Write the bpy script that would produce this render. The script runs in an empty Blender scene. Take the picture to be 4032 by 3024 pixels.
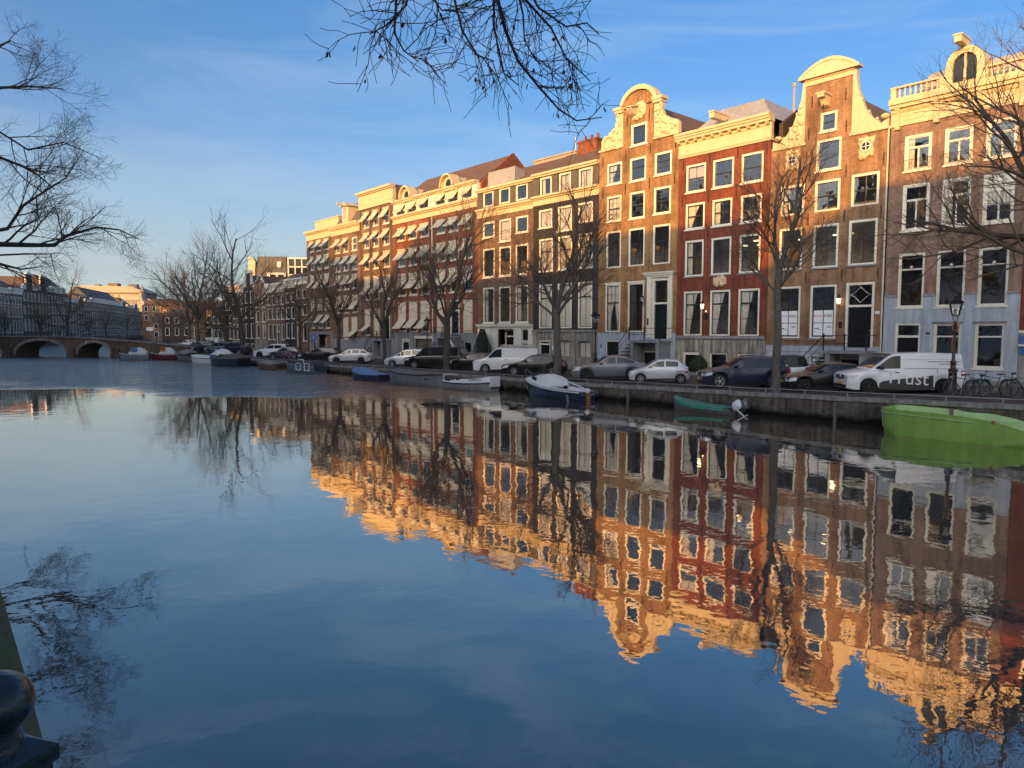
import bpy, math, random
from math import radians, sin, cos, pi, sqrt, atan2, hypot
from mathutils import Vector, Matrix

SC = bpy.context.scene
COL = SC.collection
random.seed(7)

# ------------------------------------------------------------------ camera
EYE = Vector((0.0, 0.0, 3.1))
PITCH, YAW = radians(4.33), radians(41.209)
FW = Vector((-cos(YAW) * cos(PITCH), sin(YAW) * cos(PITCH), -sin(PITCH)))
RT = Vector((sin(YAW), cos(YAW), 0.0))
UP = RT.cross(FW)
cam = bpy.data.cameras.new('camera')
cam.sensor_width = 36.0
cam.lens = 25.0
cam.clip_start = 0.05
cam.clip_end = 3000.0
camo = bpy.data.objects.new('camera', cam)
COL.objects.link(camo)
camo.matrix_world = Matrix(((RT.x, UP.x, -FW.x, EYE.x), (RT.y, UP.y, -FW.y, EYE.y), (RT.z, UP.z, -FW.z, EYE.z), (0, 0, 0, 1)))
SC.camera = camo

# ------------------------------------------------------------------ sky and sun
SUN_TO = Vector((0.38, -1.0, 0.203)).normalized()      # towards the sun
SUN_EL = math.asin(SUN_TO.z)
SUN_AZ = atan2(SUN_TO.x, SUN_TO.y)                      # clockwise from +Y
SKY_STRENGTH, SUN_STRENGTH, EXPOSURE = 0.15, 2.6, 1.33
world = bpy.data.worlds.new('World')
SC.world = world
world.use_nodes = True
nt = world.node_tree
nt.nodes.clear()
def wn(t, **k):
    n = nt.nodes.new(t)
    for a, b in k.items():
        setattr(n, a, b)
    return n
sky = wn('ShaderNodeTexSky', sky_type='NISHITA', sun_disc=False)
sky.sun_elevation = SUN_EL
sky.sun_rotation = SUN_AZ
sky.altitude = 0.0
sky.air_density = 0.75
sky.dust_density = 8.5
sky.ozone_density = 2.5
tc = wn('ShaderNodeTexCoord')
mp = wn('ShaderNodeMapping')
mp.inputs['Scale'].default_value = (1.6, 1.6, 7.0)
mp.inputs['Rotation'].default_value = (0.35, 0.25, 0.6)
no = wn('ShaderNodeTexNoise')
no.inputs['Scale'].default_value = 1.5
no.inputs['Detail'].default_value = 6.0
no.inputs['Roughness'].default_value = 0.55
no.inputs['Distortion'].default_value = 1.1
rp = wn('ShaderNodeValToRGB')
rp.color_ramp.elements[0].position = 0.46
rp.color_ramp.elements[0].color = (0, 0, 0, 1)
rp.color_ramp.elements[1].position = 0.82
rp.color_ramp.elements[1].color = (0.26, 0.26, 0.26, 1)
hs = wn('ShaderNodeHueSaturation')
hs.inputs['Saturation'].default_value = 1.24
hs.inputs['Hue'].default_value = 0.5
mx = wn('ShaderNodeMix', data_type='RGBA')
mx.inputs[7].default_value = (2.0, 2.25, 2.45, 1)
bg = wn('ShaderNodeBackground')
bg.inputs['Strength'].default_value = SKY_STRENGTH
ou = wn('ShaderNodeOutputWorld')
L = nt.links.new
L(tc.outputs['Generated'], mp.inputs['Vector'])
L(mp.outputs['Vector'], no.inputs['Vector'])
L(no.outputs['Fac'], rp.inputs['Fac'])
L(sky.outputs['Color'], hs.inputs['Color'])
# pale haze towards the horizon, the same all round
se_ = wn('ShaderNodeSeparateXYZ')
L(tc.outputs['Generated'], se_.inputs[0])
s1_ = wn('ShaderNodeMath', operation='SUBTRACT', use_clamp=True)
s1_.inputs[0].default_value = 1.0
L(se_.outputs['Z'], s1_.inputs[1])
pw_ = wn('ShaderNodeMath', operation='POWER')
pw_.inputs[1].default_value = 8.0
L(s1_.outputs[0], pw_.inputs[0])
hz = wn('ShaderNodeMix', data_type='RGBA', blend_type='ADD')
hz.inputs[7].default_value = (2.0, 2.3, 2.35, 1)
L(pw_.outputs[0], hz.inputs[0])
L(rp.outputs['Color'], mx.inputs[0])
L(hs.outputs['Color'], hz.inputs[6])
L(hz.outputs[2], mx.inputs[6])
L(mx.outputs[2], bg.inputs['Color'])
L(bg.outputs['Background'], ou.inputs['Surface'])

sl = bpy.data.lights.new('sun', 'SUN')
sl.energy = SUN_STRENGTH
sl.angle = radians(0.55)
sl.color = (1.0, 0.42, 0.02)
so = bpy.data.objects.new('sun', sl)
COL.objects.link(so)
so.rotation_euler = SUN_TO.to_track_quat('Z', 'Y').to_euler()
so.location = (40, -80, 60)

vs = SC.view_settings
vs.view_transform = 'Standard'
vs.look = 'None'
vs.exposure = EXPOSURE
vs.gamma = 1.0
vs.use_curve_mapping = False
SC.cycles.max_bounces = 6
SC.cycles.transparent_max_bounces = 12
SC.cycles.use_denoising = True
SC.cycles.caustics_reflective = True
SC.cycles.caustics_refractive = False

# ------------------------------------------------------------------ materials
MATS = {}
def nodes(name):
    m = bpy.data.materials.new(name)
    m.use_nodes = True
    t = m.node_tree
    b = t.nodes['Principled BSDF']
    MATS[name] = m
    return m, t, b

def mat(name, col, rough=0.6, metal=0.0, var=0.18, scale=3.0, bump=0.0, spec=0.5, emit=None, coat=0.0, streak=0.0, bscale=None):
    """plain surface with cloudy colour wear and optional fine relief"""
    m, t, b = nodes(name)
    b.inputs['Roughness'].default_value = rough
    b.inputs['Metallic'].default_value = metal
    b.inputs['Specular IOR Level'].default_value = spec
    b.inputs['Coat Weight'].default_value = coat
    b.inputs['Coat Roughness'].default_value = 0.06
    co = t.nodes.new('ShaderNodeTexCoord')
    n = t.nodes.new('ShaderNodeTexNoise')
    n.inputs['Scale'].default_value = scale
    n.inputs['Detail'].default_value = 5
    n.inputs['Roughness'].default_value = 0.65
    t.links.new(co.outputs['Object'], n.inputs['Vector'])
    r = t.nodes.new('ShaderNodeValToRGB')
    e = r.color_ramp.elements
    e[0].position, e[1].position = 0.3, 0.7
    e[0].color = (*[c * (1 - var) for c in col], 1)
    e[1].color = (*[min(1, c * (1 + var * 0.6)) for c in col], 1)
    t.links.new(n.outputs['Fac'], r.inputs['Fac'])
    out = r.outputs['Color']
    if streak:
        mpn = t.nodes.new('ShaderNodeMapping')
        mpn.inputs['Scale'].default_value = (2.2, 2.2, 0.16)
        n2 = t.nodes.new('ShaderNodeTexNoise')
        n2.inputs['Scale'].default_value = 2.0
        n2.inputs['Detail'].default_value = 6
        r2 = t.nodes.new('ShaderNodeValToRGB')
        r2.color_ramp.elements[0].position, r2.color_ramp.elements[1].position = 0.42, 0.62
        r2.color_ramp.elements[0].color = (1 - streak, 1 - streak, 1 - streak, 1)
        x = t.nodes.new('ShaderNodeMix')
        x.data_type, x.blend_type = 'RGBA', 'MULTIPLY'
        x.inputs[0].default_value = 1.0
        t.links.new(co.outputs['Object'], mpn.inputs['Vector'])
        t.links.new(mpn.outputs['Vector'], n2.inputs['Vector'])
        t.links.new(n2.outputs['Fac'], r2.inputs['Fac'])
        t.links.new(out, x.inputs[6])
        t.links.new(r2.outputs['Color'], x.inputs[7])
        out = x.outputs[2]
    t.links.new(out, b.inputs['Base Color'])
    if bump:
        n3 = t.nodes.new('ShaderNodeTexNoise')
        n3.inputs['Scale'].default_value = bscale or scale * 8
        n3.inputs['Detail'].default_value = 4
        t.links.new(co.outputs['Object'], n3.inputs['Vector'])
        bp = t.nodes.new('ShaderNodeBump')
        bp.inputs['Strength'].default_value = bump
        bp.inputs['Distance'].default_value = 0.03
        t.links.new(n3.outputs['Fac'], bp.inputs['Height'])
        t.links.new(bp.outputs['Normal'], b.inputs['Normal'])
    if emit:
        b.inputs['Emission Color'].default_value = (*emit[:3], 1)
        b.inputs['Emission Strength'].default_value = emit[3]
    return m

def brick(name, c1, c2, mortar=(0.3, 0.27, 0.23), bw=0.22, rh=0.07, ms=0.008, wear=0.42, rough=0.85, flat=False, streak=0.3, algae=False):
    m, t, b = nodes(name)
    b.inputs['Roughness'].default_value = rough
    b.inputs['Specular IOR Level'].default_value = 0.25
    co = t.nodes.new('ShaderNodeTexCoord')
    se = t.nodes.new('ShaderNodeSeparateXYZ')
    ad = t.nodes.new('ShaderNodeMath')
    cb = t.nodes.new('ShaderNodeCombineXYZ')
    lk = t.links.new
    lk(co.outputs['Object'], se.inputs[0])
    lk(se.outputs['X'], ad.inputs[0])
    if flat:
        ad.inputs[1].default_value = 0
        lk(se.outputs['Y'], cb.inputs[1])
    else:
        lk(se.outputs['Y'], ad.inputs[1])
        lk(se.outputs['Z'], cb.inputs[1])
    lk(ad.outputs[0], cb.inputs[0])
    bt = t.nodes.new('ShaderNodeTexBrick')
    bt.inputs['Color1'].default_value = (*c1, 1)
    bt.inputs['Color2'].default_value = (*c2, 1)
    bt.inputs['Mortar'].default_value = (*mortar, 1)
    bt.inputs['Scale'].default_value = 1.0
    bt.inputs['Mortar Size'].default_value = ms
    bt.inputs['Mortar Smooth'].default_value = 0.4
    bt.inputs['Bias'].default_value = -0.1
    bt.inputs['Brick Width'].default_value = bw
    bt.inputs['Row Height'].default_value = rh
    lk(cb.outputs[0], bt.inputs['Vector'])
    def ramp(scale, lo, hi, vec, a=0.35, z=0.66):
        n = t.nodes.new('ShaderNodeTexNoise')
        n.inputs['Scale'].default_value = scale
        n.inputs['Detail'].default_value = 7
        n.inputs['Roughness'].default_value = 0.62
        lk(vec, n.inputs['Vector'])
        r = t.nodes.new('ShaderNodeValToRGB')
        r.color_ramp.elements[0].position, r.color_ramp.elements[1].position = a, z
        r.color_ramp.elements[0].color = (*lo, 1)
        r.color_ramp.elements[1].color = (*hi, 1)
        lk(n.outputs['Fac'], r.inputs['Fac'])
        return r.outputs['Color']
    def mul(a, c, blend='MULTIPLY'):
        x = t.nodes.new('ShaderNodeMix')
        x.data_type, x.blend_type = 'RGBA', blend
        x.inputs[0].default_value = 1.0
        lk(a, x.inputs[6])
        lk(c, x.inputs[7])
        return x.outputs[2]
    o = bt.outputs['Color']
    w = 1 - wear
    o = mul(o, ramp(0.55, (w, w * 0.96, w * 0.94), (1.12, 1.1, 1.05), co.outputs['Object']))
    o = mul(o, ramp(5.0, (0.82, 0.8, 0.8), (1.12, 1.12, 1.12), co.outputs['Object']))
    if streak and not flat:
        mpn = t.nodes.new('ShaderNodeMapping')
        mpn.inputs['Scale'].default_value = (1.5, 1.5, 0.1)
        lk(co.outputs['Object'], mpn.inputs['Vector'])
        s = 1 - streak
        o = mul(o, ramp(2.2, (s, s, s), (1.05, 1.05, 1.05), mpn.outputs['Vector'], 0.36, 0.55))
    if algae:
        n = t.nodes.new('ShaderNodeTexNoise')
        n.inputs['Scale'].default_value = 1.4
        n.inputs['Detail'].default_value = 6
        lk(co.outputs['Object'], n.inputs['Vector'])
        a1 = t.nodes.new('ShaderNodeMath')
        a1.operation = 'MULTIPLY_ADD'
        lk(n.outputs['Fac'], a1.inputs[0])
        a1.inputs[1].default_value = 0.7
        lk(se.outputs['Z'], a1.inputs[2])
        r = t.nodes.new('ShaderNodeValToRGB')
        r.color_ramp.elements[0].position, r.color_ramp.elements[1].position = 0.0, 0.3
        r.color_ramp.elements[0].color = (0.03, 0.032, 0.02, 1)
        r.color_ramp.elements[1].color = (1, 1, 1, 1)
        a2 = t.nodes.new('ShaderNodeMath')
        a2.operation = 'ADD'
        lk(a1.outputs[0], a2.inputs[0])
        a2.inputs[1].default_value = 0.5
        lk(a2.outputs[0], r.inputs['Fac'])
        o = mul(o, r.outputs['Color'])
    lk(o, b.inputs['Base Color'])
    bp = t.nodes.new('ShaderNodeBump')
    bp.inputs['Strength'].default_value = 0.5
    bp.inputs['Distance'].default_value = 0.012
    bp.invert = True
    lk(bt.outputs['Fac'], bp.inputs['Height'])
    lk(bp.outputs['Normal'], b.inputs['Normal'])
    return m

def glass(name, r0=0.23, rough=0.02, tint=(0.96, 0.97, 0.97), wob=0.05):
    m, t, b = nodes(name)
    t.nodes.remove(b)
    out = [n for n in t.nodes if n.type == 'OUTPUT_MATERIAL'][0]
    tr = t.nodes.new('ShaderNodeBsdfTransparent')
    tr.inputs['Color'].default_value = (*tint, 1)
    gl = t.nodes.new('ShaderNodeBsdfAnisotropic')
    gl.inputs['Roughness'].default_value = rough
    lw = t.nodes.new('ShaderNodeLayerWeight')
    lw.inputs['Blend'].default_value = 0.5
    pw = t.nodes.new('ShaderNodeMath')
    pw.operation = 'POWER'
    pw.inputs[1].default_value = 4.0
    fr = t.nodes.new('ShaderNodeMapRange')
    fr.inputs['To Min'].default_value = r0
    fr.inputs['To Max'].default_value = 0.95
    t.links.new(lw.outputs['Facing'], pw.inputs[0])
    t.links.new(pw.outputs[0], fr.inputs['Value'])
    mxs = t.nodes.new('ShaderNodeMixShader')
    oi = t.nodes.new('ShaderNodeObjectInfo')
    co = t.nodes.new('ShaderNodeTexCoord')
    ad = t.nodes.new('ShaderNodeVectorMath')
    n = t.nodes.new('ShaderNodeTexNoise')
    n.inputs['Scale'].default_value = 1.3
    n.inputs['Detail'].default_value = 1
    bp = t.nodes.new('ShaderNodeBump')
    bp.inputs['Strength'].default_value = wob
    bp.inputs['Distance'].default_value = 0.3
    lk = t.links.new
    lk(co.outputs['Object'], ad.inputs[0])
    lk(oi.outputs['Location'], ad.inputs[1])
    lk(ad.outputs[0], n.inputs['Vector'])
    lk(n.outputs['Fac'], bp.inputs['Height'])
    lk(bp.outputs['Normal'], gl.inputs['Normal'])
    lk(fr.outputs[0], mxs.inputs[0])
    lk(tr.outputs[0], mxs.inputs[1])
    lk(gl.outputs[0], mxs.inputs[2])
    lk(mxs.outputs[0], out.inputs['Surface'])
    return m

# masonry
brick('brick_plum', (0.32, 0.21, 0.16), (0.255, 0.165, 0.13), (0.30, 0.25, 0.22))
brick('brick_tan', (0.36, 0.205, 0.09), (0.285, 0.16, 0.072), (0.32, 0.26, 0.19))
brick('brick_orange', (0.34, 0.195, 0.11), (0.26, 0.15, 0.088), (0.3, 0.25, 0.2))
brick('brick_red', (0.22, 0.068, 0.042), (0.18, 0.056, 0.036), (0.17, 0.066, 0.047), wear=0.3)
brick('brick_rust', (0.28, 0.1, 0.06), (0.23, 0.085, 0.05), (0.22, 0.11, 0.08))
brick('brick_brown', (0.225, 0.14, 0.098), (0.18, 0.115, 0.08), (0.22, 0.165, 0.13))
brick('brick_umber', (0.27, 0.205, 0.165), (0.22, 0.17, 0.135), (0.26, 0.21, 0.18))
brick('brick_dark', (0.075, 0.055, 0.045), (0.06, 0.045, 0.038), (0.08, 0.065, 0.055))
brick('brick_black', (0.05, 0.045, 0.052), (0.042, 0.038, 0.045), (0.052, 0.046, 0.05), wear=0.2)
brick('brick_quay', (0.17, 0.15, 0.125), (0.11, 0.1, 0.085), (0.19, 0.175, 0.15), wear=0.55, streak=0.55, algae=True)
brick('brick_bridge', (0.17, 0.115, 0.08), (0.13, 0.09, 0.065), (0.17, 0.14, 0.11), wear=0.45)
brick('paving', (0.115, 0.09, 0.075), (0.09, 0.075, 0.065), (0.06, 0.055, 0.05), bw=0.2, rh=0.1, flat=True, wear=0.4)
mat('stucco_blue', (0.40, 0.455, 0.53), 0.8, var=0.16, scale=1.6, bump=0.12, streak=0.2)
mat('stucco_grey', (0.30, 0.29, 0.27), 0.85, var=0.25, scale=1.4, bump=0.15, streak=0.45)
mat('stone_stained', (0.40, 0.38, 0.34), 0.85, var=0.35, scale=1.2, bump=0.2, streak=0.6)
mat('stone_blue', (0.27, 0.28, 0.30), 0.75, var=0.2, scale=3, bump=0.1, streak=0.25)
mat('stone_coping', (0.27, 0.26, 0.24), 0.85, var=0.45, scale=2.2, bump=0.3, streak=0.3)
mat('stone_pale', (0.31, 0.26, 0.2), 0.85, var=0.25, scale=2.5, bump=0.2, streak=0.3)
mat('carved_stone', (0.58, 0.47, 0.31), 0.75, var=0.12, scale=2, bump=0.5, bscale=5)
mat('cream_paint', (0.60, 0.49, 0.31), 0.6, var=0.08, scale=1.2, bump=0.04, streak=0.08)
mat('white_paint', (0.74, 0.71, 0.62), 0.45, var=0.07, scale=2.0, streak=0.08)
mat('ivory_paint', (0.72, 0.70, 0.62), 0.55, var=0.08, scale=1.5, streak=0.1)
mat('dark_sash', (0.03, 0.034, 0.034), 0.35, var=0.2, scale=4)
mat('green_door', (0.012, 0.02, 0.022), 0.25, var=0.25, scale=3, coat=0.3)
mat('black_door', (0.012, 0.013, 0.016), 0.22, var=0.25, scale=3, coat=0.3)
mat('brown_panel', (0.10, 0.085, 0.065), 0.6, var=0.2)
mat('slate_roof', (0.11, 0.10, 0.095), 0.75, var=0.3, scale=2.5, bump=0.35, bscale=9)
mat('tile_roof', (0.14, 0.085, 0.055), 0.8, var=0.4, scale=1.8, bump=0.6, bscale=7)
mat('zinc_roof', (0.33, 0.33, 0.34), 0.5, var=0.15, scale=1.2, streak=0.15)
mat('zinc_white', (0.34, 0.29, 0.23), 0.6, var=0.1, scale=1.2)
mat('awning_canvas', (0.60, 0.53, 0.40), 0.85, var=0.08, scale=3, bump=0.05, streak=0.1)
mat('awning_arm', (0.42, 0.41, 0.38), 0.5, var=0.1)
mat('curtain_cloth', (0.74, 0.70, 0.62), 0.9, var=0.1, scale=2)
mat('blind_cloth', (0.56, 0.50, 0.41), 0.9, var=0.08, scale=2)
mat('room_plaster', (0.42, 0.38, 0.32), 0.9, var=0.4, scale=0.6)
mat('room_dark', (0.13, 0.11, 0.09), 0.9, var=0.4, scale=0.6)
mat('poster_paper', (0.78, 0.80, 0.84), 0.6, var=0.03)
mat('ink', (0.02, 0.02, 0.025), 0.6, var=0.1)
mat('ink_red', (0.62, 0.16, 0.14), 0.6, var=0.1)
mat('iron_black', (0.018, 0.018, 0.02), 0.4, var=0.3, scale=6, metal=0.2)
mat('iron_rust', (0.045, 0.028, 0.024), 0.55, var=0.35, scale=6)
mat('iron_grey', (0.36, 0.36, 0.35), 0.5, metal=0.6, var=0.2)
mat('post_paint', (0.012, 0.02, 0.022), 0.3, var=0.4, scale=14, coat=0.25, bump=0.25, bscale=30)
mat('moss_wood', (0.085, 0.09, 0.035), 0.9, var=0.45, scale=7, bump=0.6, bscale=26)
mat('lamp_glass', (0.35, 0.36, 0.36), 0.15, var=0.1)
mat('lamp_glow', (0.9, 0.8, 0.6), 0.4, emit=(1.0, 0.78, 0.42, 1.8))
mat('tube_glow', (0.9, 0.8, 0.6), 0.4, emit=(1.0, 0.72, 0.36, 2.2))
mat('sign_blue', (0.05, 0.14, 0.42), 0.4, var=0.1)
mat('sign_white', (0.75, 0.76, 0.77), 0.4, var=0.05)
mat('bark', (0.075, 0.062, 0.05), 0.92, var=0.45, scale=6, bump=0.7, bscale=18)
mat('bark_grey', (0.11, 0.1, 0.082), 0.92, var=0.4, scale=6, bump=0.7, bscale=18)
mat('twig', (0.10, 0.075, 0.056), 0.9, var=0.3, scale=6)
mat('dry_leaf', (0.085, 0.05, 0.03), 0.9, var=0.4, scale=8)
mat('leaf_box', (0.018, 0.032, 0.016), 0.75, var=0.5, scale=14)
mat('leaf_shrub', (0.035, 0.05, 0.02), 0.75, var=0.5, scale=14)
glass('pane_glass')
glass('pane_far', r0=0.2, wob=0.0)
# vehicles
for n, c in dict(car_white=(0.74, 0.75, 0.76), car_silver=(0.62, 0.64, 0.66), car_grey=(0.15, 0.165, 0.185), car_black=(0.007, 0.007, 0.009), car_navy=(0.012, 0.018, 0.045), car_teal=(0.05, 0.065, 0.075), van_silver=(0.78, 0.79, 0.81)).items():
    mat(n, c, 0.32, metal=0.0 if n in ('car_white', 'car_black', 'car_navy', 'van_silver') else 0.25, var=0.05, scale=1.0, coat=0.8 if n not in ('car_black', 'car_navy') else 0.45)
mat('car_glass', (0.018, 0.022, 0.025), 0.04, var=0.1, spec=0.55)
mat('car_trim', (0.02, 0.02, 0.021), 0.55, var=0.1)
mat('tyre', (0.016, 0.016, 0.016), 0.85, var=0.2, scale=10)
mat('rim_alloy', (0.52, 0.53, 0.54), 0.35, metal=0.7, var=0.1)
mat('rim_dark', (0.05, 0.05, 0.052), 0.4, metal=0.4, var=0.1)
mat('head_lamp', (0.62, 0.66, 0.7), 0.12, var=0.1, coat=0.8)
mat('tail_lamp', (0.34, 0.018, 0.014), 0.2, var=0.1, coat=0.6)
mat('plate_yellow', (0.62, 0.42, 0.05), 0.5, var=0.05)
mat('chrome', (0.6, 0.6, 0.6), 0.2, metal=0.9, var=0.05)
mat('band_grey', (0.045, 0.048, 0.048), 0.4, var=0.1)
# boats
mat('hull_green', (0.27, 0.47, 0.09), 0.35, var=0.2, scale=1.5, coat=0.15, streak=0.12)
mat('hull_green_in', (0.42, 0.6, 0.27), 0.5, var=0.15, scale=2)
mat('tarp_teal', (0.04, 0.24, 0.17), 0.5, var=0.2, scale=5, bump=0.2)
mat('hull_mud', (0.14, 0.14, 0.125), 0.7, var=0.3, scale=3)
mat('hull_navy', (0.015, 0.025, 0.06), 0.3, var=0.15, scale=2, coat=0.3)
mat('boat_white', (0.74, 0.75, 0.75), 0.35, var=0.08, scale=2, coat=0.2)
mat('hull_grey', (0.17, 0.185, 0.19), 0.5, var=0.2, scale=2.5, streak=0.2)
mat('hull_tin', (0.25, 0.25, 0.25), 0.5, var=0.25, scale=2.5, streak=0.2)
mat('hull_blue', (0.10, 0.14, 0.22), 0.4, var=0.2, scale=2)
mat('tarp_blue', (0.12, 0.22, 0.42), 0.55, var=0.25, scale=4, bump=0.3)
mat('tarp_olive', (0.10, 0.09, 0.06), 0.8, var=0.3, scale=4, bump=0.3)
mat('hull_wood', (0.14, 0.075, 0.04), 0.5, var=0.3, scale=4)
mat('varnish', (0.30, 0.13, 0.045), 0.4, var=0.2, scale=5)
mat('hull_red', (0.12, 0.02, 0.022), 0.4, var=0.2, scale=2)
mat('boat_in', (0.06, 0.055, 0.05), 0.8, var=0.3, scale=3)
mat('motor_grey', (0.09, 0.095, 0.105), 0.35, var=0.1, coat=0.3)
mat('orange_jacket', (0.5, 0.12, 0.04), 0.8, var=0.2)
mat('rope', (0.3, 0.27, 0.2), 0.9, var=0.2)
mat('bike_black', (0.015, 0.015, 0.016), 0.4, var=0.2)
mat('bike_silver', (0.2, 0.2, 0.21), 0.35, metal=0.5, var=0.1)
mat('bike_teal', (0.03, 0.08, 0.09), 0.4, var=0.2)
mat('bike_pink', (0.55, 0.18, 0.36), 0.45, var=0.1)
mat('soil', (0.07, 0.06, 0.05), 0.95, var=0.3)

# ------------------------------------------------------------------ mesh helpers
class MB:
    def __init__(s):
        s.v, s.f, s.m = [], [], []
    def add(s, vs_, fs, mi=0):
        o = len(s.v)
        s.v.extend(tuple(p) for p in vs_)
        s.f.extend(tuple(i + o for i in q) for q in fs)
        s.m.extend([mi] * len(fs))
        return s
    def box(s, x0, x1, y0, y1, z0, z1, mi=0):
        return s.add([(x0, y0, z0), (x1, y0, z0), (x1, y1, z0), (x0, y1, z0), (x0, y0, z1), (x1, y0, z1), (x1, y1, z1), (x0, y1, z1)],
                     [(0, 3, 2, 1), (4, 5, 6, 7), (0, 1, 5, 4), (1, 2, 6, 5), (2, 3, 7, 6), (3, 0, 4, 7)], mi)
    def bar(s, p, q, w, h=None, mi=0):
        p, q = Vector(p), Vector(q)
        h = h or w
        d = (q - p).normalized()
        a = d.cross(Vector((0, 0, 1)))
        a = Vector((1, 0, 0)) if a.length < 1e-4 else a.normalized()
        b = a.cross(d)
        a, b = a * w / 2, b * h / 2
        c = [p - a - b, p + a - b, p + a + b, p - a + b, q - a - b, q + a - b, q + a + b, q - a + b]
        return s.add(c, [(0, 3, 2, 1), (4, 5, 6, 7), (0, 1, 5, 4), (1, 2, 6, 5), (2, 3, 7, 6), (3, 0, 4, 7)], mi)
    def tube(s, pts, rad, n=6, cap=True, mi=0):
        pts = [Vector(p) for p in pts]
        k = len(pts)
        if not hasattr(rad, '__len__'):
            rad = [rad] * k
        vs_, fs = [], []
        a = None
        for i, p in enumerate(pts):
            d = (pts[min(i + 1, k - 1)] - pts[max(i - 1, 0)])
            if d.length < 1e-9:
                d = Vector((0, 0, 1))
            d.normalize()
            if a is None:
                a = d.orthogonal().normalized()
            else:
                a = a - d * a.dot(d)
                a = d.orthogonal().normalized() if a.length < 1e-5 else a.normalized()
            b = d.cross(a)
            for j in range(n):
                t = 2 * pi * j / n
                vs_.append(p + (a * cos(t) + b * sin(t)) * rad[i])
        for i in range(k - 1):
            for j in range(n):
                fs.append((i * n + j, i * n + (j + 1) % n, (i + 1) * n + (j + 1) % n, (i + 1) * n + j))
        if cap:
            fs.append(tuple(reversed(range(n))))
            fs.append(tuple((k - 1) * n + j for j in range(n)))
        return s.add(vs_, fs, mi)
    def lathe(s, prof, n=12, o=(0, 0, 0), axis='z', mi=0, a0=0.0, cap=True):
        vs_, fs = [], []
        for r, z in prof:
            for j in range(n):
                t = 2 * pi * j / n + a0
                x, y = r * cos(t), r * sin(t)
                p = (x, y, z) if axis == 'z' else ((x, z, y) if axis == 'y' else (z, x, y))
                vs_.append((p[0] + o[0], p[1] + o[1], p[2] + o[2]))
        k = len(prof)
        for i in range(k - 1):
            for j in range(n):
                q = (i * n + j, i * n + (j + 1) % n, (i + 1) * n + (j + 1) % n, (i + 1) * n + j)
                fs.append(q if axis != 'y' else q[::-1])
        lo, hi = tuple(reversed(range(n))), tuple((k - 1) * n + j for j in range(n))
        if cap:
            fs += [lo, hi] if axis != 'y' else [lo[::-1], hi[::-1]]
        return s.add(vs_, fs, mi)
    def prism(s, poly, y0, y1, mi=0, axis='y'):
        n = len(poly)
        def P(a, b, y):
            return (a, y, b) if axis == 'y' else ((y, a, b) if axis == 'x' else (a, b, y))
        vs_ = [P(a, b, y0) for a, b in poly] + [P(a, b, y1) for a, b in poly]
        fs = [tuple(range(n)), tuple(range(2 * n - 1, n - 1, -1))]
        fs += [(i, i + n, (i + 1) % n + n, (i + 1) % n) for i in range(n)]
        return s.add(vs_, fs, mi)
    def ball(s, c, r, n=8, m=5, sz=1.0, mi=0, sx=1.0):
        prof = [(r * sin(pi * (i + 0.02) / (m + 0.04)) * sx, -r * cos(pi * (i + 0.02) / (m + 0.04)) * sz) for i in range(m + 1)]
        return s.lathe(prof, n, c, mi=mi)
    def grid(s, rows, mi=0, flip=False):
        """rows: list of equal-length point rows"""
        a, b = len(rows), len(rows[0])
        vs_ = [p for r in rows for p in r]
        fs = []
        for i in range(a - 1):
            for j in range(b - 1):
                q = (i * b + j, i * b + j + 1, (i + 1) * b + j + 1, (i + 1) * b + j)
                fs.append(q[::-1] if flip else q)
        return s.add(vs_, fs, mi)
    def mesh(s, name, mats, smooth=None):
        me = bpy.data.meshes.new(name)
        me.from_pydata([tuple(p) for p in s.v], [], s.f)
        for m in ([mats] if isinstance(mats, str) else mats):
            me.materials.append(MATS[m])
        if any(s.m):
            me.polygons.foreach_set('material_index', s.m)
        if smooth is not None:
            me.shade_smooth()
            me.set_sharp_from_angle(angle=radians(smooth))
        me.update()
        return me
    def build(s, name, mats, parent=None, loc=(0, 0, 0), rz=0.0, smooth=None, rot=None):
        return put(name, s.mesh(name, mats, smooth), parent, loc, rz, rot=rot)

def put(name, me, parent=None, loc=(0, 0, 0), rz=0.0, sc=None, rot=None):
    o = bpy.data.objects.new(name, me)
    COL.objects.link(o)
    o.parent = parent
    o.location = loc
    if rot:
        o.rotation_euler = rot
    elif rz:
        o.rotation_euler = (0, 0, rz)
    if sc:
        o.scale = sc
    return o

def tag(o, label, cat, group=None, kind=None):
    o['label'] = label
    o['category'] = cat
    if group:
        o['group'] = group
    if kind:
        o['kind'] = kind
    return o

def thing(name, label, cat, loc=(0, 0, 0), rz=0.0, group=None):
    return tag(put(name, None, None, loc, rz), label, cat, group)

def struct(o):
    o['kind'] = 'structure'
    return o

def text_mesh(txt, size, name, m, extrude=0.004):
    cu = bpy.data.curves.new(name, 'FONT')
    cu.body = txt
    cu.size = size
    cu.extrude = extrude
    cu.align_x, cu.align_y = 'CENTER', 'CENTER'
    cu.resolution_u = 2
    ob = bpy.data.objects.new(name, cu)
    COL.objects.link(ob)
    dg = bpy.context.evaluated_depsgraph_get()
    me = bpy.data.meshes.new_from_object(ob.evaluated_get(dg))
    me.materials.clear()
    me.materials.append(MATS[m])
    bpy.data.objects.remove(ob)
    return me
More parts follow.
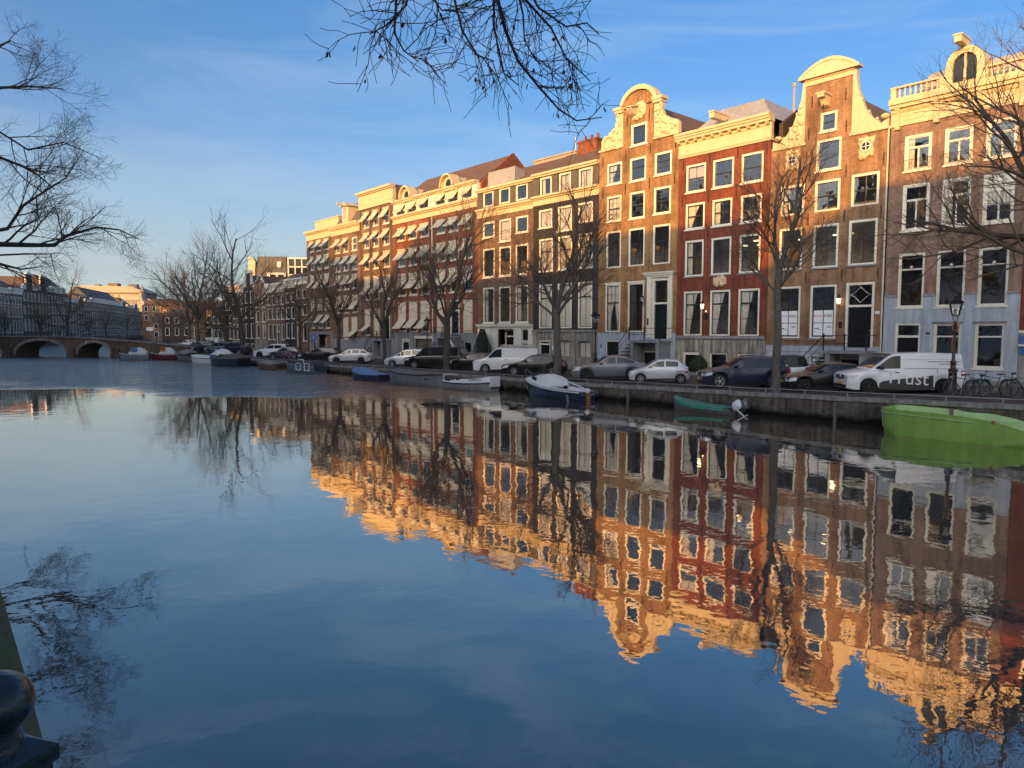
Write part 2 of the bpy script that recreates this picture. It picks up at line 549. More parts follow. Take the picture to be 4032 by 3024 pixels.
# ================================================================== the setting
def lerp(a, b, t):
    return a + (b - a) * t
def interp(x, tab):
    """tab sorted by increasing x"""
    if x <= tab[0][0]:
        return tab[0][1]
    for (a, u), (b, v) in zip(tab, tab[1:]):
        if x <= b:
            return lerp(u, v, (x - a) / (b - a))
    return tab[-1][1]
ZTAB = [(-113, -0.2), (-60, -0.2), (-30, -0.12), (-18, 0.07), (-8, 0.29), (4, 0.55)]
def zs(x):
    return interp(x, ZTAB)

# ---- water
m, t, b = nodes('water')
t.nodes.remove(b)
out = [n for n in t.nodes if n.type == 'OUTPUT_MATERIAL'][0]
lk = t.links.new
def N(ty, **k):
    n = t.nodes.new(ty)
    for a, c in k.items():
        setattr(n, a, c)
    return n
def M(op, a, c=None, clamp=False):
    n = N('ShaderNodeMath', operation=op, use_clamp=clamp)
    for i, x in enumerate((a, c)):
        if x is None:
            continue
        if isinstance(x, (int, float)):
            n.inputs[i].default_value = x
        else:
            lk(x, n.inputs[i])
    return n.outputs[0]
co = N('ShaderNodeTexCoord')
def noise(scale, detail=2, sx=1.0, sy=1.0, rot=0.0, rough=0.5):
    mpn = N('ShaderNodeMapping')
    mpn.inputs['Scale'].default_value = (sx, sy, 1)
    mpn.inputs['Rotation'].default_value = (0, 0, rot)
    n = N('ShaderNodeTexNoise')
    n.inputs['Scale'].default_value = scale
    n.inputs['Detail'].default_value = detail
    n.inputs['Roughness'].default_value = rough
    lk(co.outputs['Object'], mpn.inputs['Vector'])
    lk(mpn.outputs['Vector'], n.inputs['Vector'])
    return n.outputs['Fac']
sx = N('ShaderNodeSeparateXYZ')
lk(co.outputs['Object'], sx.inputs[0])
X, Y = sx.outputs['X'], sx.outputs['Y']
wob = M('MULTIPLY', M('SUBTRACT', noise(0.1, 5, rough=0.6), 0.5), 16.0)
g1 = M('ADD', M('SUBTRACT', M('SUBTRACT', Y, 6.0), M('MULTIPLY', M('ADD', X, 65.0), 0.483)), wob)
g1 = M('MULTIPLY', M('ADD', g1, 0.8), 0.22, True)
g2 = M('MULTIPLY', M('SUBTRACT', -33.0, M('ADD', X, wob)), 0.09, True)
streaks = M('ADD', M('MULTIPLY', M('SUBTRACT', noise(0.9, 5, 1.0, 0.22, 0.3, 0.65), 0.38), 3.4, True), 0.12, True)
mask = M('MULTIPLY', M('MULTIPLY', g1, g2), streaks)
near = M('MULTIPLY', M('ADD', noise(0.22, 3), -0.2), 1.6, True)
h = M('ADD', M('MULTIPLY', noise(0.9, 3), 0.0062), M('MULTIPLY', M('MULTIPLY', noise(3.2, 2), 0.0021), near))
h = M('ADD', h, M('MULTIPLY', M('ADD', M('MULTIPLY', noise(1.3, 4, 1.0, 0.5, 0.3, 0.65), 0.2), M('MULTIPLY', noise(5.5, 3, rough=0.6), 0.045)), mask))
h = M('ADD', h, M('MULTIPLY', M('MULTIPLY', noise(11.0, 2), 0.0005), near))
bp = N('ShaderNodeBump')
bp.inputs['Strength'].default_value = 1.0
bp.inputs['Distance'].default_value = 1.0
lk(h, bp.inputs['Height'])
gl = N('ShaderNodeBsdfAnisotropic')
gl.inputs['Roughness'].default_value = 0.01
gl.inputs['Color'].default_value = (0.97, 0.9, 0.8, 1)
df = N('ShaderNodeBsdfDiffuse')
df.inputs['Color'].default_value = (0.075, 0.07, 0.06, 1)
fr = N('ShaderNodeLayerWeight')
fr.inputs['Blend'].default_value = 0.5
mxs = N('ShaderNodeMixShader')
lk(bp.outputs['Normal'], gl.inputs['Normal'])
lk(bp.outputs['Normal'], fr.inputs['Normal'])
lk(M('MULTIPLY', M('POWER', fr.outputs['Facing'], 1.85), 1.0, True), mxs.inputs[0])
lk(df.outputs[0], mxs.inputs[1])
lk(gl.outputs[0], mxs.inputs[2])
lk(mxs.outputs[0], out.inputs['Surface'])
struct(MB().add([(-460, -30, -1), (90, -30, -1), (90, 220, -1), (-460, 220, -1)], [(0, 1, 2, 3)]).build('canal_water', 'water'))
struct(MB().add([(-2500, -2500, -3.2), (2500, -2500, -3.2), (2500, 2500, -3.2), (-2500, 2500, -3.2)], [(0, 1, 2, 3)]).build('ground', 'soil'))

# ---- banks and streets
mb = MB()
xs = [60, 4, -8, -18, -30, -60, -113.2]
for y0, y1, z in ((32.0, 43.2, 0.0),):
    mb.grid([[(x, y0, zs(x) - 0.02), (x, y1, zs(x) - 0.02)] for x in xs])
struct(mb.build('street', 'paving'))
mb = MB()
mb.grid([[(x, 43.2, zs(x) - 0.3), (x, 43.2, zs(x) + 0.09), (x, 60, zs(x) + 0.09)] for x in xs])
struct(mb.build('pavement', 'stone_coping'))
mb = MB()
mb.prism([(-113.2, 32.0), (-208, 58), (-420, 150), (-600, 420), (60, 420), (60, 60), (-113.2, 60)], -2.5, -0.22, axis='z')
struct(mb.build('far_bank', 'paving'))
mb = MB()
mb.prism([(60, -0.4), (60, -300), (-700, -300), (-700, 240), (-420, 122), (-220, 33), (-130, -0.4)], -2.5, 0.0, axis='z')
struct(mb.build('near_bank', 'paving'))
# ---- quay wall with its coping stones
qw = thing('quay_wall', 'dark stained brick quay wall with stone coping along the water below the parked cars', 'quay wall', (0, 31.6, 0))
mb = MB()
mb.grid([[(x, 0.0, -2.4), (x, 0.0, zs(x) - 0.16), (x, 0.6, zs(x) - 0.16)] for x in xs], flip=True)
mb.build('brick_face', 'brick_quay', qw)
cs = MB()
cs.box(-0.615, 0.615, -0.05, 0.46, -0.175, 0.0)
cme = cs.mesh('coping_stone', 'stone_coping')
random.seed(3)
x = -4.0
while x > -112:
    o = put('coping_stone', cme, qw, (x, random.uniform(-0.02, 0.02), zs(x) + random.uniform(-0.012, 0.012)), random.uniform(-0.006, 0.006))
    o.rotation_euler.y = -atan2(zs(x + 0.6) - zs(x - 0.6), 1.2)
    x -= 1.245
# mooring irons and fender timbers on the wall
for x in (-9.6, -14.2, -20.5, -26.0, -31, -38.5):
    MB().box(-0.06, 0.06, -0.09, 0.0, -1.6, zs(x) - 0.25).build('fender_timber', 'hull_mud', qw, (x, -0.01, 0))
rm_ = MB().tube([(0.09 * cos(2 * pi * k / 12), -0.07, 0.09 * sin(2 * pi * k / 12)) for k in range(13)], 0.014, 5, cap=False).box(-0.05, 0.05, -0.06, 0.0, 0.06, 0.16).mesh('mooring_ring', 'iron_rust')
for x in (-12.4, -17.2, -23.6, -29.4, -35.0, -42.2, -49.5):
    put('mooring_ring', rm_, qw, (x, -0.005, zs(x) - 0.5))
# ---- low pipe rail on the quay
rl = thing('quay_railing', 'low grey pipe rail on short posts along the quay edge', 'railing', (0, 31.82, 0))
pts = [(x, 0, zs(x) + 0.2) for x in (2, -8, -18, -30, -45, -60, -75, -112)]
MB().tube(pts, 0.028, 6).build('rail', 'iron_grey', rl, smooth=60)
pm = MB().box(-0.025, 0.025, -0.025, 0.025, 0, 0.2).mesh('post', 'iron_grey')
x = -6.0
while x > -110:
    put('post', pm, rl, (x, 0, zs(x) - 0.01))
    x -= 1.95

# ---- far bridge
br = thing('canal_bridge', 'old brick bridge with pale stone arch rims across the canal at far left', 'bridge', (-113.5, 32.3, 0), atan2(0.68, 0.733))
deck = [(-48, 1.2), (-38, 1.75), (-28.4, 2.05), (-20.4, 2.05), (-13.7, 1.86), (-9.2, 1.5), (-3.7, 1.1), (0.5, 0.75), (6, 0.2)]
arches = [(-37.6, -28.3, 1.2), (-25.9, -17.6, 1.5), (-15.65, -10.45, 1.2)]
low = [(-48, -2)]
for a0, a1, ch in arches:
    c, hw = (a0 + a1) / 2, (a1 - a0) / 2
    low += [(a0, -2), (a0, -0.5)]
    low += [(c - hw * cos(pi * i / 14), -0.5 + (ch + 0.5) * sin(pi * i / 14)) for i in range(1, 14)]
    low += [(a1, -0.5), (a1, -2)]
low += [(6, -2)]
MB().prism(low + deck[::-1], 0, 4.6).build('spandrel_wall', 'brick_bridge', br)
for a0, a1, ch in arches:
    c, hw = (a0 + a1) / 2, (a1 - a0) / 2
    n = 13
    for i in range(n):
        q = []
        for tt in (i / n + 0.004, (i + 1) / n - 0.004):
            al = pi * tt
            for e in (0.0, 0.42):
                q.append((c - (hw + e) * cos(al), -0.5 + (ch + 0.5 + e) * sin(al)))
        MB().prism([q[0], q[1], q[3], q[2]], -0.07, 0.4).build('arch_stone', 'stone_pale' if i not in (1, 4, 9) else 'stone_stained', br)
for px in (-27.1, -16.6, -9.4):
    MB().box(px - 0.55, px + 0.55, -0.35, 0.0, -2, 0.1).box(px - 0.62, px + 0.62, -0.42, 0.0, 0.1, 0.28).build('pier', 'brick_bridge', br)
mb = MB()
for (a, za), (c, zc) in zip(deck, deck[1:]):
    mb.add([(a, -0.12, za), (c, -0.12, zc), (c, 0.5, zc), (a, 0.5, za), (a, -0.12, za + 0.16), (c, -0.12, zc + 0.16), (c, 0.5, zc + 0.16), (a, 0.5, za + 0.16)],
           [(0, 1, 5, 4), (4, 5, 6, 7), (3, 7, 6, 2), (0, 3, 2, 1)])
mb.build('deck_band', 'stone_coping', br)
ra = MB().tube([(a, 0.2, za + 1.05) for a, za in deck], 0.03, 5).tube([(a, 0.2, za + 0.6) for a, za in deck], 0.02, 4)
ra.build('handrail', 'iron_black', br)
for i in range(27):
    x = -46 + i * 1.95
    MB().box(x - 0.03, x + 0.03, 0.17, 0.23, interp(x, deck) + 0.1, interp(x, deck) + 1.06).build('railing_post', 'iron_black', br)
# ================================================================== houses
PANE = MB().add([(0, 0, 0), (1, 0, 0), (1, 0, 1), (0, 0, 1)], [(0, 1, 2, 3)]).mesh('pane', 'pane_glass')
PANEF = MB().add([(0, 0, 0), (1, 0, 0), (1, 0, 1), (0, 0, 1)], [(0, 1, 2, 3)]).mesh('pane_far', 'pane_far')
def folds(n, amp):
    k = n * 6
    return [(i / k, amp * sin(2 * pi * n * i / k) + amp * 0.5 * sin(2 * pi * 0.37 * n * i / k)) for i in range(k + 1)]
def cloth(name, m, left, right):
    """hanging cloth: at each height t the cloth runs from left(t) to right(t)"""
    mb = MB()
    rows = []
    for j in range(9):
        tt = j / 8
        a, c = left(tt), right(tt)
        rows.append([(a + (c - a) * u, y, tt) for u, y in folds(6, 0.035)])
    mb.grid(rows)
    return mb.mesh(name, m, 80)
CURT = {
    'c': cloth('curtain', 'curtain_cloth', lambda z: 0, lambda z: 1),
    'l': cloth('curtain', 'curtain_cloth', lambda z: 0, lambda z: 0.22 + 0.48 * z ** 1.4),
    'e': cloth('curtain', 'curtain_cloth', lambda z: 0, lambda z: 0.3),
    'p': cloth('curtain', 'blind_cloth', lambda z: 0, lambda z: 1),
    'b': MB().box(0, 1, 0, 0.02, 0, 1).mesh('blind', 'blind_cloth'),
    'd': cloth('curtain', 'room_dark', lambda z: 0, lambda z: 0.4),
}

def wall(parent, rects, holes, m, depth=11.0, reveal=0.16, name='wall', y0=0.0, zlow=None):
    """brick front with real openings and reveals; rects and holes are (x0, x1, z0, z1)"""
    X_ = sorted({v for r in rects + holes for v in r[:2]})
    Z_ = sorted({v for r in rects + holes for v in r[2:]})
    mb = MB()
    inside = lambda x, z, rs: any(r[0] < x < r[1] and r[2] < z < r[3] for r in rs)
    for a, c in zip(X_, X_[1:]):
        for e, g in zip(Z_, Z_[1:]):
            x, z = (a + c) / 2, (e + g) / 2
            if inside(x, z, rects) and not inside(x, z, holes):
                mb.add([(a, y0, e), (c, y0, e), (c, y0, g), (a, y0, g)], [(0, 1, 2, 3)])
    for a, c, e, g in holes:
        r = y0 + reveal
        mb.add([(a, y0, e), (c, y0, e), (c, y0, g), (a, y0, g), (a, r, e), (c, r, e), (c, r, g), (a, r, g)],
               [(0, 3, 7, 4), (1, 5, 6, 2), (0, 4, 5, 1), (3, 2, 6, 7)])
    for i, (a, c, e, g) in enumerate(rects):
        d = y0 + depth if i == 0 else y0 + 0.9
        mb.add([(a, y0, e), (a, d, e), (a, d, g), (a, y0, g)], [(0, 3, 2, 1)])
        mb.add([(c, y0, e), (c, d, e), (c, d, g), (c, y0, g)], [(0, 1, 2, 3)])
        mb.add([(a, d, e), (c, d, e), (c, d, g), (a, d, g)], [(3, 2, 1, 0)])
        mb.add([(a, y0, g), (c, y0, g), (c, d, g), (a, d, g)], [(0, 1, 2, 3)])
    return mb.build(name, m, parent)

def rooms(parent, w, floors, top, m='room_plaster', d=4.2):
    mb = MB()
    mb.add([(0.12, d, -0.5), (w - 0.12, d, -0.5), (w - 0.12, d, top), (0.12, d, top)], [(0, 1, 2, 3)])
    for x in (0.12, w - 0.12):
        mb.add([(x, 0.3, -0.5), (x, d, -0.5), (x, d, top), (x, 0.3, top)], [(0, 1, 2, 3)])
    for z in floors:
        mb.box(0.12, w - 0.12, 0.3, d, z - 0.15, z + 0.15)
    mb.build('interior', m, parent)

def window(parent, x0, x1, z0, z1, cols=2, rows=2, fw=0.12, frame='white_paint', sash='dark_sash', cur=None, sill=True, split=None, y=0.045, sw=0.045, bar=0.025, far=False, top_cols=None, name='window'):
    """white outer frame > dark sash bars, each pane, sill, curtain. split = height fraction of the meeting rail"""
    mb = MB()
    fr_ = y - 0.02
    mb.box(x0, x0 + fw, fr_, y + 0.11, z0, z1 - fw).box(x1 - fw, x1, fr_, y + 0.11, z0, z1 - fw)
    mb.box(x0, x1, fr_ - 0.002, y + 0.11, z1 - fw, z1).box(x0 + fw, x1 - fw, fr_, y + 0.11, z0, z0 + fw * 0.7)
    w = mb.build(name, frame, parent)
    a, c, e, g = x0 + fw, x1 - fw, z0 + fw * 0.7, z1 - fw
    if far:
        put('pane', PANEF, w, (a, y + 0.07, e), 0, (c - a, 1, g - e))
        MB().box((a + c) / 2 - 0.03, (a + c) / 2 + 0.03, y + 0.02, y + 0.06, e, g).box(a, c, y + 0.02, y + 0.055, lerp(e, g, 0.55) - 0.03, lerp(e, g, 0.55) + 0.03).build('sash', sash, w)
    else:
        zc = lerp(e, g, split if split else 0.5)
        sb = MB()
        ys, ye = y + 0.035, y + 0.085
        sashes = [(e, zc, rows[0] if isinstance(rows, tuple) else rows, cols), (zc, g, rows[1] if isinstance(rows, tuple) else rows, top_cols or cols)] if rows != 0 else [(e, g, 1, cols)]
        for k, (b0, b1, nr, nc) in enumerate(sashes):
            o = 0.0 if k else 0.012
            sb.box(a, a + sw, ys + o, ye + o, b0, b1).box(c - sw, c, ys + o, ye + o, b0, b1)
            sb.box(a + sw, c - sw, ys + o, ye + o, b0, b0 + sw).box(a + sw, c - sw, ys + o, ye + o, b1 - sw, b1)
            xi = [lerp(a + sw, c - sw, i / nc) for i in range(nc + 1)]
            zi = [lerp(b0 + sw, b1 - sw, i / nr) for i in range(nr + 1)]
            for q in xi[1:-1]:
                sb.box(q - bar / 2, q + bar / 2, ys + 0.012 + o, ye - 0.01 + o, b0 + sw, b1 - sw)
            for q in zi[1:-1]:
                for u0, u1 in zip(xi, xi[1:]):
                    sb.box(u0 + bar / 2, u1 - bar / 2, ys + 0.014 + o, ye - 0.012 + o, q - bar / 2, q + bar / 2)
            for u0, u1 in zip(xi, xi[1:]):
                for v0, v1 in zip(zi, zi[1:]):
                    p = put('pane', PANE, w, (u0, (ys + ye) / 2 + o + random.uniform(-0.003, 0.003), v0), random.uniform(-0.012, 0.012), (u1 - u0, 1, v1 - v0))
                    p.rotation_euler.x = random.uniform(-0.014, 0.014)
        sb.build('sash', sash, w)
    if sill:
        MB().box(x0 - 0.06, x1 + 0.06, -0.1, 0.1, z0 - 0.11, z0 - 0.003).build('sill', 'stone_blue' if sill == 's' else frame, w)
    if cur:
        kind, zf = (cur, 0.0) if isinstance(cur, str) else cur
        put('curtain', CURT[kind[0]], w, (a, y + 0.15, lerp(e, g, zf)), 0, (c - a, 1, (g - e) * (1 - zf)))
        if kind == 'll':
            put('curtain', CURT['l'], w, (c, y + 0.15, e), 0, (-(c - a), 1, g - e))
    return w

def awning(parent, x0, x1, zt, zk, zb, pr=0.8, tilt=0.0):
    """canvas blind: hangs flat from zt to zk, then is pushed out by two arms to zb"""
    if pr > 0.3:
        j = random.uniform(-0.13, 0.13)
        zb, pr, zk = zb + j, pr * random.uniform(0.88, 1.1), zk + 0.3 * j
    pf = [(-0.05, zt), (-0.075, zk)]
    for i in range(1, 5):
        u = i / 4
        pf.append((lerp(-0.075, -pr, u) + 0.03 * sin(pi * u), lerp(zk, zb, u) - 0.04 * sin(pi * u)))
    pf.append((-pr, zb - 0.09))
    back = [(y + 0.012, z - 0.012) for y, z in pf][::-1]
    mb = MB().prism(pf + back, x0 - 0.05, x1 + 0.05, axis='x')
    mb.box(x0 - 0.07, x1 + 0.07, -0.12, 0.02, zt, zt + 0.12)
    a = mb.build('awning', 'awning_canvas', parent)
    if pr > 0.2:
        for x in (x0 - 0.03, x1 + 0.03):
            MB().bar((x, 0.0, zb + 0.02), (x, -pr + 0.03, zb - 0.02), 0.025).build('awning_arm', 'awning_arm', a)
        MB().bar((x0 - 0.03, -pr + 0.02, zb - 0.03), (x1 + 0.03, -pr + 0.02, zb - 0.03), 0.025).build('awning_arm', 'awning_arm', a)
    return a

def cornice(parent, x0, x1, steps, m='cream_paint', name='cornice', y=0.0, ends=0.0):
    """steps: (z0, z1, projection) stacked courses"""
    mb = MB()
    for z0, z1, p in steps:
        e = p * ends
        mb.box(x0 - e, x1 + e, y - p, y + 0.25, z0, z1)
    return mb.build(name, m, parent)

def box_part(parent, name, m, *b_, smooth=None):
    mb = MB()
    for q in b_:
        mb.box(*q)
    return mb.build(name, m, parent, smooth=smooth)

def iron_ties(parent, pts, L_=0.75):
    for x, z in pts:
        MB().box(x - 0.03, x + 0.03, -0.05, -0.001, z - L_ / 2, z + L_ / 2).box(x - 0.05, x + 0.05, -0.062, -0.003, z - 0.06, z + 0.06).build('wall_anchor', 'iron_rust', parent)

def door(parent, x0, x1, z0, z1, zt, m='green_door', fw=0.16, frame='white_paint', panels=3, name='door'):
    """panelled leaf below a fanlight; zt = transom height"""
    mb = MB().box(x0, x0 + fw, 0.0, 0.16, z0, z1 - fw).box(x1 - fw, x1, 0.0, 0.16, z0, z1 - fw).box(x0, x1, -0.003, 0.16, z1 - fw, z1)
    mb.box(x0 + fw, x1 - fw, 0.0, 0.16, zt - 0.07, zt + 0.07)
    d = mb.build(name, frame, parent)
    a, c = x0 + fw, x1 - fw
    lf = MB().box(a, c, 0.1, 0.16, z0 + 0.02, zt - 0.07)
    for i in range(panels):
        q0, q1 = lerp(z0 + 0.12, zt - 0.15, i / panels), lerp(z0 + 0.12, zt - 0.15, (i + 1) / panels) - 0.1
        for u0, u1 in ((a + 0.1, (a + c) / 2 - 0.06), ((a + c) / 2 + 0.06, c - 0.1)):
            lf.box(u0, u1, 0.075, 0.1, q0, q1)
    lf.build('leaf', m, d)
    if z1 - zt > 0.4:
        put('pane', PANE, d, (a, 0.11, zt + 0.07), 0, (c - a, 1, z1 - fw - zt - 0.07))
    MB().ball((c - 0.12, 0.06, z0 + 1.05), 0.045).build('knob', 'chrome', d)
    return d

def stoop(parent, x0, x1, zt, pr=1.5, steps=7, side=-1, run=2.2, m='stone_blue'):
    """raised platform with a side flight and iron rails"""
    s = MB().box(x0, x1, -pr, 0.0, zt - 0.18, zt).build('stoop', m, parent)
    MB().box(x0 + 0.1, x0 + 0.4, -pr + 0.08, 0, -0.4, zt - 0.18).box(x1 - 0.4, x1 - 0.1, -pr + 0.08, 0, -0.4, zt - 0.18).build('stoop_pier', m, s)
    xe = x0 if side < 0 else x1
    for i in range(steps):
        a = xe + side * run * i / steps
        c = xe + side * run * (i + 1) / steps
        z = zt - zt * (i + 1) / (steps + 1)
        MB().box(min(a, c), max(a, c), -pr, -0.15, z - 0.16, z).build('step', m, s)
    rm = MB()
    y = -pr + 0.06
    zr = zt + 0.95
    rm.bar((x0, y, zr), (x1, y, zr), 0.045).bar((x0, y, zt + 0.45), (x1, y, zt + 0.45), 0.03)
    rm.bar((xe, y, zr), (xe + side * run, y, 1.0), 0.045).bar((xe, y, zt + 0.45), (xe + side * run, y, 0.5), 0.03)
    xo = x1 if side < 0 else x0
    rm.bar((xo, y, zr), (xo, 0, zr), 0.045)
    for px, z0_, z1_ in ((x0, zt, zr), (x1, zt, zr), ((x0 + x1) / 2, zt, zr), (xe + side * run, 0.0, 1.05)):
        rm.bar((px, y, z0_), (px, y, z1_ + 0.03), 0.07)
        rm.ball((px, y, z1_ + 0.07), 0.06, 6, 4)
    rm.build('railing', 'iron_black', s)
    return s

def chimney(parent, x0, x1, y0, y1, z0, z1, m='brick_rust', pots=3):
    c = MB().box(x0, x1, y0, y1, z0, z1).box(x0 - 0.06, x1 + 0.06, y0 - 0.06, y1 + 0.06, z1 - 0.18, z1).build('chimney', m, parent)
    for i in range(pots):
        x = lerp(x0, x1, (i + 0.5) / pots)
        MB().lathe([(0.13, z1), (0.11, z1 + 0.45), (0.14, z1 + 0.5)], 8, (x, (y0 + y1) / 2, 0)).build('chimney_pot', 'brick_rust', c)
    return c

def gable_roof(parent, w, z0, zr, d=11.0, y0=0.3, m='tile_roof', axis='x', over=0.0):
    """axis 'x': ridge runs along the front; 'y': ridge runs back"""
    if axis == 'x':
        mb = MB().prism([(y0, z0), ((y0 + d) / 2, zr), (d, z0)], -over, w + over, axis='x')
    else:
        mb = MB().prism([(0.05, z0), (w / 2, zr), (w - 0.05, z0)], y0, d)
    return mb.build('roof', m, parent)

def hip_roof(parent, w, z0, zr, inset, d=10.0, y0=0.35, m='zinc_roof', x0=0.05):
    a = [(x0, y0, z0), (w - 0.05, y0, z0), (w - 0.05, d, z0), (x0, d, z0)]
    c = [(x0 + inset, y0 + inset, zr), (w - inset, y0 + inset, zr), (w - inset, d - inset, zr), (x0 + inset, d - inset, zr)]
    r = MB().add(a + c, [(0, 1, 5, 4), (1, 2, 6, 5), (2, 3, 7, 6), (3, 0, 4, 7), (4, 5, 6, 7)]).build('roof', m, parent)
    n = int((w - 2 * inset) / 0.8)
    for i in range(n + 1):
        x = lerp(x0 + inset, w - inset, i / max(1, n))
        xb = lerp(x0 + 0.1, w - 0.15, i / max(1, n))
        MB().bar((xb, y0 - 0.01, z0), (x, y0 + inset - 0.01, zr), 0.05).build('roof_seam', m, r)
    return r

def wall_lantern(parent, x, z, lit=True, arm=0.5):
    w = MB().bar((x, 0, z - 0.35), (x, -arm, z - 0.25), 0.03).bar((x, 0, z - 0.7), (x, -arm, z - 0.25), 0.025).build('wall_lantern', 'iron_black', parent)
    MB().lathe([(0.09, z - 0.22), (0.15, z + 0.12)], 6, (x, -arm, 0)).build('lantern_glass', 'lamp_glow' if lit else 'lamp_glass', w)
    MB().lathe([(0.19, z + 0.12), (0.1, z + 0.24), (0.03, z + 0.36), (0.02, z + 0.42)], 6, (x, -arm, 0)).build('lantern_cap', 'iron_black', w)

def rig(p, name='relief', m='carved_stone'):
    pass
def house(label, x, y, w, ang=0.0, name='canal_house', group=None):
    h_ = thing(name, label, 'house', (x, y, 0), -ang, group)
    return h_
FX, FY = -57.83, 46.0
def facing(parent, rects, holes, m, y0=-0.04, name='facing', ret=0.045):
    X_ = sorted({v for r in rects + holes for v in r[:2]})
    Z_ = sorted({v for r in rects + holes for v in r[2:]})
    mb = MB()
    ins = lambda x, z, rs: any(r[0] < x < r[1] and r[2] < z < r[3] for r in rs)
    for a, c in zip(X_, X_[1:]):
        for e, g in zip(Z_, Z_[1:]):
            if ins((a + c) / 2, (e + g) / 2, rects) and not ins((a + c) / 2, (e + g) / 2, holes):
                mb.add([(a, y0, e), (c, y0, e), (c, y0, g), (a, y0, g)], [(0, 1, 2, 3)])
    for a, c, e, g in rects + holes:
        r = y0 + ret
        mb.add([(a, y0, e), (c, y0, e), (c, y0, g), (a, y0, g), (a, r, e), (c, r, e), (c, r, g), (a, r, g)],
               [(0, 3, 7, 4), (1, 5, 6, 2), (0, 4, 5, 1), (3, 2, 6, 7)])
    return mb.build(name, m, parent)

def carve(parent, outline, seed, m='carved_stone', th=0.3, blobs=26, name='carved_wing', avoid=None):
    """stone scroll: cut outline with rounded relief bosses on its face"""
    rnd = random.Random(seed)
    mb = MB().prism(outline, -0.06, th)
    xs_, zs_ = [p[0] for p in outline], [p[1] for p in outline]
    def inside(x, z):
        c = False
        n = len(outline)
        for i in range(n):
            (ax, az), (bx, bz) = outline[i], outline[(i + 1) % n]
            if (az > z) != (bz > z) and x < (bx - ax) * (z - az) / (bz - az) + ax:
                c = not c
        return c
    k = tries = 0
    while k < blobs and tries < 600:
        tries += 1
        x, z = rnd.uniform(min(xs_), max(xs_)), rnd.uniform(min(zs_), max(zs_))
        r = rnd.uniform(0.09, 0.22)
        if avoid and hypot(x - avoid[0], z - avoid[1]) < avoid[2] + r * 0.6:
            continue
        if inside(x, z) and inside(x + r * 0.8, z) and inside(x - r * 0.8, z):
            mb.ball((x, -0.05, z), r, 7, 5, sz=rnd.uniform(0.7, 1.5))
            k += 1
    return mb.build(name, m, parent, smooth=50)

def lit(parent, *pts):
    for x, y, z, w_ in pts:
        MB().box(x - w_ / 2, x + w_ / 2, y - 0.05, y + 0.05, z - 0.04, z + 0.04).build('ceiling_lamp', 'tube_glow', parent)

WD = dict(fw=0.14)
# ------------------------------------------------------------------ far right red house, only its edge shows
h_ = house('reddish brick house at the right picture edge with a blue sign', FX + 46.9, FY, 6.5)
hl = [(0.9, 2.2, 3.6, 6.4), (3.0, 4.4, 3.6, 6.4), (0.9, 2.2, 7.8, 10.4), (3.0, 4.4, 7.8, 10.4), (0.9, 2.2, 11.6, 13.6), (3.0, 4.4, 11.6, 13.6)]
wall(h_, [(0, 6.5, -0.5, 14.6)], hl, 'brick_red')
rooms(h_, 6.5, [3, 7.2, 11], 14)
for q in hl:
    window(h_, *q, **WD)
cornice(h_, 0, 6.5, [(14.6, 15.4, 0.12), (15.4, 15.75, 0.4)])
gable_roof(h_, 6.5, 15.7, 18.5)
box_part(h_, 'plinth_band', 'white_paint', (0, 6.5, -0.1, 0.0, 2.95, 3.1))
box_part(h_, 'plinth', 'stucco_grey', (0, 6.5, -0.05, 0.0, -0.4, 2.94))
sg = box_part(h_, 'sign_board', 'sign_blue', (0.1, 0.9, -0.16, -0.11, 2.42, 2.8), (0.14, 0.86, -0.16, -0.11, 1.8, 2.18))
box_part(h_, 'sign_shelf', 'sign_white', (0.06, 1.0, -0.3, -0.05, 2.24, 2.34))

# ------------------------------------------------------------------ house with balustrade and blue stucco base
h5 = h_ = house('plum brick house with blue stucco base, roof balustrade and arched dormer', FX + 39.91, FY, 6.99)
W5 = 6.98
r3 = [(0.8, 2.27, 12.5, 14.55), (2.94, 4.36, 12.5, 14.55), (5.0, 6.46, 12.5, 14.55)]
r2 = [(0.8, 2.27, 9.0, 11.7), (2.93, 4.37, 9.0, 11.7), (4.97, 6.46, 9.0, 11.7)]
r1 = [(0.73, 2.17, 4.46, 7.66), (2.83, 4.29, 4.46, 7.66), (4.93, 6.36, 4.46, 7.66)]
g0 = [(0.7, 2.1, 0.3, 3.5), (2.79, 4.22, 0.98, 3.5), (4.89, 6.33, 0.98, 3.5)]
wall(h_, [(0, W5, -0.5, 15.2)], r3 + r2 + r1 + g0, 'brick_plum')
facing(h_, [(0, W5, -0.4, 5.08)], [(a, c, e, min(g, 5.09)) for a, c, e, g in r1 + g0], 'stucco_blue')
zz = [0, 0.73, 2.17, 2.83, 4.29, 4.93, 6.36, W5]
box_part(h_, 'string_course', 'stone_blue', *[(a, c, -0.09, 0, 5.08, 5.22) for a, c in zip(zz[::2], zz[1::2])])
rooms(h_, W5, [3.95, 8.4, 12.1], 15, 'room_dark')
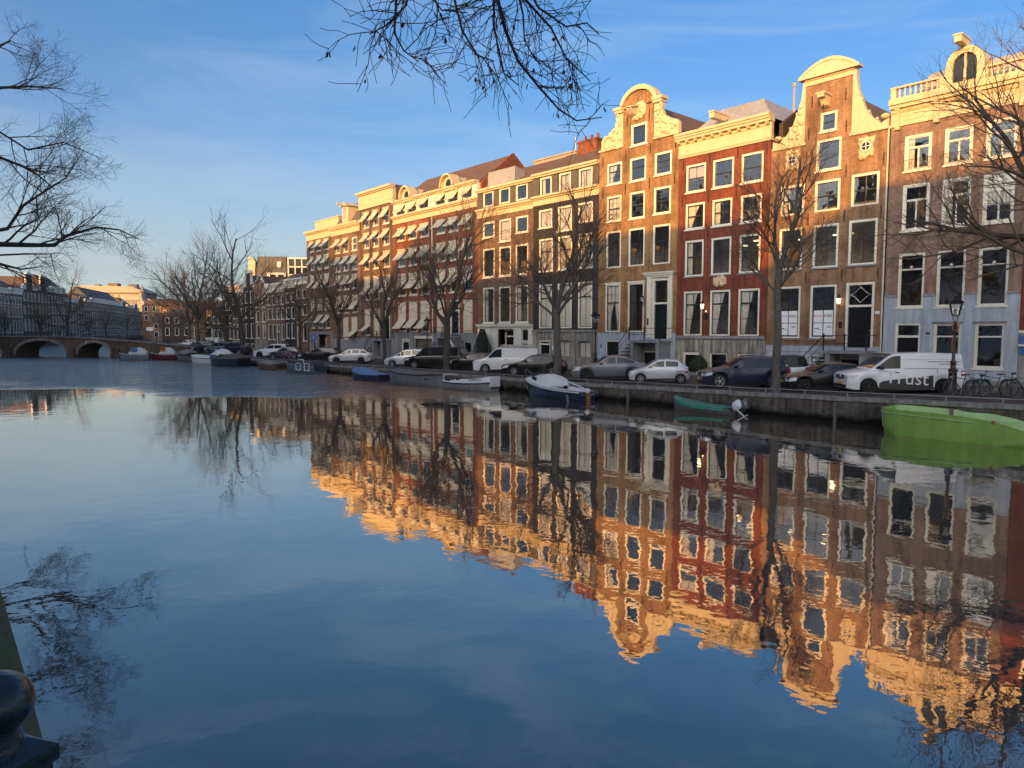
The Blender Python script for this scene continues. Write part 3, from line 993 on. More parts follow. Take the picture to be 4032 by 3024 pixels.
for i, q in enumerate(r3):
    w_ = window(h_, *q, fw=0.13, sash='white_paint', sw=0.06, bar=0.09, rows=1, split=0.68, cols=2, top_cols=1, cur='e' if i == 0 else None)
    g_ = MB()
    a, c, e = q[0] - 0.02, q[1] + 0.02, q[2]
    g_.bar((a, -0.16, e + 0.62), (c, -0.16, e + 0.62), 0.025).bar((a, -0.16, e + 0.06), (c, -0.16, e + 0.06), 0.02)
    for k in range(10):
        x = lerp(a, c, k / 9)
        g_.bar((x, -0.16, e + 0.06), (x + 0.06 * (-1) ** k, -0.16, e + 0.34), 0.012).bar((x + 0.06 * (-1) ** k, -0.16, e + 0.34), (x, -0.16, e + 0.62), 0.012)
    for x in (a, c):
        g_.bar((x, -0.16, e + 0.62), (x, 0, e + 0.62), 0.02).bar((x, -0.16, e + 0.06), (x, 0, e + 0.06), 0.02)
    g_.build('window_guard', 'iron_black', w_)
for i, q in enumerate(r2):
    window(h_, *q, fw=0.13, sash='white_paint', sw=0.06, bar=0.09, rows=1, split=0.68, cols=2, top_cols=1, cur=[None, 'e', ('c', 0.35)][i])
for q in r1:
    w_ = window(h_, *q, fw=0.1, sash='ivory_paint', rows=1, split=0.72, cols=1, frame='ivory_paint')
    MB().ball(((q[0] + q[1]) / 2, 0.02, lerp(q[2], q[3], 0.74)), 0.09, 8, 5).build('roller_knob', 'ivory_paint', w_)
door(h_, *g0[0], 2.72, frame='ivory_paint', m='black_door', fw=0.11)
for q in g0[1:]:
    window(h_, *q, fw=0.11, sash='ivory_paint', rows=1, split=0.72, cols=1, frame='ivory_paint')
    box_part(h_, 'drip_mould', 'stone_blue', (q[0] - 0.1, q[1] + 0.1, -0.12, 0, q[3] + 0.02, q[3] + 0.1))
cornice(h_, 0, W5, [(15.2, 15.36, 0.1), (15.36, 16.0, 0.06), (16.0, 16.22, 0.14)], name='frieze')
cornice(h_, -0.02, W5, [(16.22, 16.42, 0.34), (16.42, 16.74, 0.46)])
for x in (0.4, 2.5, 4.6, 6.6):
    MB().prism([(-0.05, 14.98), (-0.2, 15.0), (-0.22, 15.35), (-0.16, 15.5), (-0.24, 15.9), (-0.36, 16.2), (0.0, 16.2)], x - 0.13, x + 0.13, axis='x').build('bracket', 'cream_paint', h_)
for a in (0.62, 2.72, 4.82):
    box_part(h_, 'frieze_panel', 'cream_paint', (a, a + 1.66, -0.085, -0.05, 15.48, 15.86))
    for k in range(14):
        box_part(h_, 'dentil', 'cream_paint', (a + 0.12 * k + 0.02, a + 0.12 * k + 0.085, -0.2, -0.1, 16.06, 16.2)) if k < 14 else None
BAL = []
for a, c, p0, p1 in ((0.0, 2.92, 0.3, 2.62), (4.76, W5, 5.0, 6.7)):
    BAL.append(MB().box(a + 0.02, p0, -0.3, -0.02, 16.74, 17.36).box(p1, c - 0.02, -0.3, -0.02, 16.74, 17.36).box(a, c, -0.33, 0.0, 17.36, 17.46).box(p0, p1, -0.28, -0.04, 16.742, 16.82).build('balustrade', 'cream_paint', h_))
bm = MB().lathe([(0.075, 0), (0.075, 0.06), (0.045, 0.1), (0.085, 0.2), (0.06, 0.34), (0.04, 0.44), (0.075, 0.5), (0.075, 0.54)], 8).mesh('baluster', 'cream_paint', 50)
for x in [0.46 + 0.29 * i for i in range(8)] + [5.15 + 0.28 * i for i in range(6)]:
    put('baluster', bm, BAL[0 if x < 4 else 1], (x, -0.16, 16.82))
# arched dormer
cx, rr = 3.83, 0.95
arc = lambda r, n=12, c=cx, z=17.9: [(c - r * cos(pi * i / n), z + r * sin(pi * i / n)) for i in range(n + 1)]
out_ = [(cx - rr, 16.74)] + arc(rr) + [(cx + rr, 16.74)]
inn = [(cx - 0.6, 16.95)] + arc(0.6) + [(cx + 0.6, 16.95)]
mb = MB()
n = len(out_)
for y_, fl in ((-0.2, 0), (0.1, 1)):
    vs_ = [(x, y_, z) for x, z in out_] + [(x, y_, z) for x, z in inn]
    mb.add(vs_, [((i, i + 1, n + i + 1, n + i) if not fl else (n + i, n + i + 1, i + 1, i)) for i in range(n - 1)])
mb.add([(x, -0.2, z) for x, z in out_] + [(x, 2.6, z) for x, z in out_], [(i, i + n, i + n + 1, i + 1) for i in range(n - 1)])
mb.add([(x, -0.2, z) for x, z in inn] + [(x, 0.1, z) for x, z in inn], [(i, i + 1, i + n + 1, i + n) for i in range(n - 1)])
mb.box(cx - 0.75, cx + 0.75, -0.22, 0.0, 16.75, 16.95)
dm = mb.build('dormer', 'cream_paint', h_)
box_part(dm, 'mullion', 'cream_paint', (cx - 0.06, cx + 0.06, -0.12, -0.02, 16.95, 18.49))
MB().prism(inn, -0.02, 0.0).build('pane', 'car_glass', dm)
MB().box(cx - 0.28, cx + 0.08, -1.15, 0.3, 18.86, 19.2).box(cx - 0.33, cx + 0.13, -1.2, 0.3, 19.2, 19.28).build('hoist_beam', 'cream_paint', dm)
MB().add([(0.9, 0.5, 16.7), (W5, 0.5, 16.7), (W5, 10, 16.7), (0.9, 10, 16.7), (1.6, 1.3, 18.25), (W5, 1.3, 18.25), (W5, 9, 18.25), (1.6, 9, 18.25)], [(0, 1, 5, 4), (1, 2, 6, 5), (2, 3, 7, 6), (3, 0, 4, 7), (4, 5, 6, 7)]).build('roof', 'zinc_roof', h_)
MB().tube([(-0.1, -0.09, 0.2), (-0.1, -0.09, 15.1), (-0.04, -0.09, 15.3)], 0.05, 6).build('drain_pipe', 'ivory_paint', h_, smooth=60)
box_part(h_, 'number_plate', 'iron_black', (2.38, 2.62, -0.06, -0.045, 2.86, 2.96))

# ------------------------------------------------------------------ big neck gable house
h4 = h_ = house('orange brown brick neck gable house with curved pediment and side scrolls', FX + 32.17, FY, 7.6)
W4 = 7.6
r3 = [(3.17, 4.79, 13.38, 15.35)]
tp = [(3.37, 4.46, 15.84, 17.05)]
r2 = [(0.78, 2.46, 10.78, 12.76), (3.14, 4.8, 10.78, 12.76), (5.49, 7.18, 10.83, 12.81)]
r1 = [(0.77, 2.4, 7.17, 9.94), (3.12, 4.8, 7.17, 9.94), (5.43, 7.17, 7.19, 9.98)]
r0 = [(0.66, 2.39, 2.57, 6.04), (3.06, 4.79, 2.57, 6.04)]
dr = (5.4, 7.14, 2.0, 6.08)
bs = [(0.7, 2.32, 0.1, 1.45), (3.1, 4.3, 0.5, 1.49)]
bd = (5.1, 6.7, -0.3, 1.55)
wall(h_, [(0, W4, -0.5, 15.3), (2.36, 5.38, 15.3, 18.95)], r3 + tp + r2 + r1 + r0 + [dr] + bs + [bd], 'brick_orange')
facing(h_, [(0, W4, -0.4, 2.06)], [(a, c, e, min(g, 2.07)) for a, c, e, g in bs + [bd] + [dr]], 'stucco_blue')
box_part(h_, 'plinth_band', 'stone_blue', (0, 5.4, -0.07, 0, 2.06, 2.12), (7.14, W4, -0.07, 0, 2.06, 2.12), (0, 5.1, -0.06, 0, 1.64, 1.7))
rooms(h_, W4, [2.0, 6.6, 10.3, 13.1], 15.2)
window(h_, *r3[0], fw=0.16, cols=2, rows=0)
window(h_, *tp[0], fw=0.16, cols=1, rows=1)
for i, q in enumerate(r2):
    window(h_, *q, fw=0.16, cols=2, rows=1, cur=['e', None, None][i], sill=False)
for i, q in enumerate(r1):
    window(h_, *q, fw=0.15, cols=2, rows=1, split=0.55, sill='s')
lit(h_, (1.5, 2.2, 9.4, 1.0), (4.0, 2.4, 9.5, 1.3))
for q in r0:
    w_ = window(h_, *q, fw=0.14, cols=2, rows=2, split=0.56, sill='s')
    a, c = q[0] + 0.2, q[1] - 0.2
    mw, z0 = (c - a) / 2, q[2] + 0.16
    for k, (txt, sz, mm, px_, pz) in enumerate((('ROOK.', 0.2, 'ink_red', 0, 1), ('KIEK', 0.27, 'ink', 1, 1), ('§', 0.13, 'ink', 0, 0), ('§§§', 0.15, 'ink', 1, 0))):
        pc = box_part(w_, 'poster', 'poster_paper', (a + px_ * mw + 0.03, a + (px_ + 1) * mw - 0.03, 0.094, 0.098, z0 + pz * 0.84 + 0.03, z0 + (pz + 1) * 0.84 - 0.02))
        if txt == '§':
            box_part(pc, 'print_mark', 'ink', (a + 0.1, a + 0.4, 0.088, 0.092, z0 + 0.46, z0 + 0.51), (a + 0.3, a + 0.55, 0.088, 0.092, z0 + 0.4, z0 + 0.43))
        elif txt == '§§§':
            for j in range(3):
                box_part(pc, 'print_mark', 'ink', (a + mw + 0.26 + 0.1 * j, a + mw + 0.31 + 0.1 * j, 0.088, 0.092, z0 + 0.52, z0 + 0.64))
        else:
            put('lettering', text_mesh(txt, sz, 'lettering', mm), pc, (a + (px_ + 0.5) * mw, 0.0905, z0 + (pz + 0.55) * 0.84 - 0.06 * (1 - pz)), rot=(pi / 2, 0, 0))
    # pale grid bars of the upper sash
d_ = door(h_, *dr, 4.62, m='black_door', fw=0.15, panels=2)
MB().tube([(6.27 + 0.62 * x, 0.07, 5.32 + 0.5 * z) for x, z in ((-1, 0), (-0.6, 0.25), (-0.3, 0.6), (0, 1), (0.3, 0.6), (0.6, 0.25), (1, 0), (0.6, -0.25), (0.3, -0.6), (0, -1), (-0.3, -0.6), (-0.6, -0.25), (-1, 0))], 0.018, 4).build('fanlight_tracery', 'ivory_paint', d_)
for q in bs:
    w_ = window(h_, *q, fw=0.12, cols=2, rows=0, sill=False)
    box_part(w_, 'poster', 'poster_paper', (q[0] + 0.2, (q[0] + q[1]) / 2 - 0.05, 0.094, 0.098, q[2] + 0.15, q[3] - 0.25), ((q[0] + q[1]) / 2 + 0.05, q[1] - 0.2, 0.094, 0.098, q[2] + 0.15, q[3] - 0.25))
door(h_, *bd, 1.3, m='black_door', fw=0.12)
box_part(h_, 'house_number', 'sign_white', (7.22, 7.5, -0.03, -0.001, 4.1, 4.28))
stoop(h_, 4.72, 7.35, 1.82, 1.5, 7, -1, 1.7)
wall_lantern(h_, 5.05, 5.0, True, 0.25)
box_part(h_, 'letter_box', 'iron_black', (5.02, 5.2, -0.08, -0.001, 3.25, 3.65))
iron_ties(h_, [(2.78, 13.2), (5.13, 13.1), (7.38, 13.5), (2.75, 10.35), (5.12, 10.3), (7.33, 10.35), (2.72, 6.6), (5.08, 6.6), (7.3, 6.6), (5.05, 15.9), (2.62, 15.9), (4.95, 17.9), (2.78, 17.9)])
# gable top
ent = cornice(h_, 2.3, 5.46, [(18.95, 19.25, 0.08), (19.25, 19.36, 0.16)], m='carved_stone', name='entablature')
aw = 1.95
seg_ = [(3.87 - aw, 19.36)] + [(3.87 + aw * (-1 + i / 7), 19.5 + 0.88 * sin(pi * i / 14) ** 0.9) for i in range(0, 15)] + [(3.87 + aw, 19.36)]
MB().prism(seg_, -0.3, 0.35).build('pediment', 'carved_stone', h_)
seg2 = [(3.87 + (aw - 0.28) * (-1 + i / 7), 19.5 + 0.62 * sin(pi * i / 14) ** 0.9) for i in range(0, 15)]
mb = MB()
for i in range(14):
    mb.bar((seg2[i][0], -0.31, seg2[i][1] + 0.06), (seg2[i + 1][0], -0.31, seg2[i + 1][1] + 0.06), 0.08, 0.05)
mb.box(2.05, 5.7, -0.36, 0.3, 19.34, 19.46)
mb.build('pediment_moulding', 'carved_stone', h_)
carve(h_, [(3.0, 19.55), (4.75, 19.55), (4.4, 19.85), (3.87, 19.98), (3.3, 19.85)], 5, blobs=10, name='pediment_carving', th=-0.28)
wr = [(5.39, 15.38), (5.39, 19.25), (5.58, 19.25), (5.62, 18.6), (5.68, 18.2), (5.74, 17.95), (5.86, 17.7), (5.9, 17.45), (6.04, 17.42), (6.0, 17.25), (6.08, 17.0), (6.2, 16.7), (6.34, 16.5), (6.42, 16.52), (6.45, 16.35), (6.6, 16.12), (6.8, 15.94), (6.94, 15.93), (6.98, 15.8), (7.12, 15.65), (7.2, 15.62), (7.3, 15.72), (7.6, 15.84), (7.6, 15.38)]
MB().prism(wr, -0.04, 0.32).box(5.3, 7.62, -0.12, 0.34, 15.22, 15.38).build('scroll_wing', 'carved_stone', h_)
wl = [(7.74 - x, z) for x, z in wr][::-1]
carve(h_, [(x if x > 0.13 else 0.14, z) for x, z in wl], 11, blobs=16, name='scroll_wing', th=0.32)
box_part(h_, 'scroll_base', 'carved_stone', (0.1, 2.45, -0.12, 0.34, 15.22, 15.375))
for x in (7.35, 0.42):
    MB().ball((x, 0.1, 16.02), 0.28, 12, 8, sz=0.65).build('ball_finial', 'carved_stone', h_, smooth=60)
for x, z in ((6.4, 16.5), (6.9, 15.95), (1.34, 16.5), (0.9, 15.95)):
    MB().ball((x, 0.0, z), 0.1, 8, 6).build('boss', 'carved_stone', h_, smooth=60)
for x in (6.34, 1.58):
    q = [(x - 0.5, 13.76), (x - 0.42, 13.95), (x - 0.46, 14.2), (x - 0.36, 14.42), (x - 0.48, 14.62), (x - 0.5, 15.0), (x - 0.2, 14.92), (x, 15.02), (x + 0.2, 14.92), (x + 0.5, 15.0), (x + 0.48, 14.62), (x + 0.36, 14.42), (x + 0.46, 14.2), (x + 0.42, 13.95), (x + 0.5, 13.76), (x + 0.2, 13.84), (x, 13.72), (x - 0.2, 13.84)]
    ov = carve(h_, q, int(x * 10), blobs=9, name='oval_surround', th=-0.01, avoid=(x, 14.4, 0.3))
    MB().lathe([(0.25, -0.16), (0.33, -0.16), (0.33, -0.05), (0.25, -0.05)], 20, (x, 0, 14.4), axis='y', cap=False).build('oval_frame', 'white_paint', ov)
    MB().lathe([(0.001, -0.11), (0.26, -0.11), (0.26, -0.1)], 16, (x, 0, 14.4), axis='y').build('pane', 'car_glass', ov)
    box_part(ov, 'glazing_bar', 'white_paint', (x - 0.02, x + 0.02, -0.15, -0.112, 14.15, 14.65), (x - 0.25, x - 0.02, -0.15, -0.112, 14.38, 14.42), (x + 0.02, x + 0.25, -0.15, -0.112, 14.38, 14.42))
MB().prism([(-0.05, 17.3), (-0.35, 17.4), (-0.62, 17.75), (-0.95, 17.8), (-0.95, 17.98), (-0.02, 18.05)], 3.56, 4.0, axis='x').box(3.48, 4.08, -1.0, 0.0, 17.98, 18.1).build('hoist_hood', 'carved_stone', h_)
MB().bar((3.78, -0.55, 17.4), (3.78, -0.55, 17.1), 0.06).build('hoist_hook', 'iron_black', h_)
MB().prism([(0.6, 15.3), (3.8, 18.9), (7.0, 15.3)], 0.9, 10.5).build('roof', 'tile_roof', h_)

# ------------------------------------------------------------------ red house with flat cornice
h3 = h_ = house('deep red brick house with cream bracketed cornice and grey metal roof', FX + 24.64, FY, 7.5)
W3 = 7.5
r3 = [(0.65, 2.37, 13.44, 15.46), (2.97, 4.69, 13.44, 15.46), (5.29, 6.98, 13.44, 15.46)]
r2 = [(0.66, 2.34, 10.69, 12.6), (2.98, 4.62, 10.69, 12.6), (5.3, 6.94, 10.69, 12.6)]
r1 = [(0.66, 2.31, 7.16, 9.85), (2.96, 4.62, 7.16, 9.85), (5.28, 6.92, 7.16, 9.85)]
r0 = [(0.63, 2.27, 2.7, 6.03), (2.95, 4.64, 2.7, 6.03), (5.28, 6.95, 2.7, 6.03)]
bs = [(0.69, 2.13, -0.3, 1.44), (3.05, 4.51, 0.2, 1.42), (5.33, 6.84, 0.2, 1.41)]
wall(h_, [(0, W3, -0.5, 16.1)], r3 + r2 + r1 + r0 + bs, 'brick_red')
facing(h_, [(0, W3, -0.4, 2.46)], bs, 'stone_stained', y0=-0.05, ret=0.06)
for i in range(5):
    box_part(h_, 'stone_slab', 'stone_stained', (0.06 + 1.49 * i, 1.49 + 1.49 * i, -0.075, -0.052, 1.52, 2.42))
box_part(h_, 'plinth_ledge', 'stone_blue', (0, W3, -0.18, 0.02, 2.46, 2.68))
rooms(h_, W3, [2.6, 6.6, 10.3, 13.1], 16)
for i, q in enumerate(r3):
    window(h_, *q, fw=0.15, cols=2, rows=1, cur=[('b', 0.45), None, None][i])
for i, q in enumerate(r2):
    window(h_, *q, fw=0.15, cols=2, rows=1, cur=['l', 'e', None][i])
for i, q in enumerate(r1):
    window(h_, *q, fw=0.15, cols=2, rows=1, sill='s', split=0.55, cur=[('e', 0), None, None][i])
lit(h_, (3.9, 2.2, 9.35, 1.5), (6.2, 2.2, 9.3, 1.6), (6.0, 1.2, 9.5, 0.6))
for q in r0:
    window(h_, *q, fw=0.14, cols=2, rows=(2, 1), split=0.72, cur='l', sill=False)
door(h_, *bs[0], 1.3, m='black_door', fw=0.13)
for q in bs[1:]:
    window(h_, *q, fw=0.1, cols=4, rows=1, sill=False)
carve(h_, [(3.22, 6.43), (4.29, 6.43), (4.29, 6.97), (3.22, 6.97)], 3, blobs=12, name='stone_plaque', th=-0.01)
cornice(h_, -0.02, W3 + 0.05, [(16.05, 16.2, 0.1), (16.2, 16.28, 0.16), (16.28, 17.05, 0.07)], name='frieze')
cornice(h_, -0.1, W3 + 0.1, [(17.28, 17.46, 0.42), (17.46, 17.62, 0.52), (17.62, 17.8, 0.62)])
box_part(h_, 'cornice_soffit', 'cream_paint', (-0.06, W3 + 0.06, -0.12, 0.2, 17.05, 17.28))
bk = MB().prism([(-0.1, 17.06), (-0.3, 17.1), (-0.4, 17.27), (-0.1, 17.27)], -0.11, 0.11, axis='x').mesh('bracket', 'cream_paint')
for i in range(11):
    put('bracket', bk, h_, (0.15 + 0.72 * i, -0.02, 0))
hip_roof(h_, W3, 17.6, 19.75, 2.0, 10.0, 0.4, 'zinc_roof', 0.2)
MB().prism([(-0.6, 18.35), (0.9, 18.35), (1.5, 18.75), (-0.6, 18.75)], 2.95, 3.35, axis='x').box(2.9, 3.4, -0.66, 1.6, 18.75, 18.86).build('hoist_beam', 'cream_paint', h_)
MB().tube([(7.5, 3, 17.5), (7.5, 3, 20.2)], 0.09, 6).tube([(7.5, 3, 20.2), (7.5, 3, 20.5)], 0.14, 6).build('flue', 'zinc_roof', h_)
MB().prism([(1.0, 15.5), (10.0, 15.5), (10, 16.5), (4.2, 19.2), (1.0, 17.3)], W3 + 0.02, W3 + 0.3, axis='x').build('party_wall', 'brick_dark', h_)
box_part(h_, 'letter_box', 'iron_black', (2.5, 2.78, -0.1, -0.001, 3.9, 4.35))
wall_lantern(h_, 2.62, 4.9, True, 0.5)
MB().ball((2.72, -0.14, 4.5), 0.05).build('bell_light', 'lamp_glow', h_)
iron_ties(h_, [(0.4, 15.6), (2.68, 15.7), (5.0, 15.7), (7.2, 15.7), (0.35, 12.9), (2.66, 12.95), (4.96, 13.0), (0.33, 10.2), (2.65, 10.2), (4.95, 10.2), (0.3, 6.5), (2.6, 6.5), (4.95, 6.5), (7.2, 6.5)], 0.9)

# ------------------------------------------------------------------ arched neck gable with carved wings
h2 = h_ = house('tan brick neck gable house with round arched top and carved white wings', FX + 16.53, FY, 8.08)
W2 = 8.08
gw = [(3.37, 5.0, 17.9, 19.6)]
r3 = [(0.87, 2.47, 15.2, 16.92), (3.3, 4.95, 15.1, 16.94), (5.78, 7.42, 15.2, 16.92)]
r2 = [(0.85, 2.45, 12.16, 14.24), (3.3, 4.88, 12.12, 14.24), (5.75, 7.39, 12.2, 14.26)]
r1 = [(0.84, 2.45, 8.3, 11.34), (3.24, 4.9, 8.3, 11.34), (5.72, 7.4, 8.3, 11.36)]
r0 = [(0.8, 2.45, 2.96, 6.96), (3.24, 4.92, 2.96, 6.96)]
dr = (5.75, 7.4, 2.4, 7.2)
bs = [(0.9, 2.42, 0.7, 2.23), (3.35, 4.6, 0.7, 2.24)]
bd = (4.9, 6.45, -0.3, 1.68)
wall(h_, [(0, W2, -0.5, 18.1), (2.57, 5.72, 18.1, 21.0)], gw + r3 + r2 + r1 + r0 + [dr] + bs + [bd], 'brick_tan')
facing(h_, [(0, W2, -0.4, 2.86)], [(a, c, e, min(g, 2.87)) for a, c, e, g in bs + [bd, dr]], 'stucco_blue')
box_part(h_, 'plinth_band', 'stone_stained', (0, 5.3, -0.09, 0, 2.86, 2.95), (7.6, W2, -0.09, 0, 2.86, 2.95))
rooms(h_, W2, [2.7, 7.6, 11.8, 14.8], 18)
window(h_, *gw[0], fw=0.2, cols=2, rows=0)
for i, q in enumerate(r3):
    window(h_, *q, fw=0.17, cols=3 if i != 1 else 2, rows=(2, 1) if i != 1 else 1, split=0.62, cur=['l', None, None][i], bar=0.022)
    MB().prism([(lerp(q[0], q[1], k / 8), q[3] + 0.2 * sin(pi * k / 8)) for k in range(9)], 0.02, 0.12).build('arched_head', 'white_paint', h_)
for i, q in enumerate(r2):
    window(h_, *q, fw=0.17, cols=3, rows=2, cur=['c', None, None][i], bar=0.022)
for i, q in enumerate(r1):
    window(h_, *q, fw=0.15, cols=3, rows=(3, 2), split=0.6, bar=0.02, sill=False)
for i, q in enumerate(r0):
    window(h_, *q, fw=0.14, cols=3, rows=(3, 2), split=0.62, bar=0.02, cur=['ll', 'd'][i], sill=False)
    box_part(h_, 'window_head', 'white_paint', (q[0] - 0.05, q[1] + 0.05, -0.06, 0.02, q[3], q[3] + 0.12))
lit(h_, (4.4, 1.6, 4.3, 0.5))
d_ = door(h_, *dr, 5.22, m='green_door', fw=0.2, panels=3)
MB().tube([(6.57 + 0.44 * cos(2 * pi * k / 16), 0.08, 6.15 + 0.72 * sin(2 * pi * k / 16)) for k in range(17)], 0.02, 4).tube([(6.57 - 0.4, 0.08, 5.55), (6.57, 0.08, 6.15), (6.57 + 0.4, 0.08, 5.55)], 0.02, 4).build('fanlight_tracery', 'dark_sash', d_)
sd = MB().box(5.28, 5.73, -0.12, 0.0, 2.5, 7.25).box(7.42, 7.72, -0.12, 0.0, 2.5, 7.25).box(5.2, 7.8, -0.16, 0.0, 7.25, 7.42).box(5.1, 7.9, -0.3, 0.0, 7.42, 7.56).box(5.0, 8.0, -0.4, 0.0, 7.56, 7.66)
sd.build('door_surround', 'white_paint', h_)
for q in bs:
    window(h_, *q, fw=0.1, cols=2, rows=2, sill=False)
door(h_, *bd, 1.4, m='black_door', fw=0.12)
stoop(h_, 4.7, 7.7, 2.3, 1.6, 7, -1, 2.0)
wall_lantern(h_, 5.0, 5.6, False, 0.35)
box_part(h_, 'bell_plate', 'iron_black', (5.36, 5.5, -0.15, -0.122, 3.5, 4.05))
box_part(h_, 'blue_plate', 'sign_blue', (0.32, 0.5, -0.065, -0.042, 1.6, 1.9))
iron_ties(h_, [(0.4, 17.2), (2.88, 17.3), (5.35, 17.4), (7.75, 17.4), (0.4, 14.6), (2.88, 14.6), (5.32, 14.7), (7.72, 14.7), (3.0, 20.0), (5.2, 20.0)], 0.85)
arcz = 20.95
cxa, ra_ = 4.15, 1.58
arch_in = [(cxa - ra_ * cos(pi * i / 16), arcz + (ra_ - 0.33) * sin(pi * i / 16)) for i in range(17)]
MB().prism([(2.57, 20.9)] + arch_in + [(5.72, 20.9)], 0.0, 0.9).build('gable_head', 'brick_tan', h_)
arch_out = [(cxa - (ra_ + 0.3) * cos(pi * i / 16), arcz + (ra_ + 0.02) * sin(pi * i / 16)) for i in range(17)]
mb = MB()
for i in range(16):
    q = [arch_in[i], arch_out[i], arch_out[i + 1], arch_in[i + 1]]
    mb.prism(q, -0.22, 0.6)
mb.box(1.85, 2.62, -0.26, 0.5, 20.75, 20.98).box(1.72, 2.62, -0.34, 0.5, 20.98, 21.2)
mb.box(5.68, 6.5, -0.26, 0.5, 20.75, 20.98).box(5.68, 6.62, -0.34, 0.5, 20.98, 21.2)
mb.build('arch_cornice', 'carved_stone', h_)
wr = [(5.73, 18.12), (5.73, 20.75), (6.45, 20.75), (6.5, 20.45), (6.42, 20.2), (6.58, 19.95), (6.55, 19.75), (6.85, 19.65), (7.0, 19.45), (7.25, 19.4), (7.3, 19.2), (7.6, 19.22), (7.9, 19.1), (8.05, 18.85), (8.03, 18.5), (8.06, 18.28), (8.06, 18.12)]
carve(h_, wr, 21, blobs=30)
carve(h_, [(8.29 - x if x < 8.2 else 0.05, z) for x, z in wr][::-1], 22, blobs=30)
box_part(h_, 'wing_base', 'carved_stone', (5.68, 8.08, -0.14, 0.3, 18.0, 18.14), (0.0, 2.62, -0.14, 0.3, 18.0, 18.14))
carve(h_, [(3.5, 19.95), (4.5, 19.95), (4.85, 20.3), (4.9, 20.9), (4.5, 21.3), (4.0, 21.2), (3.55, 20.7)], 23, blobs=14, name='carved_crest', th=-0.01)
MB().prism([(-0.06, 20.1), (-0.5, 20.3), (-0.85, 20.6), (-0.85, 20.75), (-0.04, 20.95)], 3.55, 4.05, axis='x').prism([(-0.95, 20.72), (-0.95, 20.82), (-0.02, 21.05), (-0.02, 20.94)], 3.42, 4.18, axis='x').build('hoist_hood', 'carved_stone', h_)
MB().prism([(0.15, 18.0), (4.1, 21.4), (7.95, 18.0)], 0.9, 11).build('roof', 'tile_roof', h_)

# ------------------------------------------------------------------ dark house and brown house under one cornice
def twin(label, x, w, m, att, rows_, basem, cur_att, cur_rows, panelm):
    h_ = house(label, x, FY, w)
    holes = [q for r in rows_ for q in r] + att
    return h_, holes
W1 = 8.2
hb = h_ = house('dark grey painted brick house with tall curtained windows left of the arched gable', FX + 8.33, FY, W1)
att = [(0.9, 2.42, 15.42, 17.08), (3.36, 4.85, 15.42, 17.08), (5.79, 7.41, 15.42, 17.08)]
r3 = [(0.76, 2.52, 12.5, 14.15), (3.25, 4.99, 12.0, 14.15), (5.75, 7.48, 12.5, 14.15)]
r2 = [(0.8, 2.62, 8.53, 11.5), (3.27, 5.04, 8.53, 11.5), (5.78, 7.52, 8.53, 11.5)]
r1 = [(0.79, 2.5, 3.28, 7.32), (3.26, 5.04, 3.28, 7.32), (5.8, 7.5, 3.28, 7.32)]
bs = [(3.29, 4.87, 0.6, 2.18), (5.88, 7.42, 0.6, 2.18)]
bd = (0.87, 2.39, -0.3, 2.16)
wall(h_, [(0, W1, -0.5, 17.3)], att + r3 + r2 + r1 + bs + [bd], 'brick_black')
facing(h_, [(0, W1, -0.4, 2.92)], bs + [bd], 'stucco_grey', y0=-0.05, ret=0.06)
box_part(h_, 'plinth_ledge', 'stucco_grey', (0, W1, -0.2, 0.0, 2.92, 3.0), (0, W1, -0.14, 0.0, 3.0, 3.15))
for x in (0.1, 2.62, 5.12, 7.65):
    box_part(h_, 'pilaster', 'stone_stained', (x, x + 0.45, -0.12, -0.04, -0.3, 2.6), (x - 0.05, x + 0.5, -0.16, -0.04, 2.6, 2.9))
rooms(h_, W1, [2.9, 7.9, 11.9, 15], 17)
for i, q in enumerate(att):
    window(h_, *q, fw=0.17, cols=2, rows=0, cur=['e', 'p', 'p'][i], sill=False)
for i, (a, c) in enumerate(((0.05, 0.8), (2.5, 3.25), (4.95, 5.7), (7.5, 8.15))):
    box_part(h_, 'shutter', 'brown_panel', (a, c, -0.05, 0.0, 15.44, 17.1))
for i, q in enumerate(r3):
    window(h_, *q, fw=0.16, cols=2, rows=0, cur='p', sash='brown_panel')
for i, q in enumerate(r2):
    window(h_, *q, fw=0.16, cols=2, rows=1, split=0.62, cur=['p', 'p', 'c'][i])
for i, q in enumerate(r1):
    window(h_, *q, fw=0.15, cols=2, rows=1, split=0.7, cur='c', sill=False)
for q in bs:
    window(h_, *q, fw=0.1, cols=2, rows=0, cur='c', sill=False, frame='stucco_grey')
door(h_, *bd, 1.8, m='black_door', fw=0.14)
cornice(h_, 0, W1, [(14.6, 14.75, 0.08), (14.75, 15.12, 0.05), (15.12, 15.25, 0.2), (15.25, 15.42, 0.38)], name='cornice')
cornice(h_, 0, W1, [(17.14, 17.3, 0.2), (17.3, 17.48, 0.34)], name='eaves')
box_part(h_, 'letter_box', 'sign_white', (2.75, 2.95, -0.16, -0.122, 1.3, 1.7))
ha = h_ = house('brown brick house with white ground floor front behind the white van', FX - 0.06, FY, 8.38)
W0 = 8.38
att = [(0.93, 2.57, 15.45, 17.0), (3.42, 5.06, 15.45, 17.0), (5.91, 7.6, 15.45, 17.0)]
r3 = [(0.88, 2.7, 12.4, 13.95), (3.42, 5.2, 11.8, 13.95), (5.91, 7.68, 12.4, 13.95)]
r2 = [(0.86, 2.7, 8.42, 11.3), (3.41, 5.2, 8.42, 11.3), (5.88, 7.68, 8.42, 11.3)]
r1 = [(0.88, 2.64, 3.84, 7.4), (3.39, 5.14, 3.84, 7.4), (5.87, 7.7, 3.84, 7.4)]
op = (3.28, 5.65, 0.0, 3.2)
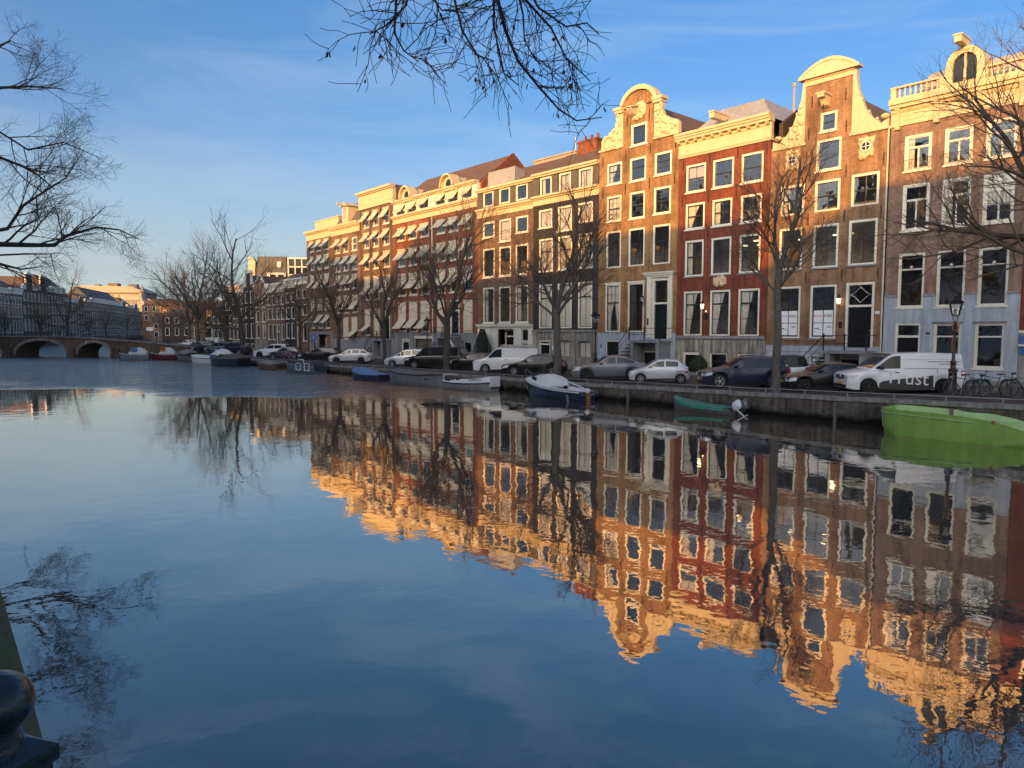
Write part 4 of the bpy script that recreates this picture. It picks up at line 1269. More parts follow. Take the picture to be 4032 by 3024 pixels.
swn = [(6.75, 7.75, 2.05, 3.22), (6.75, 7.75, 0.8, 1.9)]
wall(h_, [(0, W0, -0.5, 17.1)], att + r3 + r2 + r1 + [op] + swn, 'brick_brown')
facing(h_, [(0, W0, -0.4, 3.4)], [op] + swn, 'ivory_paint', y0=-0.06, ret=0.07)
box_part(h_, 'plinth_ledge', 'white_paint', (0, W0, -0.22, 0.0, 3.4, 3.52), (0, W0, -0.3, 0.0, 3.52, 3.68))
rooms(h_, W0, [3.6, 7.9, 11.6, 15], 17)
for i, q in enumerate(att):
    window(h_, *q, fw=0.2, cols=2, rows=0, sill=False)
for a, c in ((0.1, 0.85), (2.65, 3.34), (5.14, 5.83), (7.68, 8.3)):
    box_part(h_, 'shutter', 'brown_panel', (a, c, -0.05, 0.0, 15.4, 16.9))
for i, q in enumerate(r3):
    window(h_, *q, fw=0.17, cols=1, rows=0, cur=('b', 0) if i == 1 else None)
for q in r2:
    window(h_, *q, fw=0.16, cols=2, rows=1, split=0.62)
for i, q in enumerate(r1):
    window(h_, *q, fw=0.15, cols=2, rows=(2, 1), split=0.68, cur=['e', None, 'e'][i])
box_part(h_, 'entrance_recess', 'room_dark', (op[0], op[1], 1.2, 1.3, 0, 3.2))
d_ = door(h_, 3.5, 5.4, 0.05, 3.15, 2.5, m='black_door', fw=0.14, name='entrance_door')
d_.location.y = 0.7
for q in swn:
    window(h_, *q, fw=0.09, cols=1, rows=0, sill=False)
cornice(h_, 0, W0, [(14.45, 14.6, 0.08), (14.6, 14.95, 0.05), (14.95, 15.1, 0.2), (15.1, 15.28, 0.38)])
cornice(h_, 0, W0, [(16.95, 17.1, 0.2), (17.1, 17.3, 0.34)], name='eaves')
gable_roof(ha, W0, 17.28, 19.9, 9.0, 0.0)
rf = gable_roof(hb, W1, 17.46, 20.0, 9.0, 0.0)
chimney(rf, 2.2, 4.6, 3.6, 4.9, 18.6, 20.7)
MB().prism([(0.2, 17.3), (1.7, 17.3), (1.5, 18.6), (0.3, 18.9)], 1.4, 5.5, axis='x').build('roof_light', 'zinc_roof', ha)
lift = MB().box(1.3, 7.6, 6.6, 11, 17.6, 20.9).box(1.2, 7.7, 6.5, 11.1, 20.9, 21.05)
lf = lift.build('lift_house', 'zinc_white', ha)
for k in range(4):
    box_part(lf, 'louvre', 'zinc_roof', (4.0, 5.2, 6.4, 6.598, 19.2 + 0.4 * k, 19.35 + 0.4 * k))
MB().tube([(6.6, 7.5, 20.9), (6.6, 7.5, 22.6)], 0.03, 5).bar((6.1, 7.5, 22.4), (6.9, 7.5, 22.4), 0.03).bar((6.2, 7.5, 22.1), (6.9, 7.5, 22.1), 0.03).build('antenna', 'iron_grey', ha)

# ------------------------------------------------------------------ awning block, turned 1.4 degrees
AL = radians(1.4)
def s1(u):
    return FX + u * cos(AL), FY - u * sin(AL)
def row(cols_, z0, z1):
    return [(a, c, z0, z1) for a, c in cols_]
h_ = hr = house('long rust red brick house with cream awnings, white attic storey and dark roof', *s1(-16.78), 16.7, AL)
WR = 16.7
C6 = [(0.98, 2.65), (3.45, 5.13), (5.94, 7.65), (9.3, 10.92), (11.7, 13.33), (14.3, 15.8)]
ra = row(C6, 16.78, 17.95)
r3, r2, r1 = row(C6, 13.66, 15.05), row(C6, 10.62, 12.55), row(C6, 7.17, 9.68)
r0 = row([C6[i] for i in (0, 1, 2, 3, 5)], 2.95, 6.3)
dr = (11.75, 13.45, 2.5, 6.35)
bs = [(1.6, 3.4, -0.3, 2.1), (4.7, 8.2, -0.3, 2.1), (9.6, 10.9, 0.4, 1.9), (14.2, 15.6, 0.7, 1.9)]
wall(h_, [(0, WR, -0.5, 15.72)], r3 + r2 + r1 + r0 + [dr] + bs, 'brick_rust')
wall(h_, [(0, WR, 16.55, 18.2)], ra, 'white_paint', name='attic_wall')
facing(h_, [(0, WR, -0.4, 2.6)], bs + [(dr[0], dr[1], dr[2], 2.61)], 'stone_blue', y0=-0.06, ret=0.07)
box_part(h_, 'plinth_ledge', 'stone_blue', (0, WR, -0.16, 0.0, 2.6, 2.78))
rooms(h_, WR, [2.7, 6.7, 10.1, 13.1, 16.4], 18)
for q in ra:
    window(h_, *q, fw=0.12, cols=2, rows=0, sill=False)
    awning(h_, q[0], q[1], 17.95, 17.85, 17.1, 0.75)
for q in r3:
    window(h_, *q, fw=0.13, cols=2, rows=0, sash='white_paint')
    awning(h_, q[0], q[1], 15.05, 14.95, 14.2, 0.8)
for i, q in enumerate(r2):
    window(h_, *q, fw=0.13, cols=2, rows=1, sash='white_paint')
    awning(h_, q[0], q[1], 12.55, 12.25, 11.4 + 0.05 * (i % 2), 0.8)
for i, q in enumerate(r1):
    window(h_, *q, fw=0.13, cols=2, rows=1, sash='white_paint', split=0.6)
    awning(h_, q[0], q[1], 9.66, 8.9 if i not in (3,) else 9.1, 8.0, 0.9)
for i, q in enumerate(r0):
    window(h_, *q, fw=0.13, cols=2, rows=1, split=0.6, sash='white_paint')
    if i < 3:
        awning(h_, q[0], q[1], 6.3, 4.35, 3.4, 1.05)
    else:
        awning(h_, q[0], q[1], 6.3, 3.3, 3.15, 0.16)
door(h_, *dr, 5.2, m='green_door', fw=0.16)
door(h_, *bs[0], 1.75, m='black_door', fw=0.2, name='service_door')
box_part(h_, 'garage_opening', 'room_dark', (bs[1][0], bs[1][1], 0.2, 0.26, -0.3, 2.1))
box_part(h_, 'garage_lintel', 'white_paint', (4.5, 8.4, -0.12, -0.06, 2.12, 2.45))
for q in bs[2:]:
    window(h_, *q, fw=0.1, cols=2, rows=0, sill=False)
for x in (0.2, 3.7, 8.6):
    box_part(h_, 'pilaster', 'stone_blue', (x, x + 0.7, -0.14, -0.05, -0.3, 2.58))
stoop(h_, 11.2, 13.9, 2.4, 1.7, 8, -1, 2.4, 'stone_blue')
for i in range(8):
    box_part(h_, 'step', 'stone_blue', (13.9 + 0.3 * i, 14.2 + 0.3 * i, -1.7, -0.3, 2.4 - 0.27 * (i + 1) - 0.16, 2.4 - 0.27 * (i + 1)))
MB().prism([(13.9, 2.4), (16.3, 0.1), (16.3, -0.1), (13.9, 2.1)], -1.82, -1.7).build('stair_string', 'white_paint', h_)
cornice(h_, -0.05, WR, [(15.7, 15.9, 0.12), (15.9, 16.3, 0.07), (16.3, 16.45, 0.25), (16.45, 16.62, 0.42)])
cornice(h_, -0.05, WR, [(18.1, 18.22, 0.25), (18.22, 18.42, 0.42)], name='eaves')
rf = MB().prism([(0.2, 18.3), (4.6, 21.6), (9.0, 18.3)], 0.3, WR, axis='x').build('roof', 'tile_roof', h_)
MB().prism([(0.35, 18.2), (4.6, 21.75), (9.0, 18.2), (9, 17), (0.35, 17)], WR - 0.02, WR + 0.28, axis='x').build('party_wall', 'brick_rust', h_)
for cx in (3.6, 12.05):
    out_ = [(cx - 1.05 * cos(pi * i / 12), 18.4 + 1.15 * sin(pi * i / 12)) for i in range(13)]
    d_ = MB().prism([(cx - 1.05, 18.0)] + out_ + [(cx + 1.05, 18.0)], -0.3, 3.0).build('dormer', 'cream_paint', h_)
    mb = MB()
    for i in range(12):
        o1, o2 = out_[i], out_[i + 1]
        k = lambda p: (cx + (p[0] - cx) * 1.16, 18.4 + (p[1] - 18.4) * 1.16)
        mb.prism([o1, k(o1), k(o2), o2], -0.75, 0.4)
    mb.build('dormer_hood', 'cream_paint', d_)
    MB().prism([(cx - 0.5, 18.42)] + [(cx - 0.5 * cos(pi * i / 8), 18.6 + 0.55 * sin(pi * i / 8)) for i in range(9)] + [(cx + 0.5, 18.42)], -0.36, -0.3).build('pane', 'car_glass', d_)
MB().tube([(8.45, -0.1, 0.3), (8.45, -0.1, 15.6)], 0.06, 6).build('drain_pipe', 'ivory_paint', h_)

h_ = hb3 = house('tall brown brick house with high blank cream attic and cream awnings', *s1(-25.34), 8.56, AL)
W = 8.54
C3 = [(1.2, 2.5), (3.6, 4.85), (6.15, 7.5)]
R_ = [row(C3, 16.1, 18.0), row(C3, 13.52, 15.4), row(C3, 10.84, 12.73), row(C3, 6.96, 9.83)]
r0 = row(C3[:2], 2.45, 5.66)
dr = (5.95, 7.4, 2.0, 5.6)
bs = [(5.9, 7.2, -0.4, 1.6)]
wall(h_, [(0, W, -0.5, 18.65)], sum(R_, []) + r0 + [dr] + bs, 'brick_brown')
facing(h_, [(0, W, -0.4, 2.1)], bs + [(dr[0], dr[1], 2.0, 2.11)], 'stone_blue', y0=-0.05, ret=0.06)
rooms(h_, W, [2.2, 6.4, 10.3, 13, 15.7], 18)
for k, (rw, a) in enumerate(zip(R_, ((17.95, 17.85, 16.95), (15.35, 15.25, 14.35), (12.7, 12.4, 11.6), (9.8, 8.6, 7.75)))):
    for q in rw:
        window(h_, *q, fw=0.12, cols=2, rows=1, sash='white_paint')
        awning(h_, q[0], q[1], *a, 0.9)
for i, q in enumerate(r0):
    window(h_, *q, fw=0.12, cols=2, rows=1, sash='white_paint')
    awning(h_, q[0], q[1], 5.66, [3.7, 2.8][i], [2.95, 2.7][i], [1.0, 0.16][i])
door(h_, *dr, 4.6, m='green_door')
door(h_, *bs[0], 1.4, m='black_door', fw=0.15, name='cellar_door')
stoop(h_, 5.4, 7.9, 1.95, 1.5, 6, -1, 1.9)
box_part(h_, 'attic_panel', 'cream_paint', (0, W, -0.1, 0.4, 18.6, 20.2))
cornice(h_, 0, W, [(18.45, 18.62, 0.2), (18.85, 19.0, 0.14)], name='frieze')
cornice(h_, -0.1, W + 0.1, [(20.2, 20.35, 0.3), (20.35, 20.6, 0.5)])
MB().box(0.0, W, 0.4, 9, 18.6, 20.55).build('roof', 'slate_roof', h_)
for x in (0.3, 2.85, 5.4, 8.1):
    box_part(h_, 'drain_pipe', 'brown_panel', (x, x + 0.1, -0.1, -0.01, 2.5, 18.4))

h_ = hb2 = house('brown brick house with steep roof dormer, one window without awning', *s1(-33.53), 8.18, AL)
W = 8.17
C3 = [(1.25, 2.55), (3.55, 4.95), (5.95, 7.4)]
R_ = [row(C3, 13.55, 15.3), row(C3, 11.05, 12.87), row(C3, 8.57, 10.42), row(C3, 5.45, 7.66)]
r0 = row([(3.27, 4.62), (5.67, 7.15)], 1.96, 4.72)
wall(h_, [(0, W, -0.5, 16.0)], sum(R_, []) + r0, 'brick_brown')
facing(h_, [(0, W, -0.4, 1.9)], [], 'stone_blue', y0=-0.05, ret=0.06)
rooms(h_, W, [1.6, 5, 8.1, 10.7, 13.2], 15.8)
for k, (rw, a) in enumerate(zip(R_, ((15.3, 15.2, 14.4), (12.85, 12.7, 11.9), (10.4, 10.0, 9.2), (7.65, 6.9, 6.05)))):
    for i, q in enumerate(rw):
        window(h_, *q, fw=0.14, cols=2, rows=1 if i else 1, sash='white_paint')
        if not (k == 0 and i == 2):
            awning(h_, q[0], q[1], *a, 0.85)
for i, q in enumerate(r0):
    window(h_, *q, fw=0.12, cols=2, rows=1, sash='white_paint')
    awning(h_, q[0], q[1], 4.72, [2.4, 3.1][i], [2.25, 2.4][i], [0.16, 1.0][i])
cornice(h_, 0, W, [(15.95, 16.1, 0.1), (16.1, 16.7, 0.06), (16.7, 16.85, 0.2), (16.85, 17.05, 0.38), (17.05, 17.3, 0.5)])
bk = MB().box(-0.06, 0.06, -0.35, -0.05, 16.72, 16.84).mesh('bracket', 'cream_paint')
for i in range(16):
    put('bracket', bk, h_, (0.3 + 0.5 * i, 0.0, 0))
MB().add([(0.1, 0.3, 17.2), (W, 0.3, 17.2), (W, 9, 17.2), (0.1, 9, 17.2), (1.7, 2.3, 20.4), (W, 2.3, 20.4), (W, 7, 20.4), (1.7, 7, 20.4)], [(0, 1, 5, 4), (1, 2, 6, 5), (2, 3, 7, 6), (3, 0, 4, 7), (4, 5, 6, 7)]).build('roof', 'slate_roof', h_)
d_ = MB().box(3.0, 4.7, 0.2, 2.4, 17.3, 19.6).prism([(2.75, 19.6), (4.95, 19.6), (3.85, 20.15)], -0.15, 2.4).box(3.7, 4.0, -1.0, 0.2, 19.75, 20.0).build('dormer', 'cream_paint', h_)
window(h_, 3.2, 4.5, 17.7, 19.5, y=0.08, fw=0.1, cols=2, rows=0, sill=False, sash='white_paint', name='dormer_window')

h_ = hb1 = house('brown brick corner house with cream awnings, flat cream parapet and stone entrance', *s1(-41.77), 8.22, AL)
W = 8.2
C3 = [(1.3, 2.4), (3.5, 4.9), (5.95, 7.3)]
R_ = [row(C3, 14.42, 15.8), row(C3, 11.8, 13.67), row(C3, 9.2, 10.98), row(C3, 5.93, 7.44)]
r0 = row(C3, 3.4, 5.2)
dr = (3.52, 7.4, 0.1, 2.5)
sw_ = [(1.5, 2.4, 0.2, 1.4)]
wall(h_, [(0, W, -0.5, 16.15)], sum(R_, []) + r0 + [dr] + sw_, 'brick_brown')
facing(h_, [(0.6, W, -0.4, 2.9)], [dr] + sw_, 'stone_blue', y0=-0.07, ret=0.08)
rooms(h_, W, [2.9, 5.6, 8.7, 11.3, 13.9], 16)
for k, (rw, a) in enumerate(zip(R_, ((15.8, 15.7, 14.9), (13.65, 13.4, 12.6), (10.95, 10.2, 9.3), (7.44, 6.2, 6.0)))):
    for q in rw:
        window(h_, *q, fw=0.12, cols=2, rows=1, sash='white_paint')
        awning(h_, q[0], q[1], *a, 0.85 if k < 3 else 0.16)
for q in r0:
    window(h_, *q, fw=0.12, cols=2, rows=1, sash='white_paint')
    awning(h_, q[0], q[1], 5.2, 5.1, 4.3, 0.9)
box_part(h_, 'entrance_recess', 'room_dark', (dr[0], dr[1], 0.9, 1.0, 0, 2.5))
d_ = door(h_, 4.6, 6.2, 0.1, 2.45, 2.2, m='varnish', fw=0.12, name='entrance_door')
d_.location.y = 0.6
for q in sw_:
    window(h_, *q, fw=0.1, cols=1, rows=0, sill=False)
pl = box_part(h_, 'blue_plaque', 'sign_blue', (1.35, 2.55, -0.11, -0.075, 1.55, 2.55))
box_part(pl, 'plaque_emblem', 'sign_white', (1.8, 2.1, -0.12, -0.112, 1.8, 2.3))
wall_lantern(h_, 4.6, 3.6, False, 0.5)
MB().tube([(2.2, -0.1, 5.6), (5.4, -2.6, 8.6)], 0.04, 6).build('flag_pole', 'ivory_paint', h_)
cornice(h_, -0.05, W, [(16.1, 16.25, 0.1), (16.25, 16.95, 0.06), (16.95, 17.1, 0.25), (17.1, 17.4, 0.45)])
MB().box(0.4, W - 0.2, 1.2, 8, 17.3, 18.9).box(0.3, W - 0.1, 1.1, 8.1, 18.9, 19.02).build('roof_parapet', 'cream_paint', h_)
iron = None

# ------------------------------------------------------------------ small houses further left
def small_house(label, x, y, w, ang, m, ztop, rows_, cols_, trim='white_paint', top='cornice', sash='dark_sash', roofm='tile_roof', d=9.0, far=True, base=None, fw=0.12, lift_=0.9, zb=-0.5, name='canal_house', doorx=None, seed=0):
    rnd = random.Random(seed + int(abs(x) * 10))
    h_ = house(label, x, y, w, ang, name)
    cw = w / cols_
    holes = []
    for z0, z1 in rows_:
        for i in range(cols_):
            c = (i + 0.5) * cw
            ww = min(cw * 0.33, 0.75)
            holes.append((c - ww, c + ww, z0, z1))
    if doorx is not None:
        z0, z1 = rows_[-1]
        holes = [q for q in holes if not (q[2] == z0 and abs((q[0] + q[1]) / 2 - (doorx + 0.5) * cw) < 0.1)]
        dd = ((doorx + 0.5) * cw - 0.6, (doorx + 0.5) * cw + 0.6, zb + 0.3, z1)
        holes.append(dd)
    wall(h_, [(0, w, zb, ztop)], holes, m, depth=d)
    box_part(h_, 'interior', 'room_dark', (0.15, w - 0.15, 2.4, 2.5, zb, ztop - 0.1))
    for q in holes[:len(holes) - (1 if doorx is not None else 0)]:
        window(h_, *q, far=far, fw=fw, sash=sash, frame=trim, sill=True)
    if doorx is not None:
        door(h_, *dd, lerp(dd[2], dd[3], 0.72), m='green_door', fw=0.14)
    if base:
        facing(h_, [(0, w, zb, base[1])], [q for q in holes if q[2] < base[1]] and [(a, c, e, min(g, base[1] + 0.01)) for a, c, e, g in holes if e < base[1]], base[0])
    if top == 'cornice':
        cornice(h_, -0.02, w + 0.02, [(ztop - 0.1, ztop + 0.5 * lift_, 0.08), (ztop + 0.5 * lift_, ztop + 0.7 * lift_, 0.25), (ztop + 0.7 * lift_, ztop + lift_, 0.42)], m=trim)
        gable_roof(h_, w, ztop + lift_ * 0.8, ztop + lift_ + w * 0.25, d, 0.3, roofm, 'x')
    elif top == 'neck':
        c = w / 2
        nw = w * 0.2
        MB().box(c - nw, c + nw, 0, 0.4, ztop, ztop + 1.6 * lift_).build('gable_neck', m, h_)
        MB().prism([(c - nw - 0.12, ztop + 1.6 * lift_)] + [(c - (nw + 0.12) * cos(pi * i / 8), ztop + 1.6 * lift_ + 0.15 + 0.5 * sin(pi * i / 8)) for i in range(9)] + [(c + nw + 0.12, ztop + 1.6 * lift_)], -0.15, 0.4).build('pediment', trim, h_)
        for s in (-1, 1):
            q = [(c + s * nw, ztop), (c + s * nw, ztop + 1.5 * lift_), (c + s * (nw + 0.2), ztop + 1.4 * lift_), (c + s * (nw + 0.35), ztop + 0.7 * lift_), (c + s * (w / 2 - 0.35), ztop + 0.35 * lift_), (c + s * (w / 2 - 0.03), ztop + 0.3 * lift_), (c + s * (w / 2 - 0.03), ztop)]
            MB().prism(q if s > 0 else q[::-1], -0.06, 0.3).build('scroll_wing', trim, h_)
        gable_roof(h_, w, ztop, ztop + 1.4 * lift_, d, 0.4, roofm, 'y')
    elif top == 'bell':
        c = w / 2
        q = [(0.05, ztop)]
        for i in range(0, 13):
            t_ = i / 12
            xx = w / 2 * (1 - t_) ** 0.6 if t_ < 0.65 else w * 0.17 * sqrt(max(0.0, 1 - ((t_ - 0.65) / 0.35) ** 2)) + 0.1
            q.append((c - xx + 0.05, ztop + 2.3 * lift_ * t_))
        q += [(2 * c - a, z) for a, z in q[::-1]]
        MB().prism(q, -0.03, 0.35).build('gable_head', m, h_)
        q2 = [(c + (a - c) * 1.05, z + 0.1) for a, z in q]
        mb = MB()
        for i in range(1, len(q) - 1):
            mb.bar((q[i][0], -0.06, q[i][1]), (q[i + 1][0], -0.06, q[i + 1][1]), 0.3, 0.16)
        mb.build('gable_trim', trim, h_)
        gable_roof(h_, w, ztop, ztop + 1.8 * lift_, d, 0.4, roofm, 'y')
    else:
        gable_roof(h_, w, ztop, ztop + lift_, d, 0.2, roofm, 'x')
    return h_
def hs_(label, u0, u1, *a, **k):
    x, y = s1(u0)
    return small_house(label, x, y, u1 - u0, AL, *a, **k)
hs_('narrow brown brick house with white cornice directly beside the awning block', -46.33, -41.9, 'brick_brown', 10.1, [(7.9, 9.2), (5.4, 6.95), (1.5, 4.4)], 2, doorx=0)
hs_('narrow black brick house between two brown houses, second from the awning block', -50.41, -46.37, 'brick_black', 9.7, [(7.4, 8.9), (4.85, 6.65), (1.85, 4.25)], 2, lift_=1.3)
hs_('wide brown brick house with big white attic cornice beside the narrow black house', -57.91, -50.45, 'brick_brown', 9.3, [(7.2, 8.75), (4.85, 6.65), (1.6, 4.05)], 4, lift_=1.35, doorx=2)
hs_('reddish brick house with white blinds beyond the wide brown house', -63.56, -57.95, 'brick_plum', 10.0, [(6.95, 8.75), (4.5, 6.3), (1.8, 4.0)], 2, top='bell', lift_=1.0, base=('stucco_grey', 1.6))
hs_('black brick neck gable house with white scrolls behind the middle trees', -68.71, -63.6, 'brick_black', 10.5, [(7.85, 9.9), (5.2, 7.2), (1.7, 4.3), (-0.2, 0.8)], 2, top='neck', lift_=1.5)
hs_('brown brick house with pale upper front left of the black neck gable', -74.96, -68.75, 'brick_brown', 9.8, [(7.8, 9.5), (5.2, 7.0), (1.4, 4.2)], 3, lift_=1.4, base=('stone_pale', 1.2))
hs_('dark gabled house with white arched windows, last before the big trees', -79.04, -75.0, 'brick_dark', 9.6, [(6.8, 8.3), (4.3, 5.95), (1.5, 3.9)], 2, top='bell', lift_=0.75)
hs_('low dark house behind the trees at the bridge corner', -86.5, -79.1, 'brick_dark', 7.6, [(4.4, 5.8), (1.2, 3.2)], 3, top='roof', lift_=2.6)
# ================================================================== far buildings
LA = Vector((-224.0, 24.0, 0))
LD = Vector((-139.0, 62.0, 0)).normalized()
LANG = -atan2(LD.y, LD.x)
def far_house(label, u0, u1, m, ztop, rows_, cols_, **k):
    p = LA + LD * u0
    return small_house(label, p.x, p.y, u1 - u0, LANG, m, ztop, rows_, cols_, zb=-0.3, fw=0.16, **k)
R3 = [(9.9, 11.9), (6.6, 9.4), (2.4, 5.6)]
far_house('dark brick house with broad white cornice at the far left edge', -9, 0.2, 'brick_umber', 12.5, R3, 4, lift_=1.3)
far_house('dark brick house with white cornice beside the two tall gables on the far bank', 0.4, 9.3, 'brick_umber', 12.7, R3, 4, lift_=1.4)
h_ = far_house('brown brick house under the left of two tall rounded gables', 9.5, 21, 'brick_brown', 14.3, [(11.2, 13.4), (7.6, 9.9), (3.0, 6.2)], 4, top='neck', lift_=2.6)
far_house('brown brick house under the right of two tall rounded gables', 21.2, 32.8, 'brick_brown', 14.6, [(11.3, 13.6), (7.8, 10), (3.0, 6.2)], 4, top='neck', lift_=2.5)
far_house('brown house with white attic band and gabled chimney wall on the far bank', 33, 47, 'brick_brown', 14.6, [(11.6, 13.6), (8.2, 10.3), (5.0, 7.2), (1.6, 4)], 5, lift_=1.8)
far_house('low brown house with grey dormers on the far bank behind a bare tree', 47.2, 60, 'brick_umber', 12.4, [(9.8, 11.5), (6.2, 8.6), (2.4, 5)], 4, lift_=1.2, roofm='slate_roof')
far_house('house with white bell shaped gable and red side wall on the far bank', 60.2, 70, 'brick_brown', 11.8, [(9.0, 11), (5.6, 8), (2.0, 4.6)], 3, top='bell', lift_=1.3)
far_house('plain dark house right of the white bell gable on the far bank', 70.2, 78, 'brick_umber', 13.2, [(10.2, 12.2), (6.6, 9), (2.4, 5)], 3, lift_=1.0)
for i, lab in enumerate(('grey house at the left end of the long white cornice on the far bank', 'grey house at the middle of the long white cornice on the far bank', 'grey house at the right end of the long white cornice on the far bank')):
    h_ = far_house(lab, 78.2 + 16 * i, 94 + 16 * i, 'brick_umber', 13.4, [(10.6, 12.6), (7.4, 9.6), (4.4, 6.6), (1.2, 3.4)], 6, lift_=1.5, roofm='slate_roof')
far_house('narrow dark house with two chimneys on the far bank', 126.2, 137, 'brick_umber', 13.2, [(10.4, 12.4), (7.2, 9.4), (4, 6.4), (1, 3)], 4, lift_=1.4, top='neck')
far_house('dark house next to the church on the far bank', 137.2, 150, 'brick_umber', 13.2, [(10.4, 12.4), (7.2, 9.4), (4, 6.4), (1, 3)], 5, lift_=1.2)
far_house('brown house at the end of the far bank row', 150.2, 164, 'brick_brown', 13.0, [(10.4, 12.4), (7.2, 9.4), (4, 6.4), (1, 3)], 5, lift_=1.2, top='neck')
for k, (u, zc) in enumerate(((12, 19.8), (36, 18.5), (50, 15.4), (118, 17.5), (129, 17.8), (140, 17.2), (153, 17.2))):
    pass
# church front
p = LA + LD * 168
ch = thing('church', 'grey church gable with a small stone pinnacle at the end of the canal', 'church', (p.x, p.y, 0), radians(20))
MB().prism([(-9, -0.3), (9, -0.3), (9, 10.5), (5.5, 12.5), (2.2, 17), (1.4, 17.4), (1.4, 18.5), (-1.4, 18.5), (-1.4, 17.4), (-2.2, 17), (-5.5, 12.5), (-9, 10.5)], 0, 18).build('wall', 'stone_stained', ch)
MB().box(-1.1, 1.1, 0.1, 2.2, 18.5, 21).lathe([(1.4, 21), (0.9, 22.2), (0.5, 23), (0.7, 23.6), (0.1, 25)], 6, (0, 1.1, 0)).build('pinnacle', 'stone_stained', ch)
for x in (-4.5, 0, 4.5):
    MB().prism([(x - 0.9, 3)] + [(x - 0.9 * cos(pi * i / 6), 8 + 1.5 * sin(pi * i / 6)) for i in range(7)] + [(x + 0.9, 3)], -0.1, 0.05).build('window', 'room_dark', ch)
def at_px(x, depth, z=0.0):
    """ground point on the bearing of picture column x at the given depth"""
    d = FW.copy()
    d.z = 0
    d.normalize()
    q = EYE + (d + RT * ((x - 2016) / 2808.0)) * depth
    return Vector((q.x, q.y, z))
# big sunlit block far behind
p = at_px(440, 345)
gb = thing('office_block', 'large pale stepped building glowing in sunlight above the far row', 'building', p, YAW - pi / 2 - 0.12 + 0.05)
yawc = atan2(FW.y, FW.x) - pi / 2
gb.rotation_euler = (0, 0, yawc + 0.12)
MB().box(-17, 18, 0, 20, -0.3, 17.5).box(-16, 15, 2, 18, 17.5, 21.2).build('wall', 'stone_pale', gb)
MB().prism([(-17.5, 21.2), (16, 21.2), (9.5, 24.2), (-13, 24.6), (-17.5, 24)], 1, 19).build('roof', 'zinc_white', gb)
MB().prism([(6, 17.5), (19, 17.5), (14, 20), (6, 20.5)], -0.4, 1.9).build('roof_wing', 'zinc_white', gb)
for i in range(11):
    x = -15 + 2.7 * i
    MB().box(x, x + 1.7, 1.85, 1.99, 18.2, 20.4).build('window', 'room_plaster', gb)
    MB().box(x - 1.2, x + 0.6, -0.12, -0.01, 13.5, 16).build('window', 'room_plaster', gb)
MB().box(-3, 1.5, 5, 9, 24.2, 26).box(6, 10, 6, 9, 24, 25.6).box(-9, -7, 5, 8, 24.4, 25.4).build('roof_plant', 'brown_panel', gb)
# sunlit roofs right of the church
def block(label, px_, depth, w, h, m, turn=0.0, roofm='tile_roof', rh=2.5, rows_=(), cols_=4, win='white_paint'):
    p = at_px(px_, depth)
    b_ = thing('town_house', label, 'house', p, yawc + turn)
    MB().box(-w / 2, w / 2, 0, 10, -0.5, h).build('wall', m, b_)
    MB().prism([(-0.2, h), (5, h + rh), (10.2, h)], -w / 2, w / 2, axis='x').build('roof', roofm, b_)
    for z0, z1 in rows_:
        for i in range(cols_):
            c = -w / 2 + (i + 0.5) * w / cols_
            f = MB().box(c - 0.65, c + 0.65, -0.1, 0.0, z0, z1).build('window', win, b_)
            MB().box(c - 0.5, c + 0.5, -0.12, -0.105, z0 + 0.15, z1 - 0.15).build('pane', 'car_glass', b_ if False else f)
    return b_
block('orange lit house with pale dormers just right of the church', 625, 285, 12, 12.6, 'brick_orange', 0.1, rows_=[(10.5, 12.6), (7, 9)])
block('sunlit brown roofed house behind the left big tree', 690, 270, 10, 11.8, 'brick_orange', 0.0, rows_=[(8.5, 10.5), (5, 7)])
block('low brick house with orange chimney between the big trees', 757, 250, 11, 9.2, 'brick_rust', 0.1, rows_=[(6, 8), (2.5, 4.5)])
block('rust brick house darkened for shade behind the trunk of the tallest tree', 735, 205, 15, 7.2, 'brick_dark', -0.15, rows_=[(5, 6.8), (1.5, 3.8)], cols_=5)  # dark brick stands in for the shade on this reddish front
block('dim brown house with pale shop front behind the parked white car', 850, 180, 12, 8.2, 'brick_brown', 0.2, rows_=[(5, 6.8), (1.2, 3.8)], cols_=4)
block('grey brown house left of the big trees above the bridge ramp', 655, 230, 9, 6.2, 'brick_umber', 0.2, rows_=[(3.6, 5.2), (0.8, 2.6)], cols_=3)
# mansard block lit above the small houses
p = at_px(1108, 152)
mz = thing('apartment_block', 'sunlit mansard block with white framed glass corner above the small houses', 'building', p, yawc + 0.15)
MB().box(-6, 6.2, 0, 9, -0.5, 13.2).build('wall', 'brick_brown', mz)
MB().add([(-5.4, 0, 13.2), (1.4, 0, 13.2), (1.4, 8, 13.2), (-5.4, 8, 13.2), (-4.6, 0.9, 18.7), (1.2, 0.9, 18.7), (1.2, 7, 18.7), (-4.6, 7, 18.7)], [(0, 1, 5, 4), (1, 2, 6, 5), (2, 3, 7, 6), (3, 0, 4, 7), (4, 5, 6, 7)]).build('roof', 'slate_roof', mz)
MB().box(-2.6, 1.2, -0.5, 1, 13.0, 15.2).build('dormer', 'white_paint', mz)
for x in (-1.9, -0.3):
    MB().box(x, x + 1.1, -0.56, -0.51, 13.3, 14.8).build('window', 'car_glass', mz)
MB().box(-0.6, 0.2, 0.2, 0.6, 16.4, 17.6).build('roof_window', 'white_paint', mz)
fr2 = MB()
for x in (1.6, 3.0, 4.4, 5.8):
    fr2.box(x, x + 0.22, -0.1, 0.15, 13.0, 18.5)
for z in (13.0, 14.7, 16.4, 18.2):
    fr2.box(1.82, 2.999, -0.08, 0.13, z, z + 0.25).box(3.22, 4.399, -0.08, 0.13, z, z + 0.25).box(4.62, 5.799, -0.08, 0.13, z, z + 0.25)
